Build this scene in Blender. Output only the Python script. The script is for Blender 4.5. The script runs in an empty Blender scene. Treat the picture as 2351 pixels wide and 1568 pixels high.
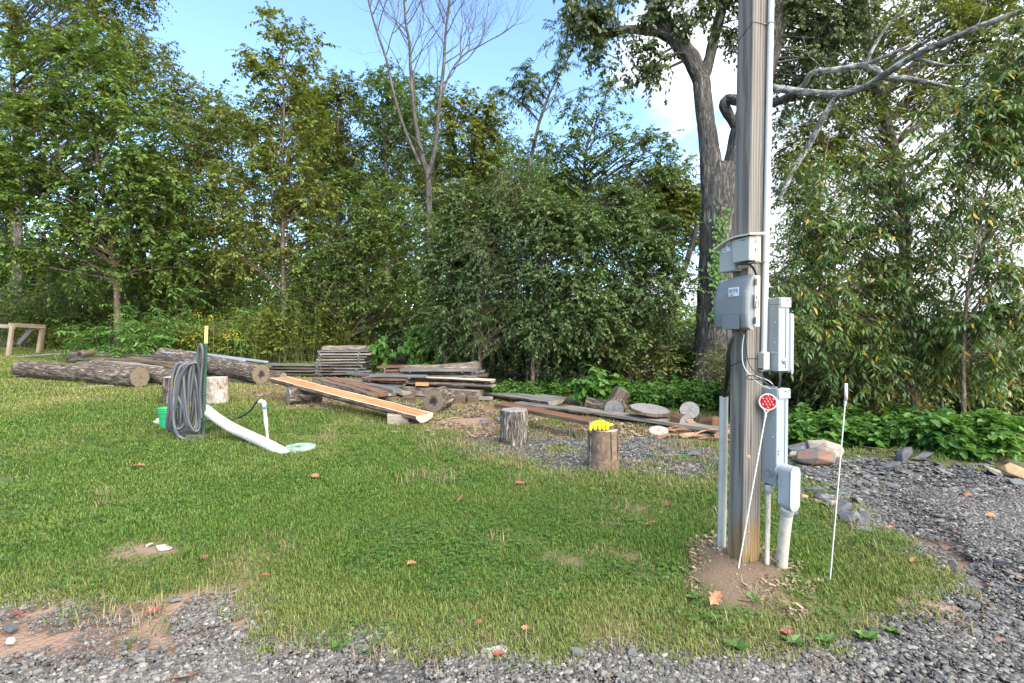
import bpy, bmesh, math, random
import numpy as np
from mathutils import Vector, Matrix

# ------------------------------------------------------------------ camera, world, sun, exposure
sc = bpy.context.scene
COL = sc.collection
CAM_H, PITCH, F = 1.55, math.radians(1.0), 1175.5          # F: focal length in units of a 2351 px wide picture
cam_d = bpy.data.cameras.new('camera')
cam_d.lens, cam_d.sensor_width = 18.0, 36.0
cam_d.clip_start, cam_d.clip_end = 0.05, 3000
cam = bpy.data.objects.new('camera', cam_d)
COL.objects.link(cam)
cam.location = (0, 0, CAM_H)
cam.rotation_euler = (math.radians(90) - PITCH, 0, 0)
sc.camera = cam

SUN_EL, SUN_AZ = math.radians(42), math.radians(140)      # azimuth clockwise from +Y: behind the camera, to the right
world = bpy.data.worlds.new('World')
sc.world = world
world.use_nodes = True
wn, wl = world.node_tree.nodes, world.node_tree.links
wn.clear()
w_out = wn.new('ShaderNodeOutputWorld')
w_sky = wn.new('ShaderNodeTexSky')
w_sky.sky_type = 'NISHITA'
w_sky.sun_disc = False
w_sky.sun_elevation = SUN_EL
w_sky.sun_rotation = SUN_AZ
w_sky.air_density, w_sky.dust_density, w_sky.ozone_density = 1.0, 0.2, 4.5
w_bg = wn.new('ShaderNodeBackground'); w_bg.inputs['Strength'].default_value = 0.090
w_cl = wn.new('ShaderNodeBackground'); w_cl.inputs['Strength'].default_value = 0.29
w_mix = wn.new('ShaderNodeMixShader')
w_tc = wn.new('ShaderNodeTexCoord')
w_map = wn.new('ShaderNodeMapping'); w_map.inputs['Scale'].default_value = (1.6, 1.6, 3.2)
w_map.inputs['Location'].default_value = (0.35, 0.1, 0.2)
w_n = wn.new('ShaderNodeTexNoise'); w_n.inputs['Scale'].default_value = 1.5; w_n.inputs['Detail'].default_value = 9; w_n.inputs['Roughness'].default_value = 0.55
w_sep = wn.new('ShaderNodeSeparateXYZ')
w_b = wn.new('ShaderNodeMath'); w_b.operation = 'MULTIPLY_ADD'; w_b.inputs[1].default_value = 1.0; 
w_r = wn.new('ShaderNodeMapRange'); w_r.interpolation_type = 'SMOOTHSTEP'
w_r.inputs['From Min'].default_value = 0.60; w_r.inputs['From Max'].default_value = 0.74
w_cr = wn.new('ShaderNodeValToRGB')
w_n2 = wn.new('ShaderNodeTexNoise'); w_n2.inputs['Scale'].default_value = 2.6; w_n2.inputs['Detail'].default_value = 6
w_cr.color_ramp.elements[0].position = 0.36; w_cr.color_ramp.elements[0].color = (0.62, 0.68, 0.78, 1)
w_cr.color_ramp.elements[1].position = 0.60; w_cr.color_ramp.elements[1].color = (1.15, 1.18, 1.24, 1)
wl.new(w_sky.outputs['Color'], w_bg.inputs['Color'])
wl.new(w_tc.outputs['Generated'], w_map.inputs['Vector'])
wl.new(w_map.outputs['Vector'], w_n.inputs['Vector'])
wl.new(w_map.outputs['Vector'], w_n2.inputs['Vector'])
wl.new(w_tc.outputs['Generated'], w_sep.inputs['Vector'])
w_mr2 = wn.new('ShaderNodeMapRange'); w_mr2.interpolation_type = 'SMOOTHSTEP'
w_mr2.inputs['From Min'].default_value = -0.05; w_mr2.inputs['From Max'].default_value = 0.45
w_mr2.inputs['To Min'].default_value = -0.12; w_mr2.inputs['To Max'].default_value = 0.29
wl.new(w_sep.outputs['X'], w_mr2.inputs['Value'])
wl.new(w_n.outputs['Fac'], w_b.inputs[0]); wl.new(w_mr2.outputs['Result'], w_b.inputs[2])
wl.new(w_b.outputs['Value'], w_r.inputs['Value'])
wl.new(w_n2.outputs['Fac'], w_cr.inputs['Fac']); wl.new(w_cr.outputs['Color'], w_cl.inputs['Color'])
wl.new(w_r.outputs['Result'], w_mix.inputs['Fac'])
wl.new(w_bg.outputs['Background'], w_mix.inputs[1]); wl.new(w_cl.outputs['Background'], w_mix.inputs[2])
wl.new(w_mix.outputs['Shader'], w_out.inputs['Surface'])

sun_d = bpy.data.lights.new('sun', 'SUN')
sun_d.energy, sun_d.angle, sun_d.color = 2.4, math.radians(80), (1.0, 0.95, 0.86)
sun = bpy.data.objects.new('sun', sun_d)
COL.objects.link(sun)
sdir = Vector((math.sin(SUN_AZ) * math.cos(SUN_EL), math.cos(SUN_AZ) * math.cos(SUN_EL), math.sin(SUN_EL)))
sun.rotation_euler = sdir.to_track_quat('Z', 'Y').to_euler()

sc.view_settings.view_transform = 'Standard'
sc.view_settings.look = 'None'
sc.view_settings.exposure = 2.5
sc.view_settings.gamma = 1.0
sc.render.engine = 'CYCLES'
sc.cycles.use_denoising = True
sc.cycles.denoiser = 'OPENIMAGEDENOISE'
sc.cycles.denoising_prefilter = 'ACCURATE'
sc.cycles.max_bounces = 8
sc.cycles.diffuse_bounces = 6
sc.cycles.transmission_bounces = 4
sc.cycles.transparent_max_bounces = 4

# ------------------------------------------------------------------ helpers: noise, terrain, picture-to-ground
RNG = np.random.default_rng(11)

def _h(i, j, k):
    n = (i.astype(np.int64) * 374761393 + j.astype(np.int64) * 668265263 + k.astype(np.int64) * 2147483647 // 3) & 0xffffffff
    n = ((n ^ (n >> 13)) * 1274126177) & 0xffffffff
    return ((n ^ (n >> 16)) & 0xffff) / 65535.0

def vn(x, y, z=0.0):
    """Value noise 0..1, arrays."""
    x, y = np.asarray(x, float), np.asarray(y, float)
    z = np.zeros_like(x) + z
    i, j, k = np.floor(x), np.floor(y), np.floor(z)
    u, v, w = x - i, y - j, z - k
    u, v, w = u*u*(3-2*u), v*v*(3-2*v), w*w*(3-2*w)
    r = 0
    for a in (0, 1):
        for b in (0, 1):
            for c in (0, 1):
                r = r + _h(i+a, j+b, k+c) * (u if a else 1-u) * (v if b else 1-v) * (w if c else 1-w)
    return r

def fbm(x, y, z=0.0, o=4):
    r, a, t = 0, 0.5, 0
    x, y, z = np.asarray(x, float), np.asarray(y, float), np.asarray(z, float)
    for q in range(o):
        r = r + a * vn(x, y, z); t += a
        x, y, z, a = x * 2.03 + 17.1, y * 2.03 + 5.3, z * 2.03 + 9.7, a * 0.5
    return r / t

def soft(t, k=1.0):
    return k * np.log1p(np.exp(np.clip(t / k, -30, 30)))

def hgt(x, y):
    """Height of the ground."""
    x, y = np.asarray(x, float), np.asarray(y, float)
    d = -0.55 * x + 0.83 * y
    z = 0.055 * soft(d - 8.2, 0.9)
    z = np.where(z > 1.0, 1.0 + (z - 1.0) * 0.25, z)
    z = z - 0.05 * soft(0.6 * x + 0.5 * y - 8.5, 1.0)
    z = z + 0.16 * np.exp(-((x - 5.0) / 1.6) ** 2 - ((y - 6.0 - 0.05 * (x - 5)) / 0.55) ** 2)
    z = z + 0.05 * np.exp(-((x - 1.6) / 0.45) ** 2 - ((y - 3.35) / 0.35) ** 2)
    rx = x - (2.77 + 0.38 * (y - 2.77))
    z = z + (0.045 * np.exp(-((rx + 0.42) / 0.25) ** 2) - 0.07 * np.exp(-(rx / 0.24) ** 2)) * np.exp(-((y - 3.4) / 2.2) ** 2)
    near = np.exp(-((x * x + y * y) / 900.0))
    z = z + near * (0.05 * (fbm(x * 0.45, y * 0.45) - 0.5) + 0.018 * (fbm(x * 2.1 + 9, y * 2.1) - 0.5))
    return z

def ray(u, v):
    cx, cy = (u - 1175.5) / F, (v - 784.0) / F
    c, s = math.cos(PITCH), math.sin(PITCH)
    return np.array([cx, c - cy * s, -s - cy * c])

def G(u, v, up=0.0):
    """Point of the ground seen at (u, v)."""
    r = ray(u, v)
    t = 6.0
    z = 0.0
    for q in range(60):
        t2 = (z + up - CAM_H) / r[2] if r[2] < -1e-4 else 60.0
        t2 = min(max(t2, 0.5), 60.0)
        t = t * 0.5 + t2 * 0.5
        z = float(hgt(t * r[0], t * r[1]))
    return np.array([t * r[0], t * r[1], z])

def D(u, v, d):
    """Point at depth d seen at (u, v)."""
    r = ray(u, v)
    return np.array([0, 0, CAM_H]) + r * (d / r[1])

def P(px, d):
    return px * d / F

def nrm(a):
    a = np.asarray(a, float)
    return a / np.maximum(np.linalg.norm(a, axis=-1, keepdims=True), 1e-9)

# ------------------------------------------------------------------ helpers: meshes and objects
class MB:
    """Collects shapes; build() links them as one mesh object."""
    def __init__(self):
        self.V, self.T, self.L, self.S, self.MI, self.n, self.nl = [], [], [], [], [], 0, 0
    def raw(self, V, loops, sizes, mi=0, tc=None):
        V = np.asarray(V, float).reshape(-1, 3)
        loops = np.asarray(loops, np.int64).ravel(); sizes = np.asarray(sizes, np.int64).ravel()
        self.V.append(V); self.T.append(V if tc is None else np.asarray(tc, float).reshape(-1, 3))
        self.L.append(loops + self.n)
        st = np.concatenate([[0], np.cumsum(sizes)[:-1]]) + self.nl if len(sizes) else sizes
        self.S.append(st)
        self.MI.append(np.zeros(len(sizes), np.int64) + mi)
        self.n += len(V); self.nl += len(loops)
        return self
    def faces(self, V, fs, mi=0, tc=None):
        return self.raw(V, [i for f in fs for i in f], [len(f) for f in fs], mi, tc)
    def box(self, c, s, R=None, mi=0, bev=0.0):
        """Box with centre c, full sizes s, rotation R (3x3, columns = axes); bev chamfers the vertical and horizontal edges."""
        c, s = np.asarray(c, float), np.asarray(s, float) / 2
        R = np.eye(3) if R is None else np.asarray(R, float)
        if bev <= 0:
            V = np.array([[x, y, z] for x in (-1, 1) for y in (-1, 1) for z in (-1, 1)], float) * s
            fs = [(0, 1, 3, 2), (4, 6, 7, 5), (0, 4, 5, 1), (2, 3, 7, 6), (0, 2, 6, 4), (1, 5, 7, 3)]
        else:
            V, ix = [], {}
            for sx in (-1, 1):
                for sy in (-1, 1):
                    for sz in (-1, 1):
                        for a in range(3):
                            p = np.array([sx, sy, sz]) * (s - bev)
                            p[a] = np.array([sx, sy, sz])[a] * s[a]
                            ix[(sx, sy, sz, a)] = len(V); V.append(p)
            fs = []
            for a in range(3):
                b, d = (a + 1) % 3, (a + 2) % 3
                for sg in (-1, 1):
                    q = []
                    for (p1, p2) in ((-1, -1), (1, -1), (1, 1), (-1, 1)):
                        k = [0, 0, 0]; k[a], k[b], k[d] = sg, p1, p2
                        q.append(ix[(*k, a)])
                    fs.append(q if sg > 0 else q[::-1])
            for a in range(3):
                b, d = (a + 1) % 3, (a + 2) % 3
                for p1 in (-1, 1):
                    for p2 in (-1, 1):
                        k0, k1 = [0]*3, [0]*3
                        k0[a], k0[b], k0[d] = -1, p1, p2
                        k1[a], k1[b], k1[d] = 1, p1, p2
                        q = [ix[(*k0, b)], ix[(*k1, b)], ix[(*k1, d)], ix[(*k0, d)]]
                        fs.append(q if p1 * p2 < 0 else q[::-1])
            for sx in (-1, 1):
                for sy in (-1, 1):
                    for sz in (-1, 1):
                        q = [ix[(sx, sy, sz, a)] for a in range(3)]
                        fs.append(q if sx * sy * sz > 0 else q[::-1])
            V = np.array(V)
        return self.faces(V @ R.T + c, fs, mi)
    def tube(self, path, rad, n=8, caps=True, mi=0, disp=None, capmi=None):
        """Tube along path with radius rad (number or one per point); disp(theta, s, r) multiplies the radius."""
        p = np.asarray(path, float); m = len(p)
        rad = np.zeros(m) + rad
        t = nrm(np.gradient(p, axis=0))
        ref = np.array([0, 0, 1.0]) if abs(t[0][2]) < 0.9 else np.array([1.0, 0, 0])
        a = nrm(np.cross(t[0], ref)); A = [a]
        for i in range(1, m):
            a = A[-1] - t[i] * np.dot(A[-1], t[i]); A.append(nrm(a))
        A = np.array(A); B = np.cross(t, A)
        s = np.concatenate([[0], np.cumsum(np.linalg.norm(np.diff(p, axis=0), axis=1))])
        th = np.arange(n) / n * 2 * math.pi
        R = rad[:, None] * np.ones((1, n))
        if disp is not None:
            R = R * disp(th[None, :] + 0 * R, s[:, None] + 0 * R, R)
        C, S_ = np.cos(th)[None, :, None], np.sin(th)[None, :, None]
        V = p[:, None, :] + R[:, :, None] * (A[:, None, :] * C + B[:, None, :] * S_)
        tc = np.stack([np.cos(th)[None, :] * rad[:, None], np.sin(th)[None, :] * rad[:, None], s[:, None] + 0 * R], -1)
        i, j = np.meshgrid(np.arange(m - 1), np.arange(n), indexing='ij')
        j2 = (j + 1) % n
        q = np.stack([i*n+j, i*n+j2, (i+1)*n+j2, (i+1)*n+j], -1).reshape(-1)
        self.raw(V, q, [4] * ((m-1)*n), mi, tc)
        if caps:
            self.raw(V[0], np.arange(n)[::-1], [n], mi if capmi is None else capmi, tc[0])
            self.raw(V[-1], np.arange(n), [n], mi if capmi is None else capmi, tc[-1])
        return self
    def lathe(self, base, prof, n=24, R=None, mi=0, cap0=False, cap1=False):
        """Turned shape: prof = [(r, z)] about axis z of R at base."""
        R = np.eye(3) if R is None else np.asarray(R, float)
        th = np.arange(n) / n * 2 * math.pi
        V = np.array([[r * math.cos(t), r * math.sin(t), z] for r, z in prof for t in th])
        fs = [(i*n+j, i*n+(j+1) % n, (i+1)*n+(j+1) % n, (i+1)*n+j) for i in range(len(prof)-1) for j in range(n)]
        if cap0: fs.append(tuple(range(n))[::-1])
        if cap1: fs.append(tuple(range((len(prof)-1)*n, len(prof)*n)))
        return self.faces(V @ R.T + np.asarray(base, float), fs, mi)
    def leaves(self, Pp, X, N, S, tm, mi=0):
        """Leaves: positions, tip directions, normals, sizes and a template (verts, faces)."""
        tv, tf = tm
        X = nrm(X); Y = nrm(np.cross(N, X)); Z = np.cross(X, Y)
        S = np.zeros(len(Pp)) + S
        V = Pp[:, None, :] + S[:, None, None] * (tv[None, :, 0, None] * X[:, None, :] + tv[None, :, 1, None] * Y[:, None, :] + tv[None, :, 2, None] * Z[:, None, :])
        k = len(tv)
        fl = np.array([i for f in tf for i in f]); fz = np.array([len(f) for f in tf])
        L = (np.arange(len(Pp))[:, None] * k + fl[None, :]).ravel()
        self.raw(V.reshape(-1, 3), L, np.tile(fz, len(Pp)), mi)
        return self
    def twigs(self, A, B, Cc, r):
        """Many thin three-sided twigs at once: start, middle, end points and base radii."""
        n = len(A); r = np.zeros(n) + r
        d = nrm(Cc - A); u = nrm(np.cross(d, np.array([0.3, 0.2, 1.0]))); w = np.cross(d, u)
        ring = []
        for pt, k in ((A, 1.0), (B, 0.7), (Cc, 0.3)):
            for q in range(3):
                t = q * 2.0944
                ring.append(pt + (u * math.cos(t) + w * math.sin(t)) * (r * k)[:, None])
        V = np.stack(ring, 1)
        f = []
        for a in (0, 1):
            for q in range(3):
                f += [a*3+q, a*3+(q+1) % 3, (a+1)*3+(q+1) % 3, (a+1)*3+q]
        L = (np.arange(n)[:, None] * 9 + np.array(f)[None, :]).ravel()
        self.raw(V.reshape(-1, 3), L, [4] * (6 * n))
        return self
    def mesh(self, name, mats, smooth=False, shift=None):
        V = np.concatenate(self.V)
        if shift is not None: V = V - np.asarray(shift, float)
        L = np.concatenate(self.L); S = np.concatenate(self.S); MI = np.concatenate(self.MI)
        me = bpy.data.meshes.new(name)
        me.vertices.add(len(V)); me.vertices.foreach_set('co', V.ravel().astype(np.float32))
        me.loops.add(len(L)); me.loops.foreach_set('vertex_index', L.astype(np.int32))
        me.polygons.add(len(S)); me.polygons.foreach_set('loop_start', S.astype(np.int32))
        for m in (mats if isinstance(mats, (list, tuple)) else [mats]): me.materials.append(m)
        me.polygons.foreach_set('material_index', MI.astype(np.int32))
        me.polygons.foreach_set('use_smooth', np.full(len(S), bool(smooth)))
        at = me.attributes.new('tc', 'FLOAT_VECTOR', 'POINT')
        at.data.foreach_set('vector', np.concatenate(self.T).ravel().astype(np.float32))
        me.update(calc_edges=True)
        return me
    def build(self, name, mats, parent=None, smooth=False, local=False, origin=None):
        """local: coordinates are already in the parent's frame; else world coordinates."""
        if parent is not None and not local:
            o = bpy.data.objects.new(name, self.mesh(name, mats, smooth, parent.location))
        elif origin is not None:
            o = bpy.data.objects.new(name, self.mesh(name, mats, smooth, origin)); o.location = origin
        else:
            o = bpy.data.objects.new(name, self.mesh(name, mats, smooth))
        COL.objects.link(o)
        if parent is not None: o.parent = parent
        return o

def tag(o, label=None, cat=None, group=None, kind=None):
    if label: o['label'] = label
    if cat: o['category'] = cat
    if group: o['group'] = group
    if kind: o['kind'] = kind
    return o

def root(name, loc, label, cat, group=None, R=None):
    o = bpy.data.objects.new(name, None)
    o.empty_display_size = 0.1
    COL.objects.link(o)
    if R is not None:
        o.rotation_euler = Matrix(np.asarray(R).tolist()).to_euler()
    o.location = [float(q) for q in loc]
    return tag(o, label, cat, group)

def frame(A, B, up=(0, 0, 1)):
    """Rotation whose x axis runs from A to B."""
    x = nrm(np.asarray(B) - np.asarray(A)); y = nrm(np.cross(up, x)); z = np.cross(x, y)
    return np.stack([x, y, z], 1)

def copy_tree(o, parent=None):
    c = o.copy(); COL.objects.link(c); c.parent = parent
    for ch in list(o.children): copy_tree(ch, c)
    return c

# ------------------------------------------------------------------ helpers: materials
class NT:
    def __init__(self, name):
        self.m = bpy.data.materials.new(name); self.m.use_nodes = True
        self.n, self.l = self.m.node_tree.nodes, self.m.node_tree.links
        self.n.clear()
        self.out = self.n.new('ShaderNodeOutputMaterial')
        self.b = self.n.new('ShaderNodeBsdfPrincipled')
        self.l.new(self.b.outputs[0], self.out.inputs['Surface'])
    def node(self, t, **kw):
        nd = self.n.new(t)
        for k, v in kw.items():
            if k in nd.inputs: nd.inputs[k].default_value = v
            else: setattr(nd, k, v)
        return nd
    def link(self, a, b): self.l.new(a, b)
    def coords(self, src='Object', scale=(1, 1, 1), rnd=True):
        if src == 'tc':
            t = self.node('ShaderNodeAttribute', attribute_name='tc'); o = t.outputs['Vector']
        else:
            t = self.node('ShaderNodeTexCoord'); o = t.outputs[src]
        if rnd:
            oi = self.node('ShaderNodeObjectInfo')
            ad = self.node('ShaderNodeVectorMath', operation='MULTIPLY_ADD')
            cm = self.node('ShaderNodeCombineXYZ')
            for k in 'XYZ': self.link(oi.outputs['Random'], cm.inputs[k])
            self.link(cm.outputs[0], ad.inputs[0]); ad.inputs[1].default_value = (37, 53, 29)
            self.link(o, ad.inputs[2]); o = ad.outputs[0]
        mp = self.node('ShaderNodeMapping'); mp.inputs['Scale'].default_value = scale
        self.link(o, mp.inputs['Vector'])
        return mp.outputs['Vector']
    def noise(self, vec, scale, detail=5, rough=0.6, dist=0.0):
        t = self.node('ShaderNodeTexNoise')
        t.inputs['Scale'].default_value = scale; t.inputs['Detail'].default_value = detail
        t.inputs['Roughness'].default_value = rough; t.inputs['Distortion'].default_value = dist
        self.link(vec, t.inputs['Vector'])
        return t.outputs['Fac']
    def ramp(self, fac, stops, interp='LINEAR'):
        r = self.node('ShaderNodeValToRGB'); e = r.color_ramp; e.interpolation = interp
        while len(e.elements) < len(stops): e.elements.new(0.5)
        for el, (p, c) in zip(e.elements, stops):
            el.position = p; el.color = (*c, 1) if len(c) == 3 else c
        self.link(fac, r.inputs['Fac'])
        return r.outputs['Color']
    def mix(self, fac, a, b, mode='MIX'):
        x = self.node('ShaderNodeMix', data_type='RGBA', blend_type=mode)
        for s, v in ((x.inputs[0], fac), (x.inputs[6], a), (x.inputs[7], b)):
            if isinstance(v, (int, float)): s.default_value = v
            elif isinstance(v, tuple): s.default_value = (*v, 1)
            else: self.link(v, s)
        return x.outputs[2]
    def math(self, op, a, b=0.0):
        x = self.node('ShaderNodeMath', operation=op)
        for s, v in ((x.inputs[0], a), (x.inputs[1], b)):
            if isinstance(v, (int, float)): s.default_value = v
            else: self.link(v, s)
        return x.outputs[0]
    def bump(self, h, strength=0.5, dist=0.01):
        x = self.node('ShaderNodeBump'); x.inputs['Strength'].default_value = strength; x.inputs['Distance'].default_value = dist
        self.link(h, x.inputs['Height']); self.link(x.outputs[0], self.b.inputs['Normal'])
    def color(self, c):
        if isinstance(c, tuple): self.b.inputs['Base Color'].default_value = (*c, 1)
        else: self.link(c, self.b.inputs['Base Color'])
    def rough(self, r, spec=0.3, metal=0.0):
        self.b.inputs['Roughness'].default_value = r; self.b.inputs['Specular IOR Level'].default_value = spec
        self.b.inputs['Metallic'].default_value = metal

def m_noise(name, stops, scale=5, stretch=(1, 1, 1), src='Object', rough=0.7, spec=0.3, bump=0.3, bd=0.01, detail=6, metal=0.0, fine=None, dist=0.0, rnd=True):
    t = NT(name)
    v = t.coords(src, stretch, rnd)
    f = t.noise(v, scale, detail, 0.65, dist)
    c = t.ramp(f, stops)
    if fine:
        f2 = t.noise(v, scale * fine, 4, 0.7)
        c = t.mix(0.45, c, t.ramp(f2, [(0.3, (0.25,)*3), (0.7, (0.75,)*3)]), 'OVERLAY')
        f = t.math('MULTIPLY_ADD', f2, 0.6) if False else t.math('ADD', f, t.math('MULTIPLY', f2, 0.5))
    t.color(c); t.rough(rough, spec, metal)
    if bump: t.bump(f, bump, bd)
    return t.m

def m_leaf(name, cols, trans=0.42, rough=0.5, spec=0.35, big=0.5, attr=None):
    """Leaf: colour picked per leaf, part of the light passes through."""
    t = NT(name)
    g = t.node('ShaderNodeNewGeometry')
    n = len(cols)
    c = t.ramp(g.outputs['Random Per Island'], [(i / n, c_) for i, c_ in enumerate(cols)], 'CONSTANT')
    tex = t.coords('Object', (1, 1, 1), False)
    f = t.noise(tex, big, 2, 0.5)
    c = t.mix(0.5, c, t.ramp(f, [(0.34, (0.34, 0.40, 0.36)), (0.66, (0.68, 0.64, 0.50))]), 'OVERLAY')
    if attr:
        a = t.node('ShaderNodeAttribute', attribute_name=attr, attribute_type='INSTANCER')
        c = t.mix(a.outputs['Fac'], c, t.mix(0.75, c, (0.30, 0.26, 0.10)))
    t.color(c); t.rough(rough, spec)
    tr = t.node('ShaderNodeBsdfTranslucent'); t.link(t.mix(1.0, c, (1.0, 1.0, 0.45), 'MULTIPLY'), tr.inputs['Color'])
    ms = t.node('ShaderNodeMixShader'); ms.inputs[0].default_value = trans
    t.link(t.b.outputs[0], ms.inputs[1]); t.link(tr.outputs[0], ms.inputs[2])
    t.link(ms.outputs[0], t.out.inputs['Surface'])
    return t.m

def m_bark(name, dark, mid, light, s=9.0, zs=0.22, bump=0.9, bd=0.02, moss=None):
    t = NT(name)
    v = t.coords('tc', (1, 1, zs))
    f = t.noise(v, s, 6, 0.65, 0.6)
    r = t.math('ABSOLUTE', t.math('SUBTRACT', f, 0.5))
    c = t.ramp(r, [(0.0, dark), (0.045, mid), (0.16, light)])
    f2 = t.noise(t.coords('tc', (1, 1, 0.6)), 3.0, 5, 0.6)
    c = t.mix(0.5, c, t.ramp(f2, [(0.3, (0.3,)*3), (0.7, (0.7,)*3)]), 'OVERLAY')
    if moss:
        f3 = t.noise(t.coords('tc', (1, 1, 0.7)), 5.0, 6, 0.7)
        c = t.mix(t.ramp(f3, [(0.50, (0, 0, 0)), (0.58, (1, 1, 1))]), c, moss)
    t.color(c); t.rough(0.9, 0.15)
    t.bump(t.ramp(r, [(0.0, (0, 0, 0)), (0.16, (1, 1, 1))]), bump, bd)
    return t.m

def m_plain(name, col, rough=0.45, spec=0.5, metal=0.0, var=0.12, scale=8.0, dirt=None):
    t = NT(name)
    v = t.coords('Object')
    f = t.noise(v, scale, 5, 0.65)
    lo = tuple(q * (1 - var) for q in col); hi = tuple(min(1, q * (1 + var)) for q in col)
    c = t.ramp(f, [(0.35, lo), (0.65, hi)])
    if dirt:
        f2 = t.noise(t.coords('Object', (1, 1, 0.35)), 22, 6, 0.75)
        c = t.mix(t.math('MULTIPLY', t.ramp(f2, [(0.52, (0, 0, 0)), (0.68, (1, 1, 1))]), 0.8), c, dirt)
    t.color(c); t.rough(rough, spec, metal)
    t.bump(f, 0.06, 0.004)
    return t.m

# ------------------------------------------------------------------ where lawn, gravel, soil and slate lie
def poly_sd(X, Y, poly):
    """Signed distance to a polygon, negative inside."""
    shp = np.shape(X)
    p = np.stack([np.ravel(X), np.ravel(Y)], 1); poly = np.asarray(poly)[:, :2]
    dmin = np.full(len(p), 1e9); ins = np.zeros(len(p), bool)
    for i in range(len(poly)):
        a, b = poly[i], poly[(i + 1) % len(poly)]
        ab = b - a
        t = np.clip(((p - a) @ ab) / max(ab @ ab, 1e-12), 0, 1)
        dmin = np.minimum(dmin, np.linalg.norm(p - (a + t[:, None] * ab), axis=1))
        c = ((a[1] > p[:, 1]) != (b[1] > p[:, 1]))
        xi = a[0] + (p[:, 1] - a[1]) / (ab[1] if abs(ab[1]) > 1e-12 else 1e-12) * ab[0]
        ins ^= c & (p[:, 0] < xi)
    return np.where(ins, -dmin, dmin).reshape(shp)

def gp(pts): return np.array([G(u, v) for u, v in pts])

EDGE = gp([(-900, 1388), (0, 1392), (160, 1408), (350, 1402), (500, 1385), (560, 1440), (600, 1472), (760, 1470), (850, 1462), (930, 1478),
           (1100, 1488), (1300, 1502), (1500, 1508), (1700, 1498), (1900, 1492), (2080, 1448), (2190, 1400)])
ROAD = np.vstack([EDGE[:, :2], gp([(2150, 1318), (2060, 1238), (1985, 1188), (1915, 1135), (1848, 1105), (1812, 1092), (1808, 1058), (1850, 1042), (1900, 1046), (1960, 1056), (2090, 1060), (2200, 1064), (2351, 1102), (2700, 1175), (3600, 1400)])[:, :2],
                  np.array([[16, 3.0], [16, -12], [-30, -12], [-30, EDGE[0][1]]])])
FIRE = gp([(1030, 990), (1150, 1005), (1240, 985), (1400, 990), (1560, 1000), (1640, 1008), (1660, 1095), (1560, 1100), (1420, 1082), (1290, 1085), (1200, 1062), (1080, 1035)])
YARD = gp([(560, 905), (700, 935), (900, 950), (1000, 985), (1150, 1010), (1400, 1000), (1640, 1000), (1650, 985), (1500, 945), (1300, 920), (1150, 880), (840, 850), (640, 850)])
WOOD = np.vstack([gp([(1700, 940), (1600, 930), (1440, 905), (1300, 885), (1140, 865), (950, 845), (830, 838), (640, 828), (430, 812), (200, 806), (100, 800), (-400, 800)])[:, :2],
                  np.array([[-70, 40], [-70, 260], [90, 260], [90, 3.5], [9.5, 4.2]]), gp([(2351, 1085), (2200, 1056), (2000, 1040), (1830, 1000)])[:, :2]])
MULCH = gp([(1640, 1255), (1690, 1245), (1760, 1290), (1800, 1330), (1760, 1385), (1690, 1380), (1630, 1330)])
WHITE = gp([(265, 1252), (320, 1245), (400, 1262), (385, 1280), (300, 1276)])
RED = gp([(1000, 968), (1100, 962), (1150, 985), (1090, 1000), (1010, 985)])
RED2 = gp([(2120, 1235), (2190, 1255), (2270, 1345), (2215, 1350), (2140, 1290)])
RED3 = gp([(-500, 1400), (200, 1398), (500, 1380), (560, 1445), (470, 1465), (200, 1480), (0, 1500), (-500, 1490)])
RED5 = gp([(250, 1440), (470, 1430), (560, 1470), (600, 1500), (420, 1500), (260, 1490)])
RED4 = gp([(2110, 1385), (2160, 1388), (2190, 1425), (2150, 1430)])

def ss(a, b, x):
    t = np.clip((x - a) / (b - a), 0, 1)
    return t * t * (3 - 2 * t)

def masks(X, Y):
    n1 = fbm(X * 1.7, Y * 1.7); n2 = fbm(X * 5.5 + 40, Y * 5.5)
    w = (n1 - 0.5) * 0.45 + (n2 - 0.5) * 0.22
    gravel = 1 - ss(-0.06, 0.06, poly_sd(X, Y, ROAD) + w * 0.6)
    fire = (1 - ss(-0.25, 0.20, poly_sd(X, Y, FIRE) + w * 1.2)) * ss(0.30, 0.47, n2 * 0.6 + n1 * 0.4 + 0.06)
    yard = (1 - ss(-0.3, 0.3, poly_sd(X, Y, YARD) + w)) * ss(0.34, 0.54, n1 * 0.5 + n2 * 0.5 + 0.06)
    wood = 1 - ss(-0.35, 0.5, poly_sd(X, Y, WOOD) + w)
    mul = 1 - ss(-0.10, 0.12, poly_sd(X, Y, MULCH) - 0.07 + w * 0.5)
    red = np.zeros_like(X)
    for pl, k in ((RED, 1.0), (RED2, 0.95), (RED3, 0.97), (RED4, 0.9), (RED5, 0.55), (WHITE, 0.8)):
        red = np.maximum(red, k * (1 - ss(-0.10, 0.12, poly_sd(X, Y, pl) - 0.10 + w * 0.30)))
    bare = np.clip(ss(0.64, 0.74, fbm(X * 1.1 + 3, Y * 1.1 + 8)) * 0.6, 0, 1)
    bare = np.maximum(bare, 0.9 * np.exp(-((poly_sd(X, Y, ROAD) - 0.10) / 0.28) ** 2) * ss(0.50, 0.60, fbm(X * 2.3 + 71, Y * 2.3 + 9)) * (Y < 4.2))
    return gravel, fire, yard, wood, mul, red, bare

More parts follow.
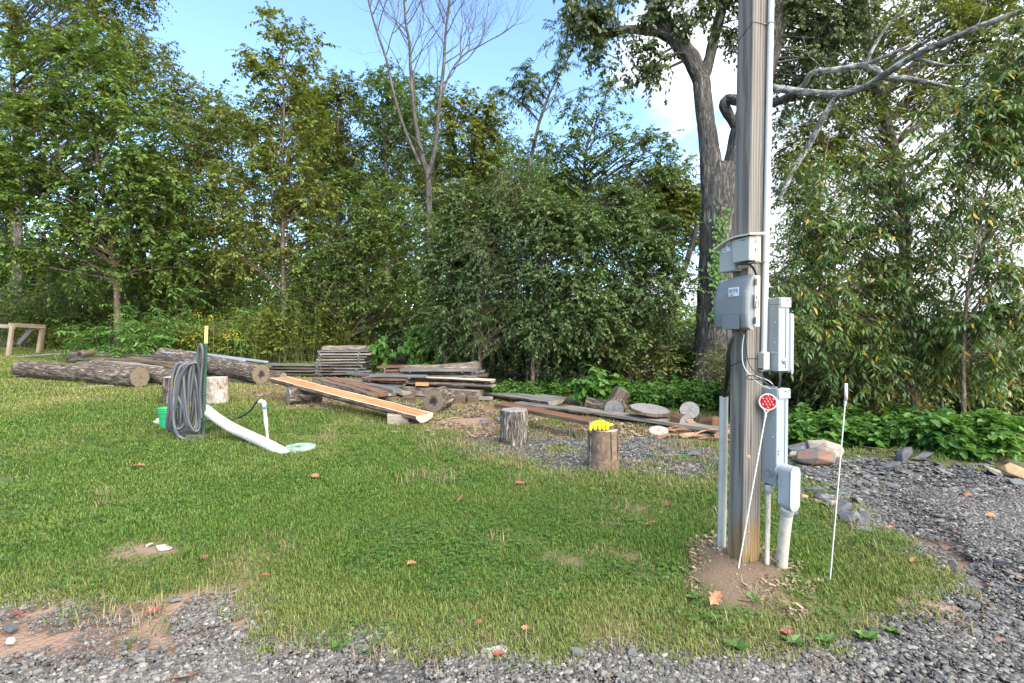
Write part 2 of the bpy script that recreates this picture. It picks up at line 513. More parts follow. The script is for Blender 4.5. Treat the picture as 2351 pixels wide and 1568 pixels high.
def axis(parts):
    a = []
    for lo, hi, st in parts: a.append(np.arange(lo, hi, st))
    return np.concatenate(a + [[parts[-1][1]]])
gx = axis([(-600, -60, 30), (-60, -24, 2.0), (-24, -8, 0.4), (-8, -5, 0.16), (-5, 6.5, 0.07), (6.5, 10, 0.16), (10, 24, 0.5), (24, 60, 3), (60, 600, 30)])
gy = axis([(-60, -6, 6), (-6, 1.6, 0.4), (1.6, 7.2, 0.07), (7.2, 12, 0.14), (12, 22, 0.35), (22, 60, 2.0), (60, 900, 30)])
GX, GY = np.meshgrid(gx, gy, indexing='ij')
GZ = hgt(GX, GY)
gravel, fire, yard, wood, mul, red, bare = masks(GX, GY)
rub = np.clip(gravel + fire * 0.7, 0, 1)
GZ = GZ - 0.02 * gravel + 0.012 * (fbm(GX * 9, GY * 9) - 0.5) * rub + 0.06 * mul * (fbm(GX * 4, GY * 4))

t = NT('ground_mix')
vo = t.coords('Object', (1, 1, 1), False)
def att(nm): return t.node('ShaderNodeAttribute', attribute_name=nm).outputs['Fac']
nf = t.noise(vo, 60, 6, 0.7); nm_ = t.noise(vo, 6, 5, 0.6); nl_ = t.noise(vo, 0.8, 4, 0.55)
turf = t.mix(nm_, (0.030, 0.050, 0.012), (0.085, 0.095, 0.03))
turf = t.mix(t.ramp(nf, [(0.42, (0, 0, 0)), (0.62, (1, 1, 1))]), turf, (0.10, 0.095, 0.045))
soil = t.mix(nm_, (0.20, 0.105, 0.062), (0.29, 0.185, 0.125)); soil = t.mix(t.ramp(nf, [(0.45, (0, 0, 0)), (0.6, (1, 1, 1))]), soil, (0.21, 0.165, 0.14))
vr = t.node('ShaderNodeTexVoronoi'); vr.inputs['Scale'].default_value = 55; t.link(vo, vr.inputs['Vector'])
stone = t.ramp(vr.outputs['Color'], [(0.15, (0.06, 0.06, 0.06)), (0.5, (0.13, 0.128, 0.125)), (0.85, (0.22, 0.215, 0.21))])
stone = t.mix(t.ramp(vr.outputs['Distance'], [(0.3, (0, 0, 0)), (0.75, (1, 1, 1))]), stone, (0.06, 0.055, 0.05))
stone = t.mix(t.ramp(nl_, [(0.45, (0, 0, 0)), (0.62, (0.6, 0.6, 0.6))]), stone, (0.13, 0.108, 0.09))
litter = t.mix(nm_, (0.035, 0.040, 0.018), (0.12, 0.10, 0.055))
chips = t.mix(nf, (0.07, 0.043, 0.028), (0.20, 0.145, 0.105))
c = t.mix(att('m_bare'), turf, (0.16, 0.13, 0.065))
c = t.mix(att('m_wood'), c, litter)
c = t.mix(att('m_yard'), c, t.mix(nl_, (0.15, 0.07, 0.042), (0.16, 0.13, 0.075)))
c = t.mix(att('m_fire'), c, stone)
c = t.mix(att('m_gravel'), c, stone)
c = t.mix(att('m_red'), c, soil)
c = t.mix(att('m_mul'), c, chips)
t.color(c); t.rough(0.92, 0.15)
hb = t.math('ADD', nf, t.math('MULTIPLY', vr.outputs['Distance'], t.math('MULTIPLY', att('m_gravel'), -1.2)))
t.bump(hb, 0.7, 0.012)
M_GROUND = t.m

nx, ny = len(gx), len(gy)
i, j = np.meshgrid(np.arange(nx - 1), np.arange(ny - 1), indexing='ij')
quads = np.stack([i*ny+j, (i+1)*ny+j, (i+1)*ny+j+1, i*ny+j+1], -1).reshape(-1, 4)
fc = lambda a: a.ravel()[quads].mean(1)
kind_f = np.where(fc(gravel) > 0.5, 1, np.where(fc(wood) > 0.5, 2, 0))
allV = np.stack([GX, GY, GZ], -1).reshape(-1, 3)
atts = dict(m_gravel=gravel, m_fire=fire, m_yard=yard, m_wood=wood, m_mul=mul, m_red=red, m_bare=bare)
e = 0.02
NX = -(hgt(GX + e, GY) - hgt(GX - e, GY)) / (2 * e); NY = -(hgt(GX, GY + e) - hgt(GX, GY - e)) / (2 * e)
for kf, nm in ((0, 'lawn'), (1, 'gravel_driveway'), (2, 'forest_floor')):
    q = quads[kind_f == kf]
    used, inv = np.unique(q, return_inverse=True)
    mb = MB().raw(allV[used], inv.reshape(-1), np.full(len(q), 4))
    o = mb.build(nm, M_GROUND, smooth=True)
    for an, arr in atts.items():
        a = o.data.attributes.new(an, 'FLOAT', 'POINT'); a.data.foreach_set('value', arr.ravel()[used].astype(np.float32))
    tag(o, kind='structure')

# ------------------------------------------------------------------ scattering of grass and stones (one stuff object per kind)
def scatter(name, pts, yaw, scl, pick, tint, sources, tilt=None):
    me = bpy.data.meshes.new(name)
    me.vertices.add(len(pts)); me.vertices.foreach_set('co', np.asarray(pts, np.float32).ravel())
    r = np.zeros((len(pts), 3), np.float32); r[:, 2] = yaw
    if tilt is not None: r[:, :2] = tilt
    for an, ty, key, arr in (('rot', 'FLOAT_VECTOR', 'vector', r.ravel()), ('scl', 'FLOAT', 'value', scl), ('pick', 'INT', 'value', pick), ('tint', 'FLOAT', 'value', tint)):
        a = me.attributes.new(an, ty, 'POINT'); a.data.foreach_set(key, np.asarray(arr, np.int32 if ty == 'INT' else np.float32))
    o = bpy.data.objects.new(name, me); COL.objects.link(o)
    cl = bpy.data.collections.new(name + '_sources')
    for k, (mesh) in enumerate(sources):
        so = bpy.data.objects.new(f'{name}_source_{k:02d}', mesh); cl.objects.link(so)
    ng = bpy.data.node_groups.new(name, 'GeometryNodeTree')
    ng.interface.new_socket('Geometry', in_out='INPUT', socket_type='NodeSocketGeometry')
    ng.interface.new_socket('Geometry', in_out='OUTPUT', socket_type='NodeSocketGeometry')
    N = ng.nodes
    gi, go = N.new('NodeGroupInput'), N.new('NodeGroupOutput')
    iop = N.new('GeometryNodeInstanceOnPoints'); ci = N.new('GeometryNodeCollectionInfo')
    ci.inputs['Collection'].default_value = cl; ci.inputs['Separate Children'].default_value = True; ci.inputs['Reset Children'].default_value = True
    iop.inputs['Pick Instance'].default_value = True
    def na(nm, ty):
        x = N.new('GeometryNodeInputNamedAttribute'); x.data_type = ty; x.inputs['Name'].default_value = nm
        return [s for s in x.outputs if s.enabled and s.name == 'Attribute'][0]
    Lk = ng.links
    Lk.new(gi.outputs[0], iop.inputs['Points']); Lk.new(ci.outputs[0], iop.inputs['Instance'])
    Lk.new(na('pick', 'INT'), iop.inputs['Instance Index'])
    Lk.new(na('rot', 'FLOAT_VECTOR'), iop.inputs['Rotation'])
    Lk.new(na('scl', 'FLOAT'), iop.inputs['Scale'])
    Lk.new(iop.outputs[0], go.inputs[0])
    md = o.modifiers.new('scatter', 'NODES'); md.node_group = ng
    tag(o, kind='stuff')
    return o

def blades(seed, n, size, lmin, lmax, wid, lean=0.9, mat=None, nm='grass_patch', seg=2):
    r = np.random.default_rng(seed)
    b = np.stack([r.uniform(-size, size, n), r.uniform(-size, size, n), np.full(n, -0.008)], 1)
    az = r.uniform(0, 6.283, n); le = r.uniform(0.15, lean, n); L = r.uniform(lmin, lmax, n)
    h = np.stack([np.cos(az), np.sin(az), 0 * az], 1); sd = np.stack([-np.sin(az), np.cos(az), 0 * az], 1)
    up = np.array([0, 0, 1.0])
    w = wid * r.uniform(0.6, 1.3, n)
    V, m = [], 0
    for tq, k in ((0, 0.8), (0.5, 1.0), (1.0, 0.0)):
        c = b + (h * (le * tq ** 1.6)[:, None] + up * np.sqrt(np.maximum(0.02, 1 - (le * tq * 0.9) ** 2))[:, None] * tq) * L[:, None]
        if k: V += [c - sd * (w * k / 2)[:, None], c + sd * (w * k / 2)[:, None]]
        else: V += [c]
    V = np.stack(V, 1)
    f = [0, 1, 3, 2, 2, 3, 4]
    Lp = (np.arange(n)[:, None] * 5 + np.array(f)[None]).ravel()
    return MB().raw(V.reshape(-1, 3), Lp, np.tile([4, 3], n)).mesh(nm, mat)

M_GRASS = m_leaf('grass', [(0.052, 0.118, 0.015), (0.070, 0.142, 0.018), (0.092, 0.162, 0.024), (0.040, 0.088, 0.014), (0.115, 0.172, 0.033), (0.16, 0.165, 0.062)], trans=0.25, rough=0.5, spec=0.22, big=3.0, attr='tint')
M_STRAW = m_leaf('dry_grass', [(0.22, 0.165, 0.095), (0.28, 0.22, 0.14), (0.15, 0.105, 0.06), (0.24, 0.20, 0.115)], trans=0.1, rough=0.7, spec=0.2, big=3.0)
M_CLOVER = m_leaf('clover', [(0.050, 0.112, 0.020), (0.064, 0.134, 0.024), (0.080, 0.152, 0.032)], trans=0.25, big=3.0)

def clover(seed, n, size, s):
    r = np.random.default_rng(seed); m = MB()
    c = np.stack([r.uniform(-size, size, n), r.uniform(-size, size, n), r.uniform(0.012, 0.04, n)], 1)
    tv = np.array([[0, 0, 0], [0.5, 0.42, 0.08], [0.5, -0.42, 0.08], [1, 0.22, 0.0], [1, -0.22, 0.0]]); tf = [(0, 2, 4, 3, 1)]
    for k in range(3):
        a = r.uniform(0, 6.28, n) if k == 0 else a + 2.09
        X = np.stack([np.cos(a), np.sin(a), 0 * a + 0.1], 1)
        N = np.array([0, 0, 1.0]) + r.normal(0, 0.2, (n, 3))
        m.leaves(c, X, N, s * r.uniform(0.7, 1.2, n), (tv, tf))
    return m.mesh('clover_patch', M_CLOVER)

T_IRR = lambda r: None
def stones(seed, n, size, smin, smax, flat, mats, nm='gravel_patch'):
    """A patch of small angular stones, every one a closed solid of its own."""
    r = np.random.default_rng(seed); mb = MB()
    ico = np.array([[0, 0, 1], [.894, 0, .447], [.276, .851, .447], [-.724, .526, .447], [-.724, -.526, .447], [.276, -.851, .447],
                    [.724, .526, -.447], [-.276, .851, -.447], [-.894, 0, -.447], [-.276, -.851, -.447], [.724, -.526, -.447], [0, 0, -1]])
    fs = np.array([(0,1,2),(0,2,3),(0,3,4),(0,4,5),(0,5,1),(1,6,2),(2,7,3),(3,8,4),(4,9,5),(5,10,1),(6,7,2),(7,8,3),(8,9,4),(9,10,5),(10,6,1),(11,7,6),(11,8,7),(11,9,8),(11,10,9),(11,6,10)])
    V = ico[None] * r.uniform(0.65, 1.25, (n, 12, 1)) * np.stack([r.uniform(0.7, 1.5, n), r.uniform(0.6, 1.0, n), r.uniform(flat * 0.6, flat * 1.4, n)], 1)[:, None, :]
    s = smin + (smax - smin) * r.random(n) ** 2.2
    V = V * s[:, None, None]
    a, b = r.uniform(0, 6.28, n), r.normal(0, 0.25, n)
    ca, sa, cb, sb = np.cos(a)[:, None], np.sin(a)[:, None], np.cos(b)[:, None], np.sin(b)[:, None]
    x, y, z = V[..., 0], V[..., 1], V[..., 2]
    y, z = y * cb - z * sb, y * sb + z * cb
    x, y = x * ca - y * sa, x * sa + y * ca
    V = np.stack([x + r.uniform(-size, size, n)[:, None], y + r.uniform(-size, size, n)[:, None], z + (s * flat * r.uniform(0.0, 0.8, n))[:, None]], -1)
    L = (np.arange(n)[:, None, None] * 12 + fs[None]).ravel()
    mb.raw(V.reshape(-1, 3), L, np.full(n * 20, 3))
    return mb.mesh(nm, mats)

t = NT('gravel_stone')
g = t.node('ShaderNodeNewGeometry')
c = t.ramp(g.outputs['Random Per Island'], [(0.0, (0.062, 0.059, 0.054)), (0.18, (0.096, 0.090, 0.082)), (0.42, (0.129, 0.121, 0.109)), (0.66, (0.077, 0.073, 0.066)), (0.82, (0.178, 0.166, 0.146)), (0.93, (0.237, 0.217, 0.181)), (0.97, (0.148, 0.091, 0.058))], 'CONSTANT')
f = t.noise(t.coords('Object', (1, 1, 1), False), 70, 4, 0.6)
c = t.mix(0.4, c, t.ramp(f, [(0.3, (0.3,)*3), (0.7, (0.7,)*3)]), 'OVERLAY')
t.color(c); t.rough(0.75, 0.3); t.bump(f, 0.4, 0.003)
M_STONE = t.m
t = NT('slate_chip')
g = t.node('ShaderNodeNewGeometry')
c = t.ramp(g.outputs['Random Per Island'], [(0.0, (0.036, 0.034, 0.032)), (0.25, (0.070, 0.066, 0.062)), (0.5, (0.104, 0.099, 0.089)), (0.72, (0.052, 0.049, 0.046)), (0.86, (0.152, 0.142, 0.127)), (0.95, (0.207, 0.185, 0.154)), (0.975, (0.136, 0.072, 0.042))], 'CONSTANT')
f = t.noise(t.coords('Object', (1, 1, 1), False), 50, 4, 0.6)
c = t.mix(0.4, c, t.ramp(f, [(0.3, (0.3,)*3), (0.7, (0.7,)*3)]), 'OVERLAY')
t.color(c); t.rough(0.6, 0.4); t.bump(f, 0.3, 0.003)
M_SLATE = t.m

def grid_pts(x0, x1, y0, y1, st, seed):
    r = np.random.default_rng(seed)
    X, Y = np.meshgrid(np.arange(x0, x1, st), np.arange(y0, y1, st), indexing='ij')
    X = X.ravel() + r.uniform(-st, st, X.size) * 0.55; Y = Y.ravel() + r.uniform(-st, st, Y.size) * 0.55
    k = (np.abs(X) < Y * 1.08 + 1.2)                        # the part of the ground that can be seen, with a margin
    return X[k], Y[k], r

def put(name, zones, keep, tintf, nsrc, sources, smin=0.8, smax=1.2, seed=1, pickf=None):
    PX, PY, SC, = [], [], []
    for q, (x0, x1, y0, y1, st, k) in enumerate(zones):
        X, Y, r = grid_pts(x0, x1, y0, y1, st, seed * 31 + q)
        PX.append(X); PY.append(Y); SC.append(k * r.uniform(smin, smax, len(X)))
    X, Y, S = map(np.concatenate, (PX, PY, SC))
    r = np.random.default_rng(seed + 77)
    pr = keep(X, Y)
    k = r.random(len(X)) < pr
    X, Y, S = X[k], Y[k], S[k]
    Z = hgt(X, Y)
    sx = -(hgt(X + .05, Y) - hgt(X - .05, Y)) / .1; sy = (hgt(X, Y + .05) - hgt(X, Y - .05)) / .1
    pick = r.integers(0, nsrc, len(X)) if pickf is None else pickf(X, Y, r)
    yaw = r.uniform(0, 6.283, len(X))
    return scatter(name, np.stack([X, Y, Z], 1), yaw, S, pick, tintf(X, Y, r), sources)

def m7(X, Y): return masks(X, Y)
def keep_grass(X, Y):
    g, f, y, w, m, rd, b = masks(X, Y)
    fe = np.clip(f * 1.0 + y * 0.85, 0, 1)
    return np.clip((1 - g) * (1 - 0.9 * fe) * (1 - w) * (1 - 0.92 * m) * (1 - rd) * (1 - 0.75 * b), 0, 1)
def tint_grass(X, Y, r):
    d = poly_sd(X, Y, ROAD)
    a = 0.36 * (1 - ss(0.1, 0.9, d)) + 0.34 * ss(7.5, 12.5, Y - 0.25 * X) + 1.1 * (fbm(X * 0.8 + 5, Y * 0.8) - 0.49) + 0.5 * (fbm(X * 3 + 5, Y * 3) - 0.5)
    a = a + 0.3 * (1 - ss(0.0, 0.8, np.minimum(poly_sd(X, Y, FIRE), poly_sd(X, Y, YARD))))
    return np.clip(a + r.normal(0, 0.08, len(X)), 0, 0.95)
src = [blades(s, 260, 0.13, 0.020, 0.052, 0.0048, 1.0, M_GRASS) for s in (1, 2, 3, 4)]
src += [blades(s, 190, 0.16, 0.024, 0.056, 0.0082, 1.0, M_GRASS) for s in (5, 6)]
src += [blades(7, 170, 0.22, 0.025, 0.056, 0.012, 1.0, M_GRASS), blades(8, 170, 0.22, 0.025, 0.056, 0.012, 1.0, M_GRASS)]
src += [clover(9, 40, 0.15, 0.012), clover(10, 26, 0.16, 0.017)]
def pick_grass(X, Y, r):
    d = np.hypot(X, Y); n = len(X)
    p = np.where(d < 5, r.integers(0, 4, n), np.where(d < 9.5, r.integers(4, 6, n), r.integers(6, 8, n)))
    cl = (fbm(X * 1.3 + 30, Y * 1.3) > 0.47) & (r.random(n) < 0.24)
    return np.where(cl & (d < 10), r.integers(8, 10, n), p)
put('grass', [(-5, 5, 2.2, 5.6, 0.100, 1.0), (-11, 6, 5.6, 9.5, 0.15, 1.05), (-28, 5, 9.5, 24, 0.27, 1.25)], keep_grass, tint_grass, 10, src, seed=3, pickf=pick_grass)
# longer tufts at the edges and round things that the mower misses
src = [blades(s, 22, 0.05, 0.04, 0.11, 0.0050, 0.95, M_GRASS) for s in (21, 22, 23)]
def keep_tuft(X, Y):
    k = keep_grass(X, Y)
    e = np.exp(-(poly_sd(X, Y, ROAD) / 0.12) ** 2) * 0.10 + 0.02
    e = e + 0.25 * np.exp(-((poly_sd(X, Y, WOOD) - 0.3) / 0.5) ** 2)
    return k * e
put('grass_tufts', [(-6, 6, 2.2, 9, 0.12, 1.0), (-26, 6, 9, 20, 0.2, 1.5)], keep_tuft, tint_grass, 3, src, seed=4)
# dry straw: gravel edge, sawmill yard, bare spots
src = [blades(s, 46, 0.10, 0.03, 0.10, 0.0035, 1.05, M_STRAW) for s in (31, 32, 33)]
def keep_straw(X, Y):
    g, f, y, w, m, rd, b = masks(X, Y)
    e = np.exp(-((poly_sd(X, Y, ROAD) + 0.02) / 0.10) ** 2) * 0.40 * (fbm(X * 2, Y * 2) > 0.48)
    e2 = np.exp(-(np.minimum(poly_sd(X, Y, FIRE), poly_sd(X, Y, YARD)) / 0.5) ** 2) * 0.30
    return np.clip(e * (Y < 4.5) + e2 + m * 0.4 + y * 0.16 + f * 0.08 + b * 0.25 * (1 - g), 0, 0.9) * (1 - 0.8 * w)
put('straw', [(-4, 5, 2.2, 5, 0.12, 1.0), (-6, 6, 5, 13, 0.17, 1.4)], keep_straw, lambda X, Y, r: 0 * X, 3, src, seed=5)
# gravel of the road
src = [stones(s, 300, 0.12, 0.0036, 0.0125, 0.6, M_STONE) for s in (41, 42, 43, 44)] + [stones(s, 80, 0.12, 0.005, 0.020, 0.5, M_STONE) for s in (45, 46)]
def keep_gravel(X, Y):
    g, f, y, w, m, rd, b = masks(X, Y)
    side = ss(0.8, 2.2, X + (Y - 2.6) * 0.3)
    e = poly_sd(X, Y, ROAD)
    return np.clip(g * (1 - 0.93 * rd) * (1 - 0.75 * side) * (0.45 + 0.55 * ss(0.40, 0.56, fbm(X * 1.1 + 13, Y * 1.9))), 0, 1) + 0.25 * np.exp(-(e / 0.15) ** 2) * (Y < 4)
put('gravel', [(-5, 9, 1.7, 5.2, 0.085, 1.0), (2, 12, 5.2, 7.5, 0.16, 1.3)], keep_gravel, lambda X, Y, r: 0 * X, 6, src, seed=6)
# slate chips of the drive and of the burnt patch
src = [stones(s, 150, 0.13, 0.005, 0.021, 0.32, M_SLATE, 'slate_patch') for s in (51, 52, 53)] + [stones(s, 22, 0.14, 0.014, 0.042, 0.25, M_SLATE, 'slate_patch') for s in (54, 55)]
def keep_slate(X, Y):
    g, f, y, w, m, rd, b = masks(X, Y)
    side = ss(1.2, 2.4, X + (Y - 2.6) * 0.3)
    trk = np.exp(-((X - 3.3 - 0.28 * (Y - 3.0)) / 0.42) ** 2) + np.exp(-((X - 5.2 - 0.2 * (Y - 3.0)) / 0.45) ** 2)
    return np.clip(g * side * (1 - 0.92 * rd) * (1 - 0.65 * np.clip(trk, 0, 1) * (Y < 5.2)) + f * 0.25 + y * 0.08, 0, 1)
def pick_slate(X, Y, r):
    far = np.exp(-(poly_sd(X, Y, ROAD) / 0.7) ** 2) * (Y > 4.6) * 0.7 + 0.10
    return np.where(r.random(len(X)) < far, r.integers(3, 5, len(X)), r.integers(0, 3, len(X)))
put('slate_chips', [(0, 9, 2.2, 7.6, 0.11, 1.0), (-2.5, 5, 5.5, 10, 0.15, 1.1)], keep_slate, lambda X, Y, r: 0 * X, 5, src, seed=7, pickf=pick_slate)
M_CHAR = m_leaf('dark_slate', [(0.022, 0.022, 0.024), (0.040, 0.040, 0.042), (0.065, 0.064, 0.064), (0.030, 0.030, 0.032), (0.10, 0.098, 0.094), (0.20, 0.19, 0.175)], trans=0.0, rough=0.6, spec=0.35, big=2)
src = [stones(s, 110, 0.14, 0.006, 0.026, 0.32, M_CHAR, 'burnt_patch') for s in (56, 57, 58)]
def keep_char(X, Y):
    g, f, y, w, m, rd, b = masks(X, Y)
    core = 1 - ss(-0.2, 0.3, poly_sd(X, Y, CORE) + 0.5 * (fbm(X * 2.3, Y * 2.3) - .5))
    return np.clip(f * 0.35 + core * 0.95, 0, 1)
CORE = gp([(1250, 1035), (1330, 1020), (1480, 1015), (1620, 1040), (1650, 1085), (1540, 1092), (1400, 1078), (1290, 1062)])
put('burnt_slate', [(-2.5, 4, 5.0, 9.5, 0.12, 1.0)], keep_char, lambda X, Y, r: 0 * X, 3, src, seed=12)
# wood chips round the post
M_CHIP = m_leaf('wood_chip', [(0.13, 0.085, 0.055), (0.20, 0.145, 0.10), (0.28, 0.225, 0.17), (0.07, 0.047, 0.032)], trans=0.0, rough=0.85, spec=0.15)
def chips(seed, n, size):
    r = np.random.default_rng(seed)
    tv = np.array([[0, -.2, 0], [1, -.15, .03], [1, .2, .05], [0, .15, .02], [0, -.2, .1], [1, -.15, .12], [1, .2, .14], [0, .15, .12]])
    tf = [(4, 5, 6, 7), (0, 1, 5, 4), (1, 2, 6, 5), (2, 3, 7, 6), (3, 0, 4, 7)]
    a = r.uniform(0, 6.28, n)
    return MB().leaves(np.stack([r.uniform(-size, size, n), r.uniform(-size, size, n), r.uniform(-0.002, 0.015, n)], 1), np.stack([np.cos(a), np.sin(a), r.normal(0, .25, n)], 1),
                       np.array([0, 0, 1.0]) + r.normal(0, .3, (n, 3)), r.uniform(0.012, 0.04, n), (tv, tf)).mesh('chip_patch', M_CHIP)
src = [chips(61, 90, 0.1), chips(62, 90, 0.1)]
def keep_chip(X, Y):
    g, f, y, w, m, rd, b = masks(X, Y)
    return np.clip(m * 0.95 + y * 0.25, 0, 1)
put('wood_chips', [(0.8, 2.6, 2.8, 4.0, 0.09, 1.0), (-6, 6, 7, 13, 0.22, 1.8)], keep_chip, lambda X, Y, r: 0 * X, 2, src, seed=8)

# ------------------------------------------------------------------ trees
LEAF_D = (np.array([[0, 0, 0], [0.42, 0.30, 0.07], [0.42, -0.30, 0.07], [1, 0, -0.08]]), [(0, 2, 3), (0, 3, 1)])
LEAF_L = (np.array([[0, 0, 0], [0.32, 0.125, 0.04], [0.32, -0.125, 0.04], [0.68, 0.095, -0.05], [0.68, -0.095, -0.05], [1, 0, -0.22]]), [(0, 2, 1), (1, 2, 4, 3), (3, 4, 5)])
LEAF_H = (np.array([[0, 0, 0], [0.12, 0.34, 0.06], [0.12, -0.34, 0.06], [0.55, 0.30, 0.04], [0.55, -0.30, 0.04], [1, 0, -0.14]]), [(0, 2, 4, 5), (0, 5, 3, 1)])
LEAF_O = (np.array([[0, 0, 0], [0.3, 0.16, 0.03], [0.45, 0.36, 0.06], [0.62, 0.16, 0.02], [0.8, 0.26, 0.0], [1, 0, -0.1], [0.3, -0.16, 0.03], [0.45, -0.36, 0.06], [0.62, -0.16, 0.02], [0.8, -0.26, 0.0]]), [(0, 6, 7, 8, 9, 5), (0, 5, 4, 3, 2, 1)])

G_MID = [(0.067, 0.123, 0.020), (0.090, 0.151, 0.025), (0.118, 0.179, 0.031), (0.052, 0.099, 0.020), (0.151, 0.207, 0.045)]
G_DARK = [(0.053, 0.098, 0.027), (0.070, 0.122, 0.035), (0.094, 0.150, 0.045), (0.043, 0.077, 0.022), (0.119, 0.181, 0.056)]
G_OLIVE = [(0.095, 0.123, 0.020), (0.121, 0.148, 0.025), (0.146, 0.170, 0.031), (0.074, 0.099, 0.018), (0.174, 0.188, 0.040)]
G_YEL = [(0.100, 0.137, 0.021), (0.131, 0.168, 0.025), (0.163, 0.194, 0.032), (0.079, 0.116, 0.021), (0.210, 0.200, 0.037)]
G_BRT = [(0.065, 0.160, 0.026), (0.092, 0.195, 0.034), (0.115, 0.215, 0.044), (0.052, 0.130, 0.024)]
M_MID = m_leaf('leaf_mid_green', G_MID, big=0.45)
M_DARK = m_leaf('leaf_dark_green', G_DARK, trans=0.36, spec=0.4, rough=0.45, big=0.5)
M_OLIVE = m_leaf('leaf_olive', G_OLIVE, big=0.5)
M_YEL = m_leaf('leaf_yellow_green', G_YEL, trans=0.42, big=0.5)
M_BRT = m_leaf('leaf_bright_green', G_BRT, trans=0.4, big=1.2)
M_OAK = m_leaf('leaf_oak', [(0.045, 0.070, 0.020), (0.060, 0.085, 0.024), (0.035, 0.055, 0.018), (0.085, 0.105, 0.028)], trans=0.3, big=0.6)
M_RIGHT = m_leaf('leaf_drooping', G_MID * 2 + [(0.065, 0.125, 0.035), (0.075, 0.14, 0.04)] * 3 + [(0.16, 0.17, 0.03), (0.42, 0.27, 0.03), (0.30, 0.14, 0.04)][:2], trans=0.35, spec=0.5, rough=0.38, big=0.7)
M_THICK = m_leaf('leaf_thicket', [(0.075, 0.105, 0.022), (0.095, 0.120, 0.028), (0.060, 0.080, 0.018), (0.12, 0.145, 0.035), (0.14, 0.12, 0.05)], trans=0.3, big=0.8)
B_GREY = m_bark('bark_grey', (0.035, 0.030, 0.026), (0.10, 0.09, 0.075), (0.22, 0.20, 0.17), 10, 0.2)
B_BROWN = m_bark('bark_brown', (0.05, 0.035, 0.025), (0.13, 0.095, 0.07), (0.24, 0.18, 0.135), 14, 0.3, 0.6)
B_DEAD = m_bark('bark_dead', (0.035, 0.031, 0.028), (0.08, 0.073, 0.066), (0.14, 0.128, 0.115), 9, 0.2, 0.5)
B_OAK = m_bark('bark_oak', (0.03, 0.027, 0.024), (0.11, 0.10, 0.088), (0.23, 0.215, 0.19), 15, 0.16, 1.0, 0.03, None)
B_LICHEN = m_bark('bark_lichen', (0.05, 0.045, 0.04), (0.16, 0.15, 0.135), (0.32, 0.31, 0.28), 14, 0.4, 0.8, 0.02, (0.42, 0.43, 0.38))

def spline(pts, n):
    """Smooth curve through points."""
    p = np.asarray(pts, float)
    if len(p) < 3:
        tt = np.linspace(0, 1, n)[:, None]
        return p[0] * (1 - tt) + p[-1] * tt
    q = np.vstack([2 * p[0] - p[1], p, 2 * p[-1] - p[-2]])
    out = []
    for tt in np.linspace(0, len(p) - 1 - 1e-9, n):
        i = int(tt); f = tt - i
        a, b, c, d = q[i], q[i+1], q[i+2], q[i+3]
        out.append(0.5 * (2*b + (c-a)*f + (2*a-5*b+4*c-d)*f*f + (-a+3*b-3*c+d)*f**3))
    return np.array(out)

def limbs(mb, rng, axis_pts, axis_r, clumps, r0=0.03, lift=0.25, n=6, k=0.6):
    """Bent limbs from the trunk to each clump of twigs."""
    for c in clumps:
        hd = np.linalg.norm(axis_pts[:, :2] - c[:2], axis=1)
        want = c[2] - hd * k - rng.uniform(0, 0.3)
        i = max(int(np.argmin(np.abs(axis_pts[:, 2] - want))), int(len(axis_pts) * 0.36))
        a = axis_pts[i]
        L = np.linalg.norm(c - a)
        m = (a + c) / 2 + np.array([0, 0, lift * L * rng.uniform(0.2, 1)]) * (1 if c[2] > a[2] else 0.6) + rng.normal(0, 0.06 * L, 3)
        tt = np.linspace(0, 1, n)[:, None]
        path = a * (1-tt)**2 + 2 * m * tt * (1-tt) + c * tt**2
        ra = min(axis_r[i] * 0.45, r0 * (0.35 + L * 0.25))
        mb.tube(path, np.linspace(ra, 0.007, n), 5, caps=False)

def sprays(rng, clumps, out, tw, tl, nl, leaf, droop=0.35, ldroop=0.35, up=0.25, spread=0.7, side=0.8, flat=0.35):
    """Twigs round every clump point with leaves left and right along them: returns twig and leaf arrays."""
    K = len(clumps)
    c = np.repeat(clumps, tw, 0); o = np.repeat(out, tw, 0)
    n = len(c)
    d = nrm(o * 0.55 + rng.normal(0, spread, (n, 3)) + np.array([0, 0, up]))
    L = tl * rng.uniform(0.55, 1.25, n)
    s = c + rng.normal(0, 0.12 * tl, (n, 3))
    dn = np.array([0, 0, -1.0])
    def at(tq): return s + d * (L * tq)[:, None] + dn * (droop * L * tq * tq)[:, None]
    A, B, C = at(0), at(0.5), at(1.0)
    Pl, Xl, Nl, Sl = [], [], [], []
    for k in range(nl):
        tq = (k + 1) / nl + rng.uniform(-0.3, 0.3, n) / nl
        p = at(tq); tg = nrm(d + dn * (2 * droop * tq)[:, None])
        sd = nrm(np.cross(tg, np.array([0, 0, 1.0]) + rng.normal(0, 0.15, (n, 3)))) * (1 if k % 2 else -1)
        X = tg * 0.55 + sd * side + dn * ldroop + rng.normal(0, 0.22, (n, 3))
        N = np.array([0, 0, 1.0]) + rng.normal(0, flat, (n, 3)) + tg * 0.1
        Pl.append(p); Xl.append(X); Nl.append(N); Sl.append(leaf * rng.uniform(0.42, 1.25, n))
    return (A, B, C), np.concatenate(Pl), np.concatenate(Xl), np.concatenate(Nl), np.concatenate(Sl)

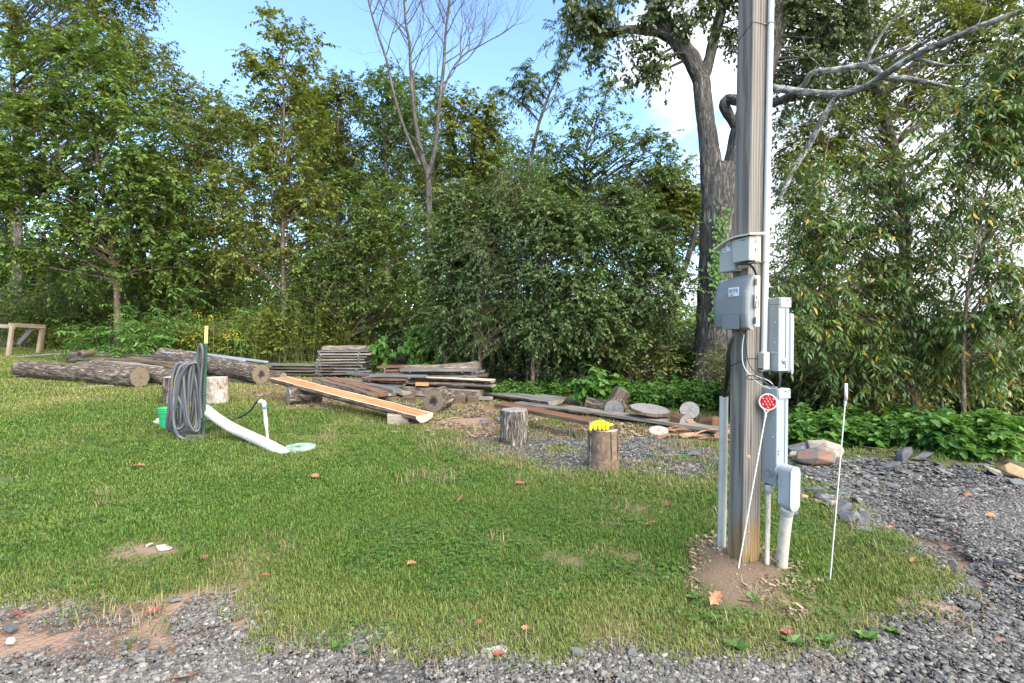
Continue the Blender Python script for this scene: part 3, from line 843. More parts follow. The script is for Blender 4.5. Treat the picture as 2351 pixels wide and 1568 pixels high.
def blob_pts(rng, blobs, d, n, thick=0.9, inner=0.35):
    """Clump points in ellipsoids given as (u, v, ru, rv[, depth offset])."""
    w = np.array([b[2] * b[3] for b in blobs], float); w /= w.sum()
    P_, O_ = [], []
    for b, nb in zip(blobs, rng.multinomial(n, w)):
        dd = d + (b[4] if len(b) > 4 else 0)
        c = D(b[0], b[1], dd); rx, rz = P(b[2], dd), P(b[3], dd); ry = min(rx, rz) * thick
        q = nrm(rng.normal(0, 1, (nb, 3))) * (inner + (1 - inner) * rng.random((nb, 1)) ** 0.6)
        P_.append(c + q * np.array([rx, ry, rz])); O_.append(q)
    return np.vstack(P_), np.vstack(O_)

def tree(name, label, d, trunk, r0, blobs, n, bark, leafm, seed, tw=7, tl=0.7, nl=14, leaf=0.13, tm=LEAF_D, group='trees at the edge of the wood', r1=None, lr=0.035, nparts=0, twig_r=0.005, extra=None, base=None, **kw):
    rng = np.random.default_rng(seed)
    pts = [D(u, v, d + (q[0] if q else 0)) for (u, v, *q) in trunk]
    b = pts[0].copy()
    if base is None:
        g = float(hgt(b[0], b[1])) - 0.1
        if g < b[2]: pts.insert(0, np.array([b[0], b[1], g]))
    ax = spline(pts, 28)
    ar = np.linspace(r0, r1 if r1 else r0 * 0.18, len(ax))
    ar[:3] *= np.array([1.35, 1.15, 1.05])
    rt = root(name, ax[0], label, 'tree', group)
    mb = MB()
    jit = np.cumsum(rng.normal(0, r0 * 0.10, (len(ax), 3)), 0) * np.array([1, 1, 0]) * 0.6
    ax = ax + jit - jit[0]
    mb.tube(ax, ar, 10)
    clumps, out = blob_pts(rng, blobs, d, n)
    sel = clumps if len(clumps) < 130 else clumps[rng.choice(len(clumps), 130, replace=False)]
    limbs(mb, rng, ax, ar, sel, lr)
    if extra: extra(mb, ax, ar, rng)
    tg_, Pl, Xl, Nl, Sl = sprays(rng, clumps, out, tw, tl, nl, leaf, **kw)
    mb.build('trunk', bark, rt, smooth=True)
    tb = MB(); tb.twigs(*tg_, twig_r); tb.build('twigs', bark, rt)['kind'] = 'stuff'
    if nparts:
        dist = np.linalg.norm(Pl - np.array([0, 0, CAM_H]), axis=1)
        sz = Sl / dist
        uv = np.stack([Pl[:, 0] / Pl[:, 1], Pl[:, 2]], 1)
        okv = (np.abs(Pl[:, 0]) < Pl[:, 1] * 0.99)
        order = np.argsort(-(sz * okv))[:nparts]
        rest = np.setdiff1d(np.arange(len(Pl)), order)
        lm = MB().leaves(np.zeros((1, 3)), np.array([[1., 0, 0]]), np.array([[0, 0, 1.]]), np.ones(1), tm)
        shared = [lm.mesh('leaf', m) for m in (leafm if isinstance(leafm, list) else [leafm])]
        for q in order:
            x = nrm(Xl[q]); y = nrm(np.cross(Nl[q], x)); z = np.cross(x, y)
            o = bpy.data.objects.new('leaf', shared[rng.integers(len(shared))]); COL.objects.link(o)
            o.parent = rt
            M = Matrix(np.stack([x, y, z], 1).tolist())
            o.rotation_euler = M.to_euler(); o.scale = (float(Sl[q]),) * 3
            o.location = Vector((Pl[q] - ax[0]).tolist())
        Pl, Xl, Nl, Sl = Pl[rest], Xl[rest], Nl[rest], Sl[rest]
    lm0 = leafm[0] if isinstance(leafm, list) else leafm
    MB().leaves(Pl, Xl, Nl, Sl, tm).build('crown', lm0, rt)['kind'] = 'stuff'
    return rt

# front row, left to right
tree('broadleaf_tree', 'full green broadleaf tree at the far left, its thin trunk bending above the feathery bush', 17.0,
     [(270, 790), (270, 700), (262, 600), (246, 490), (228, 400), (216, 300), (212, 190)], 0.125,
     [(205, 190, 140, 110), (120, 320, 140, 130), (300, 320, 120, 120), (70, 480, 130, 130), (250, 480, 150, 110), (365, 450, 80, 120), (170, 590, 170, 70), (400, 590, 60, 60), (230, 100, 80, 50)], 240,
     B_BROWN, M_MID, 101, tw=9, tl=0.85, nl=15, leaf=0.175, droop=0.35)
tree('tall_tree', 'tall dark olive tree reaching above the picture at the top left corner', 23.0,
     [(40, 800), (36, 500), (30, 200), (20, -60)], 0.22,
     [(290, 60, 100, 120), (160, 40, 160, 120), (60, 200, 120, 170), (340, 200, 90, 110), (420, 260, 60, 80), (470, 260, 40, 50), (250, -40, 120, 60)], 330,
     B_GREY, M_OLIVE, 102, tw=8, tl=1.0, nl=16, leaf=0.15)
tree('pointed_tree', 'slim pointed yellow-green tree standing alone against the sky left of the dead tree', 17.0,
     [(652, 830), (650, 640), (648, 450), (650, 250), (645, 60)], 0.11,
     [(645, 60, 45, 30), (650, 115, 80, 45), (640, 190, 85, 50), (600, 160, 35, 40), (690, 250, 60, 60), (590, 290, 60, 50), (650, 330, 110, 70), (600, 420, 110, 70), (710, 420, 70, 70), (610, 490, 110, 50), (690, 550, 80, 50), (560, 560, 50, 50)], 170,
     B_BROWN, M_YEL, 103, tw=7, tl=0.6, nl=12, leaf=0.15)
tree('olive_tree', 'loose olive tree filling the gap left of the slim pointed tree', 19.5,
     [(402, 800), (403, 700), (406, 560), (420, 420), (440, 300)], 0.10,
     [(450, 330, 60, 80), (480, 440, 80, 110), (420, 520, 70, 90), (500, 590, 90, 80), (540, 290, 40, 60), (380, 640, 80, 60)], 170,
     B_BROWN, M_OLIVE, 104, tw=8, tl=0.8, nl=13, leaf=0.14)
tree('mixed_tree', 'round-topped green tree just right of the slim pointed tree', 25.0,
     [(775, 810), (776, 600), (780, 400), (775, 230)], 0.17,
     [(770, 210, 60, 45), (800, 310, 80, 80), (735, 330, 60, 90), (740, 450, 90, 80), (840, 420, 70, 80), (720, 260, 40, 60)], 200,
     B_GREY, M_OLIVE, 105, tw=8, tl=0.9, nl=13, leaf=0.17)
tree('mixed_tree', 'green tree with open forked trunks directly left of the dead tree', 24.0,
     [(892, 800), (890, 540), (888, 400), (880, 230)], 0.20,
     [(880, 200, 55, 45), (930, 240, 50, 50), (895, 300, 75, 60), (860, 420, 70, 60), (935, 420, 60, 70), (870, 540, 80, 60), (980, 330, 40, 50)], 150,
     B_GREY, M_MID, 106, tw=7, tl=0.85, nl=12, leaf=0.17)
tree('mixed_tree', 'bright green tree right of the dead tree, its top level with the compound-leaved tree', 21.0,
     [(1060, 820), (1062, 600), (1075, 420), (1085, 230)], 0.14,
     [(1085, 240, 60, 45), (1040, 290, 60, 60), (1110, 320, 50, 60), (1010, 420, 80, 60), (1090, 420, 60, 60), (1040, 510, 90, 60), (1120, 260, 30, 30)], 160,
     B_GREY, M_YEL, 107, tw=8, tl=0.8, nl=13, leaf=0.16)
tree('sunlit_tree', 'bushy yellow-green tree low in front of the dead tree trunk', 17.5,
     [(800, 830), (805, 700), (830, 600), (850, 500)], 0.09,
     [(860, 500, 90, 60), (790, 560, 80, 70), (880, 610, 90, 60), (780, 660, 90, 60), (900, 690, 90, 60), (700, 650, 70, 70), (960, 540, 60, 60)], 190,
     B_BROWN, M_MID, 108, tw=8, tl=0.75, nl=13, leaf=0.13)
tree('feathery_tree', 'dark slender tree with long hanging compound leaves against the blue sky', 16.5,
     [(1212, 840), (1214, 430), (1232, 310), (1255, 230), (1290, 160), (1325, 95)], 0.09,
     [(1165, 205, 30, 25), (1200, 170, 35, 30), (1290, 80, 35, 30), (1310, 120, 35, 40), (1300, 190, 35, 30), (1185, 235, 40, 25), (1265, 145, 30, 30), (1230, 200, 30, 40), (1295, 45, 20, 15), (1260, 330, 60, 40), (1190, 340, 40, 40)], 46,
     B_GREY, M_DARK, 109, tw=5, tl=0.62, nl=20, leaf=0.15, tm=LEAF_L, droop=0.55, ldroop=0.55, side=1.1, spread=0.6, twig_r=0.006, group=None)
tree('open_tree', 'loose round-crowned tree with sky showing through, left of the big oak', 18.5,
     [(1352, 850), (1354, 480), (1342, 420), (1345, 340), (1385, 240)], 0.13,
     [(1290, 320, 45, 45), (1345, 280, 55, 50), (1400, 220, 40, 35), (1395, 175, 22, 20), (1430, 320, 55, 45), (1500, 330, 35, 45), (1340, 390, 60, 35), (1450, 410, 55, 40), (1520, 400, 35, 30), (1270, 400, 40, 40)], 105,
     B_GREY, M_MID, 110, tw=7, tl=0.55, nl=11, leaf=0.14, lr=0.05)
dk = [('leftmost of the dark dense young trees behind the lumber pile', 13.4, 1022, [(1075, 480, 70, 60), (1020, 600, 60, 80), (1090, 620, 80, 90), (1040, 740, 70, 60), (1100, 550, 60, 60)]),
      ('second dark dense young tree from the left behind the lumber pile', 12.8, 1102, [(1190, 440, 70, 70), (1160, 560, 90, 80), (1220, 640, 90, 90), (1150, 740, 90, 60), (1120, 680, 60, 60)]),
      ('dark dense young tree behind the chopping stumps', 12.2, 1222, [(1300, 520, 80, 60), (1280, 620, 90, 80), (1340, 700, 90, 80), (1250, 740, 80, 50), (1230, 500, 60, 50)]),
      ('dark dense young tree between the leaning trunk and the oak', 12.9, 1445, [(1430, 480, 70, 50), (1420, 590, 90, 80), (1490, 660, 90, 90), (1410, 740, 80, 50), (1530, 560, 40, 60)])]
for q, (lb, d, u, bl) in enumerate(dk):
    tree('young_tree', lb, d, [(u, 880), (u + 3, 760), (u + 25, 600), (bl[0][0], bl[0][1])], 0.065, bl, 235, B_BROWN, M_DARK, 120 + q, tw=8, tl=0.55, nl=14, leaf=0.105, tm=LEAF_L if q == 1 else LEAF_D, droop=0.4, ldroop=0.4)
# second row, farther back
rng0 = np.random.default_rng(5)
back = [('rear tree filling the gap at the far left edge', 28, 30, [(20, 560, 110, 100), (0, 680, 110, 90), (110, 640, 100, 80), (-10, 420, 60, 100)], M_MID), ('rear tree behind the full green tree', 30, 330, [(330, 560, 110, 110), (230, 680, 120, 70), (420, 680, 110, 70), (340, 420, 90, 90)], M_OLIVE), ('rear tree seen low between the slim pointed tree and the dead tree', 29, 850, [(780, 640, 110, 80), (900, 600, 100, 80), (960, 680, 90, 70), (690, 690, 90, 60)], M_MID),('rear tree glimpsed between the two left trees', 32, 520, [(530, 330, 90, 110), (470, 470, 110, 110), (580, 470, 90, 90), (540, 600, 120, 70)], M_MID),
        ('rear tree behind the round-topped green tree', 33, 700, [(740, 250, 70, 70), (690, 380, 90, 100), (800, 430, 100, 90), (740, 560, 130, 80)], M_MID),
        ('rear tree behind the dead tree', 34, 985, [(960, 220, 60, 50), (940, 350, 90, 90), (1030, 400, 80, 90), (990, 540, 120, 80)], M_DARK),
        ('rear tree showing above the dark young trees', 27, 1180, [(1170, 400, 80, 60), (1250, 430, 70, 50), (1130, 480, 90, 70), (1290, 480, 80, 60)], M_MID),
        ('rear tree below the loose round crown, left of the oak', 26, 1480, [(1480, 450, 90, 50), (1560, 440, 50, 60), (1400, 500, 90, 50), (1540, 520, 80, 60)], M_OLIVE)]
for q, (lb, d, u, bl, lm) in enumerate(back):
    tree('rear_tree', lb, d, [(u, 800), (u + 4, 600), (bl[0][0], bl[0][1] + 20)], 0.18, bl, 170, B_GREY, lm, 140 + q, tw=8, tl=1.2, nl=13, leaf=0.24, group='trees farther back in the wood')

# dead tree
def fork(mb, rng, p, d, L, r, depth):
    n = 6
    pts = [p]; dd = d.copy()
    for q in range(n - 1):
        dd = nrm(dd + rng.normal(0, 0.10, 3) + np.array([0, 0, 0.05])); pts.append(pts[-1] + dd * L / (n - 1))
    pts = np.array(pts)
    mb.tube(pts, np.linspace(r, r * 0.55, n), 6 if r > 0.03 else 4, caps=False)
    if depth == 0: return
    k = 2 + (rng.random() < 0.6) + (depth >= 2)
    for q in range(k):
        i = n - 1 if q == 0 else rng.integers(2, n)
        sd = nrm(rng.normal(0, 1, 3) * np.array([1, 0.6, 0.35]))
        nd = nrm(dd * 0.9 + sd * (0.28 if q == 0 else 0.75) + np.array([0, 0, 0.28]))
        fork(mb, rng, pts[i], nd, L * rng.uniform(0.62, 0.85), r * (0.58 if q == 0 else 0.42), depth - 1)
dT = 19.5
rng = np.random.default_rng(77)
g0 = D(985, 800, dT); g0[2] = hgt(g0[0], g0[1]) - 0.1
rt = root('dead_tree', g0, 'bare dead grey tree with fanned leafless branches against the blue sky', 'tree')
mb = MB()
def dpath(pts, ra, rb, n=20):
    q = spline([D(u, v, dT + (x[0] if x else 0)) for u, v, *x in pts], n)
    mb.tube(q, np.linspace(ra, rb, n), 8); return q
dpath([(985, 800), (985, 520), (984, 430), (980, 380)], 0.13, 0.12)
qa = dpath([(980, 400), (962, 330), (950, 250), (943, 160), (940, 100), (930, 40), (925, -60)], 0.095, 0.03)
qb = dpath([(985, 400), (1000, 330), (1008, 240), (1018, 160), (1022, 90), (1030, 20), (1038, -60)], 0.092, 0.03)
qc = dpath([(965, 380), (930, 300), (905, 220), (888, 140), (868, 80), (850, 20), (838, -40)], 0.068, 0.024)
qd = dpath([(1008, 240), (1030, 175), (1060, 130), (1100, 105)], 0.04, 0.018)
for pth, ks in ((qa, (6, 8, 9, 10, 11, 12, 13, 14, 15, 16, 17, 18)), (qb, (6, 8, 10, 11, 12, 13, 14, 15, 16, 17, 18)), (qc, (10, 13, 15, 16)), (qd, (8, 12, 15, 17, 19))):
    for kq in ks:
        tgt = nrm(pth[min(kq + 1, len(pth) - 1)] - pth[kq - 1])
        sd = nrm(rng.normal(0, 1, 3) * np.array([1, 0.5, 0.2]))
        fork(mb, rng, pth[kq], nrm(tgt * 0.8 + sd * 0.7 + np.array([0.05, 0, 0.2])), 1.35, 0.025, 3)
for u1, v1, u2, v2 in ((978, 420, 1000, 375), (985, 400, 1010, 395), (972, 350, 930, 300)):
    mb.tube(spline([D(u1, v1, dT - .1), D((u1 + u2) / 2 + 4, (v1 + v2) / 2 - 3, dT - .2), D(u2, v2, dT - .3)], 6), np.linspace(0.03, 0.012, 6), 5)
mb.build('trunk', B_DEAD, rt, smooth=True)

# big oak
dO = 13.0
g0 = D(1635, 906, dO); g0[2] = hgt(g0[0], g0[1])
rt = root('oak_tree', g0, 'massive grey-barked oak with a forked trunk rising behind the utility post', 'tree')
mb = MB()
def bark_disp(th, s, r):
    x, y = np.cos(th) * r, np.sin(th) * r
    n = fbm(x * 9 + 5, y * 9 + 3, s * 1.7, 3)
    rid = 1 - np.abs(n - 0.5) * 5
    return 1 - 0.030 * np.clip(rid, 0, 1) / np.maximum(r, 0.1) * 1.0 + 0.05 * (fbm(x * 2 + 3, y * 2 + s, s * 1.1, 2) - 0.5)
def opath(pts, n=40, sides=20, disp=bark_disp, m=None, k=1.0):
    q = spline([D(u, v, dO + (x[0] if x else 0)) for u, v, r, *x in pts], n)
    rr = np.interp(np.linspace(0, 1, n), np.linspace(0, 1, len(pts)), [P(p[2], dO) * k for p in pts])
    (m or mb).tube(q, rr, sides, disp=disp); return q, rr
opath([(1634, 935, 60), (1634, 895, 48), (1640, 820, 45), (1644, 700, 43), (1648, 580, 41), (1652, 480, 41), (1655, 420, 39), (1660, 380, 34)], 130, 72)
opath([(1637, 470, 26), (1632, 390, 25), (1627, 320, 22), (1619, 270, 20), (1613, 215, 20), (1610, 180, 20)], 50, 40)
oa, oar = opath([(1612, 190, 20), (1590, 140, 20), (1556, 95, 19), (1525, 50, 19), (1497, -10, 18), (1480, -80, 15)], 40, 32)
ob, obr = opath([(1612, 200, 14), (1624, 150, 13), (1638, 95, 12), (1652, 40, 12), (1663, -15, 11), (1672, -80, 9)], 30, 24)
oc, ocr = opath([(1573, 118, 13), (1535, 85, 12), (1490, 70, 11), (1430, 70, 10), (1390, 82, 9), (1370, 105, 6), (1358, 120, 3)], 30, 16)
od, odr = opath([(1668, 470, 30), (1690, 380, 31), (1715, 280, 31), (1742, 190, 30), (1768, 90, 29), (1786, 10, 28), (1802, -80, 26)], 60, 44)
# limb that leaves the right stem to the left, loops and runs off to the right
opath([(1690, 290, 13), (1672, 262, 12), (1662, 240, 12), (1672, 228, 12), (1700, 232, 12, -0.6), (1740, 240, 11, -1.0), (1790, 232, 10, -1.4), (1830, 212, 9, -1.8)], 30, 16)
mb.build('trunk', B_OAK, rt, smooth=True)
lb_ = MB()
oe, oer = opath([(1740, 205, 11, -0.4), (1768, 202, 11, -1.2), (1850, 212, 10, -2.0), (1925, 216, 10, -2.6), (1985, 200, 9, -3.0), (2040, 165, 9, -3.4), (2100, 128, 8, -3.8), (2200, 82, 7, -4.4), (2290, 45, 6, -4.8), (2390, 12, 5, -5.2)], 60, 14, None, lb_, .66)
of, ofr = opath([(1800, 232, 8, -1.5), (1845, 195, 8, -1.9), (1865, 168, 8, -2.1), (1920, 160, 8, -2.5), (1985, 150, 8, -2.9), (2010, 160, 8, -3.0), (2035, 178, 8, -3.2), (2080, 180, 7, -3.4), (2130, 190, 6, -3.7)], 50, 12, None, lb_, .66)
opath([(1985, 150, 6, -2.9), (2020, 135, 6, -3.1), (2055, 120, 5, -3.3), (2090, 105, 4, -3.4)], 16, 8, None, lb_, .66)
opath([(1985, 150, 5, -2.9), (2005, 110, 5, -3.0), (2030, 70, 4, -3.1), (2075, 20, 3, -3.3)], 16, 8, None, lb_, .66)
opath([(2085, 135, 4, -3.7), (2120, 138, 4, -3.9), (2170, 150, 3, -4.1), (2230, 148, 2, -4.3)], 16, 6, None, lb_, .66)
opath([(2130, 188, 5, -3.7), (2170, 198, 4, -3.9), (2200, 200, 2, -4.0)], 10, 6, None, lb_, .66)
opath([(1925, 216, 7, -2.6), (1905, 245, 8, -2.45), (1885, 280, 8, -2.3), (1850, 345, 9, -2.0), (1820, 390, 9, -1.9), (1790, 460, 7, -1.8)], 16, 10, None, lb_, .66)
for (u, v) in ((1880, 212), (1960, 205), (2060, 150), (2150, 105), (2240, 66), (1900, 162)):
    rr_ = np.random.default_rng(u)
    a = D(u, v, dO - 2 - (u - 1850) / 180)
    fork(lb_, rr_, a, nrm(np.array([rr_.normal(0, .6), rr_.normal(0, .3), rr_.uniform(-.4, .9)])), 0.5, 0.011, 1)
lb_.build('lichen_branch', B_LICHEN, rt, smooth=True)
rng = np.random.default_rng(8)
cl, ou = blob_pts(rng, [(1430, 12, 110, 35), (1375, 60, 45, 30), (1440, 108, 60, 25), (1480, 165, 35, 22), (1335, 20, 35, 25), (1390, 130, 40, 20), (1560, 20, 40, 30), (1610, 45, 35, 25), (1690, 50, 40, 40), (1720, -20, 60, 30),
                        (1600, -40, 120, 30), (1465, 185, 14, 10), (1330, 60, 25, 15), (1850, 40, 60, 40), (1930, 60, 50, 50), (1880, 110, 50, 30), (1680, 110, 20, 20), (1520, 135, 35, 20), (1860, 0, 60, 30), (1950, 10, 60, 40), (1840, 150, 50, 40), (1900, 190, 50, 40), (1820, 260, 25, 40)], dO - 0.3, 190)
ax = np.vstack([oa, ob, oc, od]); ar = np.concatenate([oar, obr, ocr, odr])
lm_ = MB()
for c in cl:
    dd = np.linalg.norm(ax - c, axis=1); i = int(np.argmin(dd + np.where(ax[:, 2] > c[2] + .6, .5, 0))); a = ax[i]
    L = np.linalg.norm(c - a); m_ = (a + c) / 2 + rng.normal(0, .12 * L, 3) + np.array([0, 0, .12 * L])
    tt = np.linspace(0, 1, 7)[:, None]
    lm_.tube(a * (1-tt)**2 + 2*m_*tt*(1-tt) + c*tt**2, np.linspace(min(ar[i] * .4, .012 + .012 * L), .006, 7), 5, caps=False)
tg_, Pl, Xl, Nl, Sl = sprays(rng, cl, ou, 6, 0.42, 9, 0.135, droop=0.6, ldroop=0.7, up=0.0, spread=0.8, flat=0.6)
lm_.twigs(*tg_, 0.004); lm_.build('limbs', B_OAK, rt, smooth=True)['kind'] = 'stuff'
MB().leaves(Pl, Xl, Nl, Sl, LEAF_O).build('crown', M_OAK, rt)['kind'] = 'stuff'
# creeper on the oak
rng = np.random.default_rng(9)
n = 330
t_ = rng.random(n); vv = 470 + 260 * t_ ** 0.8; uu = 1655 + 8 * np.sin(vv / 33) + rng.normal(0, 9, n) - 10 * (vv > 600)
Pl = np.array([D(u, v, dO - 0.52 + rng.uniform(-.06, .02)) for u, v in zip(uu, vv)])
Xl = np.stack([rng.normal(0, .5, n), np.full(n, -.25), rng.uniform(-1, -.2, n)], 1); Nl = np.stack([rng.normal(0, .4, n), np.full(n, -1.0), rng.uniform(0, .8, n)], 1)
o = root('creeper_vine', D(1655, 730, dO - .5), 'green creeper climbing the oak trunk beside the upper utility boxes', 'vine')
MB().leaves(Pl, Xl, Nl, rng.uniform(.07, .12, n), LEAF_H).build('foliage', M_BRT, o)['kind'] = 'stuff'
MB().tube(spline([D(u, v, dO - .55) for u, v in ((1648, 860), (1640, 740), (1652, 640), (1660, 540), (1655, 470))], 24), 0.012, 6).build('stem', B_BROWN, o, smooth=True)

# right side: near trees with long hanging leaves, taller ones behind
tree('right_rear_tree', 'tall dark-trunked tree at the upper right whose stem leaves the top of the picture', 15.0,
     [(2088, 900), (2075, 620), (2062, 420), (2000, 180), (1978, 60), (1966, -60)], 0.17,
     [(2010, 60, 80, 60), (2130, 60, 90, 60), (2250, 90, 90, 60), (1930, 150, 60, 40), (2110, 200, 110, 50), (2250, 250, 90, 80), (1900, 330, 70, 60), (2020, 300, 90, 60), (2330, 160, 60, 70), (2060, 420, 90, 50), (2190, 0, 140, 50), (1860, 250, 60, 50), (1830, 350, 50, 60), (1960, 210, 70, 60), (1880, 90, 70, 60)], 370,
     B_GREY, M_OLIVE, 150, tw=7, tl=0.75, nl=11, leaf=0.125, tm=LEAF_O, group='trees on the right behind the gravel', r1=0.12)
tree('right_rear_tree', 'slender tree half hidden behind the upper right of the post', 13.5,
     [(1880, 940), (1884, 700), (1878, 500), (1900, 300)], 0.09,
     [(1840, 430, 60, 50), (1900, 500, 80, 60), (1830, 580, 60, 70), (1930, 620, 90, 60), (1850, 700, 80, 60), (1960, 760, 90, 60), (1860, 800, 80, 50), (1800, 640, 40, 80), (2040, 640, 70, 60)], 240,
     B_BROWN, M_MID, 151, tw=8, tl=0.6, nl=12, leaf=0.10, group='trees on the right behind the gravel')
tree('right_rear_tree', 'thin tree in the lower right background, sky showing beside it', 16.0,
     [(2300, 960), (2290, 800), (2270, 650), (2250, 480)], 0.09,
     [(2240, 430, 80, 60), (2320, 500, 60, 60), (2180, 560, 80, 50), (2290, 740, 90, 50), (2350, 820, 60, 60), (2230, 840, 90, 50), (2130, 720, 80, 50), (2120, 830, 110, 40), (2020, 850, 90, 40)], 160,
     B_BROWN, M_MID, 152, tw=8, tl=0.7, nl=12, leaf=0.11, group='trees on the right behind the gravel')
tree('hanging_leaf_tree', 'reddish-barked young tree with long hanging leaves, its trunk right of the white-topped stake', 7.7,
     [(2103, 1005), (2100, 950), (2097, 880), (2098, 780), (2090, 690), (2086, 580), (2080, 440)], 0.066,
     [(1860, 640, 90, 50), (1950, 560, 90, 50), (2050, 490, 80, 50), (1990, 700, 100, 55), (2100, 640, 80, 50), (2160, 560, 60, 50), (2060, 800, 110, 50), (2180, 760, 80, 45), (1900, 770, 90, 45), (2130, 830, 90, 35), (2010, 400, 70, 40), (1860, 520, 60, 40), (2200, 840, 70, 35), (1850, 400, 50, 30), (1830, 760, 50, 50), (1980, 850, 120, 30)], 215,
     B_BROWN, M_RIGHT, 153, tw=7, tl=0.45, nl=13, leaf=0.120, tm=LEAF_L, droop=0.42, ldroop=0.5, spread=0.75, nparts=280, group='young trees with hanging leaves on the right', lr=0.012, twig_r=0.003)
tree('hanging_leaf_tree', 'young tree with long hanging leaves leaning in from the right edge', 6.9,
     [(2218, 1045), (2213, 900), (2212, 800), (2225, 650), (2260, 480), (2290, 300)], 0.034,
     [(2290, 260, 70, 60), (2230, 330, 60, 50), (2330, 350, 60, 70), (2200, 430, 60, 40), (2300, 470, 60, 40), (2330, 200, 50, 50), (2270, 640, 60, 40), (2330, 700, 50, 40), (2250, 760, 70, 40), (2320, 830, 50, 40), (2180, 250, 40, 30), (2345, 580, 40, 60), (2340, 100, 50, 60)], 135,
     B_BROWN, M_RIGHT, 154, tw=7, tl=0.45, nl=13, leaf=0.120, tm=LEAF_L, droop=0.45, ldroop=0.55, spread=0.75, nparts=280, group='young trees with hanging leaves on the right', lr=0.012, twig_r=0.003)
tree('crooked_sapling', 'thin crooked sapling between the reddish trunk and the right edge', 7.6,
     [(2166, 1003), (2163, 930), (2156, 880), (2150, 830), (2165, 760)], 0.034,
     [(2160, 800, 60, 30), (2110, 760, 50, 30), (2190, 720, 50, 40)], 22, B_BROWN, M_RIGHT, 155, tw=6, tl=0.40, nl=10, leaf=0.10, tm=LEAF_L, droop=0.5, ldroop=0.7, group='young trees with hanging leaves on the right', lr=0.015, twig_r=0.003)

# bare leaning trunk in the wood behind the stumps
o = root('leaning_trunk', D(1300, 895, 13.6), 'bare trunk leaning to the right in the wood behind the stumps', 'tree trunk')
mb = MB(); mb.tube(spline([D(1296, 900, 13.6), D(1345, 855, 13.7), D(1395, 820, 13.8), D(1470, 745, 14.0), D(1560, 640, 14.3), D(1600, 520, 14.6)], 24), np.linspace(.18, .07, 24), 14); mb.build('trunk', B_GREY, o, smooth=True)
for (lb, u, v0, v1, d, r) in (('dark straight trunk at the left behind the lumber pile', 1022, 850, 700, 13.9, .085), ('slim pale trunk right of the lumber pile', 1102, 870, 700, 13.3, .05),
                              ('thin trunk behind the first chopping stump', 1222, 870, 700, 13.2, .05), ('dark trunk beside the leaning trunk', 1332, 880, 690, 13.0, .075), ('slim pale trunk left of the oak', 1446, 895, 700, 13.4, .055)):
    a = D(u, v0, d); a[2] = hgt(a[0], a[1]) - .05
    o = root('bare_trunk', a, lb, 'tree trunk', 'bare lower trunks along the wood edge')
    MB().tube(spline([a, D(u + 2, (v0 + v1) / 2, d), D(u + 6, v1, d + .2), D(u + 20, v1 - 120, d + .6)], 14), np.linspace(r * 1.15, r * .6, 14), 10).build('trunk', B_BROWN if r < .06 else B_GREY, o, smooth=True)

# ------------------------------------------------------------------ bushes, thicket and weeds
def bush(name, label, base, n_st, h, w, leafm, seed, tw=5, tl=0.4, nl=10, leaf=0.1, tm=LEAF_D, cat='bush', group=None, per=4, lean=0.35, stem=0.010, kind=None, **kw):
    rng = np.random.default_rng(seed)
    base = np.asarray(base, float)
    rt = root(name, base, label, cat, group)
    mb = MB(); cl, ou = [], []
    for q in range(n_st):
        a = base + np.array([rng.uniform(-.5, .5) * w, rng.uniform(-.35, .35) * w, 0]); a[2] = hgt(a[0], a[1]) - .03
        dirv = np.array([rng.normal(0, lean), rng.normal(0, lean), 1.0]); hh = h * rng.uniform(.55, 1.05)
        tip = a + nrm(dirv) * hh; mid = (a + tip) / 2 + np.array([0, 0, .08 * hh])
        pth = spline([a, mid, tip], 7)
        mb.tube(pth, np.linspace(stem, stem * .4, 7), 4, caps=False)
        for k in range(per):
            f = rng.uniform(.3, 1.0); cl.append(pth[0] * 0 + pth[int(f * 6)]); ou.append(np.append(rng.normal(0, .8, 2), .4))
    tg_, Pl, Xl, Nl, Sl = sprays(rng, np.array(cl), np.array(ou), tw, tl, nl, leaf, **kw)
    k = Pl[:, 2] > hgt(Pl[:, 0], Pl[:, 1]) + .01
    mb.twigs(*tg_, stem * .3); mb.build('stems', B_BROWN if stem > .008 else M_STEM, rt)['kind'] = 'stuff'
    MB().leaves(Pl[k], Xl[k], Nl[k], Sl[k], tm).build('foliage', leafm, rt)['kind'] = 'stuff'
    return rt
M_STEM = m_plain('green_stem', (0.12, 0.14, 0.05), 0.7, 0.2)
def gxy(u, d):
    p = D(u, 784, d); p[2] = hgt(p[0], p[1]); return p
# sumac-like bush, goldenrod, tall weeds on the left
bush('compound_leaf_bush', 'bright green bush with long feathery compound leaves below the left tree', gxy(305, 15.6), 16, 1.9, 2.6, M_BRT, 201, tw=4, tl=0.85, nl=20, leaf=0.17, tm=LEAF_L, droop=0.45, ldroop=0.3, side=1.2, spread=0.55, per=3)
bush('compound_leaf_bush', 'smaller feathery bush just left of the larger feathery one', gxy(222, 15.9), 8, 1.2, 1.4, M_BRT, 202, tw=4, tl=0.7, nl=18, leaf=0.15, tm=LEAF_L, droop=0.45, ldroop=0.3, side=1.2, spread=0.55, per=3)
bush('compound_leaf_bush', 'taller bright feathery bush behind the steel fence post', gxy(500, 16.6), 16, 2.5, 2.8, M_BRT, 203, tw=4, tl=0.8, nl=18, leaf=0.17, tm=LEAF_L, droop=0.4, ldroop=0.3, side=1.2, spread=0.55, per=3)
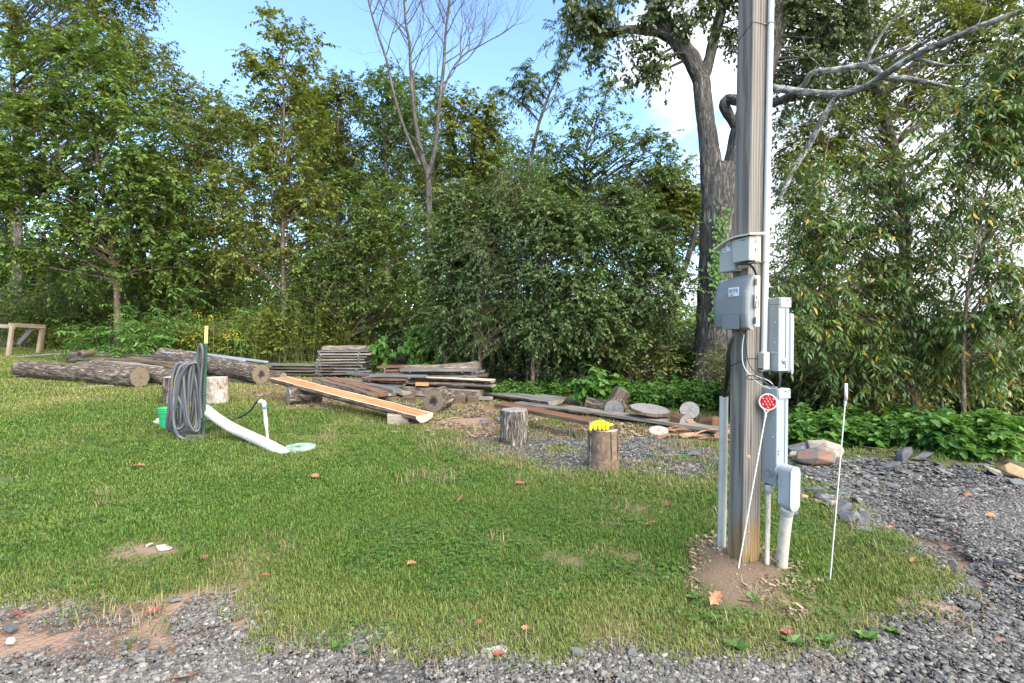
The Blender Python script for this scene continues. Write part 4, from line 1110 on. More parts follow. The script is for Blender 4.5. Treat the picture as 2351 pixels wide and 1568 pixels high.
wl_ = [(400, 13.6, 1.0, 'olive weeds between the feathery bushes'), (470, 13.2, .9, 'low weeds behind the steel fence post'), (540, 13.4, 1.1, 'tall leafy weeds right of the steel fence post'), (600, 14.0, 1.3, 'tall yellowing weeds left of the grey lumber stack'),
       (665, 14.5, 1.5, 'tall yellow-green weeds behind the low board stack'), (730, 15.0, 1.5, 'tall weeds right behind the grey lumber stack'), (800, 15.2, 1.2, 'weeds just right of the grey lumber stack'), (130, 16.5, .7, 'weedy growth right of the wooden frame'), (60, 18.0, .8, 'weeds seen through the wooden frame')]
for q, (u, d, h, lb) in enumerate(wl_):
    d += 2.6
    bush('tall_weeds', lb, gxy(u, d), 60, h * 1.55, 1.9, M_YEL if q in (1, 2, 3, 4, 5) else M_OLIVE, 210 + q, tw=3, tl=.22, nl=6, leaf=.085, tm=LEAF_H if q % 2 else LEAF_L, cat='weeds', group='tall weeds along the wood edge on the left', per=6, lean=.18, stem=.005)
bush('sapling_bush', 'young tree with large heart-shaped leaves behind the orange board stack', gxy(945, 14.6), 7, 1.6, 1.5, M_BRT, 220, tw=4, tl=.45, nl=5, leaf=.24, tm=LEAF_H, cat='sapling', per=6, ldroop=.8, lean=.25)
bush('grey_shrub', 'low dark green shrub between the two board stacks', gxy(845, 15.2), 12, .7, 1.2, M_MID, 221, tw=4, tl=.35, nl=10, leaf=.07, group=None, lean=.5)
# yellow flowers
rng = np.random.default_rng(31)
M_FLOWER = m_leaf('yellow_flower', [(0.75, 0.48, 0.02), (0.85, 0.60, 0.05), (0.65, 0.40, 0.02)], trans=0.1, big=2)
for q, (u, v, d) in enumerate(((487, 728, 15.2), (455, 722, 15.4), (536, 765, 15.0), (520, 772, 15.0), (550, 776, 15.0))):
    c = D(u, v, d); n = 26
    o = root('goldenrod', [c[0], c[1], hgt(c[0], c[1])], f'yellow goldenrod flower head {["highest, just right of the steel fence post", "left of the steel fence post", "in the middle of the lower three", "leftmost of the lower three", "rightmost of the lower three"][q]}', 'flower', 'goldenrod flowers among the left weeds')
    pp = c + rng.normal(0, 1, (n, 3)) * np.array([.09, .06, .05])
    MB().leaves(pp, rng.normal(0, 1, (n, 3)), rng.normal(0, .5, (n, 3)) + np.array([0, 0, 1.]), rng.uniform(.025, .045, n), LEAF_D).build('flower_head', M_FLOWER, o)['kind'] = 'stuff'
    MB().tube(spline([np.array([c[0], c[1], hgt(c[0], c[1])]), c + np.array([.04, 0, -.4]), c], 8), .006, 5).build('stem', M_STEM, o)
# shrubs that close the wood near the ground
sh = []
for q in range(30):
    u = 20 + q * 56 + rng.uniform(-15, 15); sh.append((u, rng.uniform(19.0, 22.5) if u < 900 else rng.uniform(16.8, 19.5) if u < 1180 else (rng.uniform(12.5, 16.5) if u < 1540 else rng.uniform(15.5, 18)), rng.uniform(1.8, 3.2) * (1.3 if u < 900 else 1.0)))
pos = ['at the far left edge', 'left of the first trunk', 'round the first trunk', 'behind the feathery bush']
NB = ['at the far left behind the wooden frame', 'under the full green tree', 'under the olive tree', 'under the slim pointed tree', 'under the low yellow-green tree', 'behind the grey lumber stack', 'behind the orange board stack', 'behind the lumber pile', 'behind the first chopping stump', 'behind the second stump', 'left of the oak trunk']
for q, (u, d, h) in enumerate(sh):
    where = NB[min(int((u) / 152), 10)]
    bush('wood_shrub', f'{["dense olive", "dark leafy", "tangled green"][q % 3]} shrub {where}', gxy(u, d), 16, h, 2.0, [M_OLIVE, M_DARK, M_MID][q % 3] if u < 950 else [M_DARK, M_THICK, M_DARK][q % 3], 300 + q, tw=6, tl=.6, nl=10, leaf=.12, group='shrubs inside the wood edge', per=6, lean=.35)
for q in range(16):
    u = 1720 + q * 46 + rng.uniform(-12, 12); d = rng.uniform(8.6, 11.5)
    bush('thicket', f'brown-green tangled thicket {["behind the meter boxes", "left of the reddish trunk", "round the reddish trunk", "in the far right corner"][min(q // 4, 3)]}, {["first", "second", "third", "fourth"][q % 4]} from the left', gxy(u, d), 30, rng.uniform(1.0, 1.9), 1.5, M_THICK, 340 + q, tw=5, tl=.4, nl=9, leaf=.085, tm=LEAF_D, group='thicket on the right', per=5, lean=.3, cat='thicket')
# broad-leaved weeds
ORD = ['first', 'second', 'third', 'fourth', 'fifth', 'sixth', 'seventh', 'eighth', 'ninth', 'tenth', 'eleventh', 'twelfth', 'thirteenth', 'fourteenth', 'fifteenth', 'sixteenth', 'seventeenth', 'eighteenth', 'nineteenth', 'twentieth', 'twenty-first', 'twenty-second', 'twenty-third', 'twenty-fourth', 'twenty-fifth', 'last']
ws = []
for q in range(26):
    uw = 1825 + q * 21 + rng.uniform(-8, 8); ws.append((uw, rng.uniform(6.6, 7.8) - (0.9 if uw > 2130 else 0), rng.uniform(.16, .55)))
for q in range(16):
    ws.append((1450 + q * 13 + rng.uniform(-6, 6), rng.uniform(10.2, 12.0), rng.uniform(.3, .7)))
for q in range(8):
    ws.append((1160 + q * 34 + rng.uniform(-10, 10), rng.uniform(11.4, 12.8), rng.uniform(.25, .5)))
for q, (u, d, h) in enumerate(ws):
    w = 'behind the gravel bank on the right' if q < 26 else ('under the oak' if q < 42 else 'behind the long grey boards')
    bush('broadleaf_weed', f'bright broad-leaved weeds {w}, {ORD[q if q < 26 else (q - 26 if q < 42 else q - 42)]} clump from the left', gxy(u, d), 11, h, .65 if q < 26 else .8, M_BRT, 400 + q, tw=4, tl=.16, nl=5, leaf=.10 if q < 26 else .075, tm=LEAF_H, cat='weeds', group=f'broad-leaved weeds {w}', per=5, lean=.25, stem=.004, droop=.2, ldroop=.25)
bush('pokeweed', 'pale-topped leafy plant in front of the leaning trunk', gxy(1372, 10.6), 9, .95, .9, M_BRT, 470, tw=4, tl=.2, nl=5, leaf=.15, tm=LEAF_H, cat='plant', per=6, lean=.3, stem=.006)
# far wood: one mass
rng = np.random.default_rng(55)
n = 9000
far_c = np.stack([rng.uniform(-75, 40, n), rng.uniform(36, 62, n), np.zeros(n)], 1)
far_c[:, 2] = hgt(far_c[:, 0], far_c[:, 1]) + rng.random(n) ** 1.3 * np.where(far_c[:, 0] < -2, 8.5, 4.0)
tg_, Pl, Xl, Nl, Sl = sprays(rng, far_c, rng.normal(0, 1, (n, 3)), 2, 1.2, 5, .55)
o = MB().leaves(Pl, Xl, Nl, Sl, LEAF_D).build('far_wood', M_MID); tag(o, kind='stuff')

# ------------------------------------------------------------------ utility post and what is fixed to it
eR, eL = np.array([0.951, 0.309, 0.0]), np.array([-0.309, 0.951, 0.0])     # along the right face, along the left face (both away from the front corner)
C0 = G(1704, 1305); 
LEAN = np.array([0.012, 0.0, 1.0])
RB = np.stack([eR, eL, np.array([0, 0, 1.0])], 1)
def Q(a, b, z):
    return np.array([C0[0], C0[1], 0]) + eR * a + eL * b + LEAN * z
def zpix(v, a=0.0, b=0.0):
    p = Q(a, b, 1.5)
    r = ray(1175.5, v)
    return CAM_H + r[2] / r[1] * p[1]
def qbox(mb, a0, a1, b0, b1, z0, z1, bev=0.003, mi=0):
    c = (Q(a0, b0, z0) + Q(a1, b1, z1)) / 2
    return mb.box(c, (a1 - a0, b1 - b0, z1 - z0), RB, mi, bev)

t = NT('post_wood')
v = t.coords('Object', (1, 1, 0.05), False)
f = t.noise(v, 60, 4, 0.6, 1.2)
w = t.node('ShaderNodeTexWave', wave_type='BANDS', bands_direction='X'); w.inputs['Scale'].default_value = 16; w.inputs['Distortion'].default_value = 5.0; w.inputs['Detail'].default_value = 2; w.inputs['Detail Scale'].default_value = 1.2
t.link(t.coords('Object', (1, 1, 0.10), False), w.inputs['Vector'])
g = t.math('ADD', t.math('MULTIPLY', w.outputs['Fac'], 0.55), t.math('MULTIPLY', f, 0.45))
grey = t.ramp(g, [(0.25, (0.125, 0.110, 0.092)), (0.5, (0.165, 0.148, 0.125)), (0.75, (0.20, 0.182, 0.157))])
fresh = t.ramp(g, [(0.25, (0.16, 0.10, 0.046)), (0.6, (0.225, 0.145, 0.070))])
sep = t.node('ShaderNodeSeparateXYZ'); t.link(t.coords('Object', (1, 1, 1), False), sep.inputs[0])
hz = t.math('ADD', sep.outputs['Z'], t.math('MULTIPLY', t.noise(t.coords('Object', (4, 4, 1), False), 3, 4), 0.9))
c = t.mix(t.ramp(hz, [(0.8, (0, 0, 0)), (2.1, (1, 1, 1))]), fresh, grey)
c = t.mix(t.ramp(t.noise(t.coords('Object', (1, 1, 0.02), False), 38, 2, 0.5), [(0.68, (0, 0, 0)), (0.71, (1, 1, 1))]), c, (0.05, 0.042, 0.036))
t.color(c); t.rough(0.85, 0.15); t.bump(g, 0.12, 0.003)
M_POST = t.m
M_KNOT = m_noise('knot', [(0.3, (0.16, 0.085, 0.045)), (0.6, (0.38, 0.24, 0.13))], 30, rough=0.8)
M_BEIGE = m_plain('beige_plastic', (0.48, 0.45, 0.34), 0.5, 0.4, 0, 0.05, 5)
M_BEIGE_G = m_plain('beige_grey_plastic', (0.34, 0.335, 0.30), 0.5, 0.4, 0, 0.05, 5)
M_GREYP = m_plain('grey_plastic', (0.165, 0.172, 0.17), 0.45, 0.45, 0, 0.05, 4)
M_STEEL = m_plain('grey_painted_steel', (0.25, 0.275, 0.285), 0.4, 0.5, 0, 0.05, 4)
M_PVCG = m_plain('grey_pvc', (0.31, 0.33, 0.34), 0.45, 0.45, 0, 0.05, 7, (0.22, 0.22, 0.20))
M_PVCW = m_plain('white_pvc', (0.46, 0.45, 0.405), 0.4, 0.5, 0, 0.05, 7, (0.30, 0.28, 0.18))
M_PVCD = m_plain('weathered_pvc', (0.46, 0.44, 0.36), 0.5, 0.4, 0, 0.08, 9, (0.20, 0.185, 0.10))
M_COND = m_plain('conduit_pvc', (0.44, 0.46, 0.475), 0.4, 0.5, 0, 0.04, 6)
M_BLACK = m_plain('black_rubber', (0.018, 0.018, 0.02), 0.5, 0.4)
M_METAL = m_plain('zinc_metal', (0.45, 0.45, 0.45), 0.3, 0.5, 0.9, 0.06)
M_STICK = m_plain('white_sticker', (0.62, 0.63, 0.64), 0.4, 0.4, 0, 0.02)
M_NAVY = m_plain('navy_print', (0.02, 0.03, 0.08), 0.5, 0.3)
M_BLUEP = m_plain('blue_print', (0.18, 0.38, 0.62), 0.5, 0.3)
M_WHITE = m_plain('white_paint', (0.52, 0.52, 0.49), 0.4, 0.5, 0, 0.04)

def text_part(s, size, pos, xdir, ydir, mat, parent, name='lettering', depth=0.0004):
    """Flat lettering as a mesh: origin at pos, reading along xdir."""
    cu = bpy.data.curves.new(name, 'FONT'); cu.body = s; cu.size = size; cu.extrude = depth; cu.resolution_u = 3
    tmp = bpy.data.objects.new(name, cu); COL.objects.link(tmp)
    dg = bpy.context.evaluated_depsgraph_get(); dg.update()
    me = bpy.data.meshes.new_from_object(tmp.evaluated_get(dg))
    COL.objects.unlink(tmp); bpy.data.objects.remove(tmp)
    me.materials.clear(); me.materials.append(mat)
    x, y = nrm(xdir), nrm(ydir); z = np.cross(x, y)
    n = len(me.vertices); co = np.zeros(n * 3, np.float32); me.vertices.foreach_get('co', co)
    w = co.reshape(-1, 3) @ np.stack([x, y, z]) + np.asarray(pos) - np.asarray(root_world(parent))
    me.vertices.foreach_set('co', w.astype(np.float32).ravel()); me.update()
    o = bpy.data.objects.new(name, me); COL.objects.link(o); o.parent = parent
    return o
def root_world(o):
    p = np.array(o.location)
    while o.parent: o = o.parent; p = p + np.array(o.location)
    return p
def rel(mb, name, mat, parent, smooth=False):
    """Part of a part or thing: coordinates given in the world, parents unrotated."""
    o = bpy.data.objects.new(name, mb.mesh(name, mat, smooth, root_world(parent)))
    COL.objects.link(o); o.parent = parent
    return o

post = root('utility_post', Q(0, 0, C0[2] - .25), 'tall square wooden utility post on the lawn carrying meter boxes', 'post')
mb = MB()
W_ = 0.14
zs = np.linspace(C0[2] - .25, 6.4, 40)
sec = [(0.006, 0), (0.070, -.0005), (W_ - .006, 0), (W_, .006), (W_, W_ - .006), (W_ - .006, W_), (.006, W_), (0, W_ - .006), (-.0005, .07), (0, .006)]
rr = np.random.default_rng(3)
V = np.array([[Q(a, b, z) + rr.normal(0, .0006, 3) for a, b in sec] for z in zs])
n = len(sec)
fs = [(i*n+j, i*n+(j+1) % n, (i+1)*n+(j+1) % n, (i+1)*n+j) for i in range(len(zs)-1) for j in range(n)] + [tuple(range((len(zs)-1)*n, len(zs)*n))]
mb.faces(V.reshape(-1, 3), fs); rel(mb, 'timber', M_POST, post)
for (a, z, s) in ((0.032, zpix(1050, .03), .016), (0.045, zpix(1222, .04), .010)):
    m = MB(); m.lathe(Q(a, -0.0012, z), [(s, -.001), (s * .9, .0016), (s * .4, .0022), (0.0005, .0018)], 14, np.stack([eR, np.array([0, 0, 1.]), -eL], 1)); rel(m, 'knot', M_KNOT, post, True)
# wires strapped round the post
for z0_ in (zpix(50), zpix(603), zpix(823)):
    m = MB()
    ring = [Q(a, b, z0_ + dz) for a, b, dz in ((-.003, .145, -.06), (-.003, .07, -.03), (-.003, -.003, 0), (.03, -.004, .0), (.075, -.004, -.002), (.100, -.022, -.006), (.118, -.040, -.008), (.134, -.024, -.012), (.144, -.004, -.02), (.143, .1, -.03))]
    m.tube(ring, .0016, 6); rel(m, 'tie_wire', M_BLACK, post)

# thin grey conduit running up the right face, with its switch box
cd = root('conduit_pipe', Q(.118, -.020, zpix(810)), 'thin pale grey conduit running up the right face of the wooden post', 'conduit')
m = MB(); m.tube([Q(.118, -.020, z) for z in np.linspace(zpix(812), 6.3, 12)], .0185, 16); rel(m, 'pipe', M_COND, cd, True)
m = MB(); m.lathe(Q(.118, -.020, zpix(818)), [(.017, 0), (.021, .002), (.021, .028), (.0175, .030)], 16); rel(m, 'coupling', M_BEIGE, cd, True)
for vz in (50, 600):
    z = zpix(vz)
    m = MB(); m.tube([Q(.092, -.003, z), Q(.099, -.012, z), Q(.100, -.030, z), Q(.110, -.039, z), Q(.126, -.039, z), Q(.137, -.030, z), Q(.139, -.006, z)], .0035, 6); rel(m, 'strap', M_METAL, cd)
    m = MB(); m.lathe(Q(.090, -.003, z), [(.007, 0), (.006, .003), (.001, .004)], 10, np.stack([eR, np.array([0, 0, 1.]), -eL], 1)); rel(m, 'screw', M_METAL, cd, True)
sb = root('switch_box', Q(.11, -.03, zpix(848)), 'small beige switch box at the foot of the thin grey conduit', 'switch box')
m = MB(); qbox(m, .085, .128, -.052, -.002, zpix(846), zpix(810), .003); rel(m, 'box', M_BEIGE_G, sb)
m = MB(); qbox(m, .083, .131, -.058, -.0525, zpix(848), zpix(808), .002); rel(m, 'cover', M_BEIGE, sb)
m = MB(); qbox(m, .100, .114, -.0625, -.0585, zpix(836), zpix(818), .002); rel(m, 'switch', M_WHITE, sb)
m = MB(); qbox(m, .082, .128, -.045, -.004, zpix(852), zpix(848.6), .001); rel(m, 'base_flange', M_METAL, sb)
m = MB(); m.tube([Q(.129, -.03, zpix(838)), Q(.142, -.03, zpix(838)), Q(.150, -.032, zpix(839))], [.012, .013, .013], 12); rel(m, 'nipple', M_METAL, sb, True)

# beige box with curved cap
bb = root('beige_utility_box', Q(-.05, .05, zpix(615)), 'upper beige plastic utility box with an overhanging curved cap on the post', 'utility box')
z0b, z1b = zpix(617, -.08, -.05), zpix(543, -.08, -.05)
m = MB(); qbox(m, -.072, -.002, .045, .185, z0b, z1b - .005, .006); rel(m, 'back_case', M_BEIGE_G, bb)
m = MB(); qbox(m, -.092, -.045, -.105, .040, z0b + .045, z1b - .008, .005); rel(m, 'door', M_BEIGE_G, bb)
m = MB(); qbox(m, -.0445, -.003, -.105, .040, z0b + .040, z1b - .006, .004); rel(m, 'side_case', M_BEIGE, bb)
m = MB(); qbox(m, -.050, -.004, -.05, .040, z0b + .012, z0b + .0395, .006); rel(m, 'lower_case', M_BEIGE_G, bb)
m = MB()
bs = np.linspace(-.125, .205, 12)
zc = z1b + .012 - .055 * np.clip((bs - .0) / .2, 0, 1) ** 1.8 * 1.0 - .004 * np.clip(-bs / .1, 0, 1)
V = []
for b_, z_ in zip(bs, zc):
    V += [Q(-.108, b_, z_ - .010), Q(.004, b_, z_ - .002), Q(.004, b_, z_ + .012), Q(-.108, b_, z_)]
fs = [(i*4+j, i*4+(j+1) % 4, (i+1)*4+(j+1) % 4, (i+1)*4+j) for i in range(11) for j in range(4)] + [(3, 2, 1, 0), (44, 45, 46, 47)]
m.faces(V, fs); rel(m, 'cap', M_BEIGE, bb)
m = MB(); qbox(m, -.050, -.038, -.1085, -.1055, z1b - .085, z1b - .030, .001); lt = rel(m, 'latch', M_BEIGE, bb)
m = MB(); m.lathe(Q(-.044, -.1085, z1b - .038), [(.007, 0), (.006, .004), (.001, .005)], 10, np.stack([eR, np.array([0, 0, 1.]), -eL], 1)); rel(m, 'screw', M_METAL, lt, True)
m = MB(); qbox(m, -.048, -.030, -.114, -.1055, z1b - .090, z1b - .078, .002); rel(m, 'hook', M_BEIGE, lt)
m = MB(); qbox(m, -.0935, -.0915, -.075, -.035, z1b - .026, z1b - .022, 0); rel(m, 'vent_slot', M_BLACK, bb)
m = MB(); qbox(m, -.085, -.030, -.09, .0, z0b + .028, z0b + .0385, .002); rel(m, 'cable_entry', M_BLACK, bb)
def sticker(parent, a, b0, b1, z0, z1):
    m = MB(); qbox(m, a - .001, a, b0, b1, z0, z1, 0); s = rel(m, 'sticker', M_STICK, parent)
    w, h = b1 - b0, z1 - z0
    xd, yd = -eL, np.array([0, 0, 1.])
    text_part('BTES', h * .52, Q(a - .0014, b1 - w * .20, z0 + h * .46), xd, yd, M_NAVY, s)
    m = MB(); m.box(Q(a - .0014, b1 - w * .125, z0 + h * .61), (.0006, w * .12, h * .32), RB); rel(m, 'emblem', M_NAVY, s)
    m = MB(); m.box(Q(a - .0019, b1 - w * .125, z0 + h * .61), (.0004, w * .05, h * .14), RB); rel(m, 'emblem_mark', M_STICK, s)
    m = MB(); m.box(Q(a - .0014, b1 - w * .34, z0 + h * .36), (.0006, w * .52, h * .035), RB); rel(m, 'line', M_NAVY, s)
    m = MB(); m.box(Q(a - .0014, b1 - w * .30, z0 + h * .15), (.0006, w * .34, h * .09), RB); rel(m, 'small_print', M_NAVY, s)
    for k in range(3):
        m = MB(); m.box(Q(a - .0014, b0 + w * (.18 - .02 * k), z0 + h * (.78 - .2 * k)), (.0006, w * (.16 + .04 * (k == 1)), h * .08), RB); rel(m, 'small_print', M_BLUEP, s)
sticker(bb, -.0724, .082, .150, zpix(577, -.07, .1), zpix(556, -.07, .1))

# large grey box
gb = root('grey_utility_box', Q(-.05, .05, zpix(760)), 'large grey rounded plastic utility box below the beige one on the post', 'utility box')
z0g, z1g = zpix(758, -.08, -.02), zpix(631, -.08, -.02)
hh_ = z1g - z0g
m = MB(); qbox(m, -.042, -.002, -.108, .205, z0g + .02, z1g - .012, .004); rel(m, 'back_case', M_BEIGE, gb)
m = MB()
prof = [(0.0, -.050), (0.012, -.074), (0.05, -.092), (.30, -.104), (.60, -.106), (.68, -.103), (.72, -.098), (.88, -.080), (.97, -.060), (1.0, -.044)]
bs = [(-.100, .75), (-.092, .92), (-.075, 1.0), (0.06, 1.03), (.17, 1.0), (.198, .88), (.208, .7)]
V = []
for tz, a_ in prof:
    for b_, k in bs:
        drop = (.030 * ((b_ - .0) / .2) ** 2 if b_ > 0 else 0) * (1 if tz > .5 else -.35)
        V.append(Q(-.043 + (a_ + .043) * k, b_, z0g + hh_ * tz - drop))
for tz in (0.0, 1.0):
    for b_, k in bs:
        drop = (.030 * ((b_ - .0) / .2) ** 2 if b_ > 0 else 0) * (1 if tz > .5 else -.35)
        V.append(Q(-.0425, b_, z0g + hh_ * tz - drop))
nb = len(bs); npf = len(prof)
fs = [(i*nb+j, (i+1)*nb+j, (i+1)*nb+j+1, i*nb+j+1) for i in range(npf-1) for j in range(nb-1)]
bot, top = npf*nb, (npf+1)*nb
fs += [(bot+j, j, j+1, bot+j+1) for j in range(nb-1)] + [((npf-1)*nb+j, top+j, top+j+1, (npf-1)*nb+j+1) for j in range(nb-1)]
m.faces(V, fs, 0)
V2 = []
for e_ in (0, nb - 1):
    col = [V[i*nb+e_] for i in range(npf)] + [V[top+e_], V[bot+e_]]
    m.faces(col, [tuple(range(len(col))) if e_ == 0 else tuple(range(len(col)))[::-1]], 0)
lid = rel(m, 'lid', M_GREYP, gb)
m = MB(); qbox(m, -.1095, -.1075, -.05, .10, z0g + hh_ * .02, z0g + hh_ * .29, .0015)
rel(m, 'recessed_panel', M_GREYP, lid)
m = MB(); qbox(m, -.108, -.1050, -.05, .015, z0g + hh_ * .715, z0g + hh_ * .722, 0); rel(m, 'grip_line', M_GREYP, lid)
for tz in (.86, .18):
    m = MB(); qbox(m, -.050, -.034, -.112, -.1085, z0g + hh_ * tz - .018, z0g + hh_ * tz + .018, .001); cl_ = rel(m, 'clip', M_BLACK, gb)
    m = MB(); qbox(m, -.056, -.030, -.1115, -.109, z0g + hh_ * tz - .022, z0g + hh_ * tz - .0185, 0); rel(m, 'clip_foot', M_BLACK, cl_)
m = MB(); qbox(m, -.052, -.028, -.120, -.1085, z0g + hh_ * .40, z0g + hh_ * .64, .002); hp = rel(m, 'hasp', M_BEIGE, gb)
m = MB(); qbox(m, -.048, -.042, -.1225, -.1205, z0g + hh_ * .55, z0g + hh_ * .60, 0); rel(m, 'keyhole', M_BLACK, hp)
m = MB(); m.tube([Q(-.050, -.123, z0g + hh_ * .40), Q(-.050, -.125, z0g + hh_ * .52), Q(-.032, -.125, z0g + hh_ * .52), Q(-.032, -.123, z0g + hh_ * .40), Q(-.058, -.123, z0g + hh_ * .40)], .002, 6); rel(m, 'wire_bail', M_BLACK, hp)
sticker(gb, -.1085, -.045, .045, zpix(680, -.1, 0), zpix(660, -.1, 0))

# two grey steel meter boxes on the far side
def meter(name, label, v0, v1, a0, a1, b0, b1, flange, lock, av, bv):
    z0, z1 = zpix(v1, av, bv), zpix(v0, av, bv)
    r = root(name, Q((a0 + a1) / 2, b0, z0), label, 'meter box')
    m = MB(); qbox(m, a0, a1, b0, b1, z0, z1 - .045, .003); rel(m, 'case', M_STEEL, r)
    m = MB(); qbox(m, a0 - .002, a1 + .004, b0 - .002, b1, z1 - .0445, z1, .003); qbox(m, a0 + .03 * 0 + .004, a1 + .006, b0 - .006, b0 - .0022, z1 - .062, z1 - .004, .001); rel(m, 'top_cap', M_STEEL, r)
    m = MB(); qbox(m, a1 - .030, a1 - .022, b0 - .005, b0 - .0005, z0 + .02, z1 - .066, .001); rel(m, 'seam_rib', M_STEEL, r)
    if flange:
        m = MB(); qbox(m, a1 + .003, a1 + .042, b0 - .004, b1 + .01, z0 - .012, z1 - .10, .008); fl = rel(m, 'cover', M_STEEL, r)
        m = MB(); qbox(m, a1 + .012, a1 + .028, b0 - .012, b0 - .005, z0 - .020, z0 + .012, .002); rel(m, 'hasp', M_STEEL, fl)
    if lock:
        m = MB(); m.lathe(Q(a0 + .045, b0 - .001, z0 + .065), [(.016, 0), (.016, .006), (.012, .009), (.009, .005), (.006, .012), (.001, .013)], 18, np.stack([eR, np.array([0, 0, 1.]), -eL], 1)); rel(m, 'lock', M_METAL, r, True)
    for k, (b_, tz) in enumerate(((b0 + .030, .66), (b0 + .030, .38), (b0 + .045, .25), (b0 + .018, .25)) if lock else ((b0 + .030, .70), (b0 + .03, .5))):
        m = MB(); m.lathe(Q(a0, b_, z0 + (z1 - z0) * tz), [(.005, 0), (.004, .004), (.0005, .005)], 8, np.stack([eL, np.array([0, 0, 1.]), -eR], 1)); rel(m, 'rivet', M_METAL, r, True)
    for k in range(3):
        m = MB(); m.lathe(Q(a1 - .012 - .0 * k, b0 - .0065, z1 - .022), [(.004, 0), (.003, .002), (.0005, .0025)], 8, np.stack([eR, np.array([0, 0, 1.]), -eL], 1)) if k == 0 else qbox(m, a0 + .02 + .03 * k, a0 + .034 + .03 * k, b0 - .0075, b0 - .0055, z1 - .025 + .006 * k, z1 - .021 + .006 * k, 0)
        rel(m, 'screw' if k == 0 else 'slot', M_METAL if k == 0 else M_BLACK, r)
    return r, z0, z1
um, uz0, uz1 = meter('meter_box', 'upper grey steel meter box on the right of the post, with a round lock', 683, 852, .1415, .225, -.112, .10, True, True, .19, -.11)
lm2, lz0, lz1 = meter('breaker_box', 'lower grey steel box on the right of the post, behind the red reflector', 892, 1116, .1415, .235, -.112, .08, False, False, .19, -.11)
for dz in (0, .018):
    m = MB(); m.lathe(Q(.156, -.1125, lz0 + .205 + dz), [(.0045, 0), (.0035, .003), (.0005, .0035)], 8, np.stack([eR, np.array([0, 0, 1.]), -eL], 1)); rel(m, 'screw', M_BLACK, lm2, True)
for r_ in (.011, .020, .028):
    m = MB(); th = np.linspace(0, 6.283, 25); m.tube([Q(.140, -.062 + r_ * math.cos(a), lz0 + .075 + r_ * math.sin(a)) for a in th], .0014, 5, caps=False); rel(m, 'knockout_ring', M_STEEL, lm2, True)
# conduit elbow and its pipe
le = root('conduit_elbow', Q(.17, -.19, zpix(1168, .17, -.2)), 'grey conduit elbow with an oval screwed cover, on top of the thick pipe', 'conduit elbow')
z0l, z1l = zpix(1168, .17, -.2), zpix(1068, .17, -.2)
m = MB(); m.tube([Q(.160, -.1135, z1l - .055), Q(.160, -.160, z1l - .055)], .033, 24); m.tube([Q(.160, -.118, z1l - .055), Q(.160, -.132, z1l - .055)], .037, 24); rel(m, 'hub', M_PVCG, le, True)
def stadium(mb, b0, b1, r, z0, z1, ca, n=12):
    """Oval block standing upright: half circles at top and bottom."""
    pr = [(ca + r * math.cos(t_), z1 - r + r * math.sin(t_)) for t_ in np.linspace(0, math.pi, n)] + [(ca + r * math.cos(t_), z0 + r + r * math.sin(t_)) for t_ in np.linspace(math.pi, 2 * math.pi, n)]
    k = len(pr)
    V = [Q(a, b0, z) for a, z in pr] + [Q(a, b1, z) for a, z in pr]
    return mb.faces(V, [tuple(range(k)), tuple(range(k, 2*k))[::-1]] + [(i, i + k, (i + 1) % k + k, (i + 1) % k) for i in range(k)])
m = MB(); stadium(m, -.232, -.150, .0365, z0l, z1l, .160); rel(m, 'body', M_PVCG, le)
m = MB(); stadium(m, -.2355, -.2325, .0350, z0l + .0015, z1l - .0015, .160); rel(m, 'gasket', M_BLACK, le)
m = MB(); stadium(m, -.243, -.236, .0375, z0l - .001, z1l + .001, .160); cv = rel(m, 'cover', M_PVCG, le)
text_part('Kraloy', .028, Q(.165, -.2435, zpix(1142, .17, -.24)), np.array([0, 0, 1.0]), -eR, M_PVCG, cv, depth=.0012)
for z in (z0l + .012, z1l - .012):
    m = MB(); m.lathe(Q(.160, -.243, z), [(.004, 0), (.003, .002), (.0005, .001)], 8, np.stack([eR, np.array([0, 0, 1.]), -eL], 1)); rel(m, 'screw', M_BLACK, cv, True)
for z in (.26, .42, .74):
    m = MB(); m.lathe(Q(.148, -.243, z0l + (z1l - z0l) * z), [(.006, 0), (.005, .001), (.0005, .0012)], 10, np.stack([eR, np.array([0, 0, 1.]), -eL], 1)); rel(m, 'boss', M_PVCG, cv, True)
pb = G(1791, 1300)
tp = Q(.160, -.190, z0l + .004)
tpp = root('conduit_pipe', pb, 'thick weathered conduit pipe standing in the grass below the grey elbow', 'pipe')
m = MB(); m.tube([np.array([pb[0], pb[1], pb[2] - .1]), (pb + tp) / 2, tp], .0345, 24); rel(m, 'pipe', M_PVCD, tpp, True)
m = MB(); d_ = nrm(tp - pb); m.tube([tp - d_ * .045, tp - d_ * .035, tp - d_ * .003], [.036, .039, .041], 24); rel(m, 'collar', M_PVCG, tpp, True)
vdir = nrm(np.array([-pb[0], -pb[1], 0])); sdir_ = np.cross(vdir, [0, 0, 1.])
mid = pb + (tp - pb) * .40
text_part('2 SCHED 40', .026, mid + vdir * .0348 - sdir_ * .008, np.array([0, 0, 1.0]) + d_ * .01, np.cross(vdir, [0, 0, 1.0]), m_plain('grey_print', (.22, .21, .2)), tpp)
p2 = Q(.152, -.045, lz0)
g2 = np.array([p2[0], p2[1], float(hgt(p2[0], p2[1]))])
tp2 = root('conduit_pipe', g2, 'thin yellowed pipe close to the right edge of the post under the lower box', 'pipe')
m = MB(); m.tube([Q(.152, -.045, g2[2] - .1), Q(.152, -.045, lz0 - .035)], .0155, 16); rel(m, 'pipe', M_PVCD, tp2, True)
m = MB(); m.lathe(Q(.152, -.045, lz0 - .058), [(.017, 0), (.024, .003), (.026, .03), (.026, .056)], 16); rel(m, 'collar', M_PVCG, tp2, True)
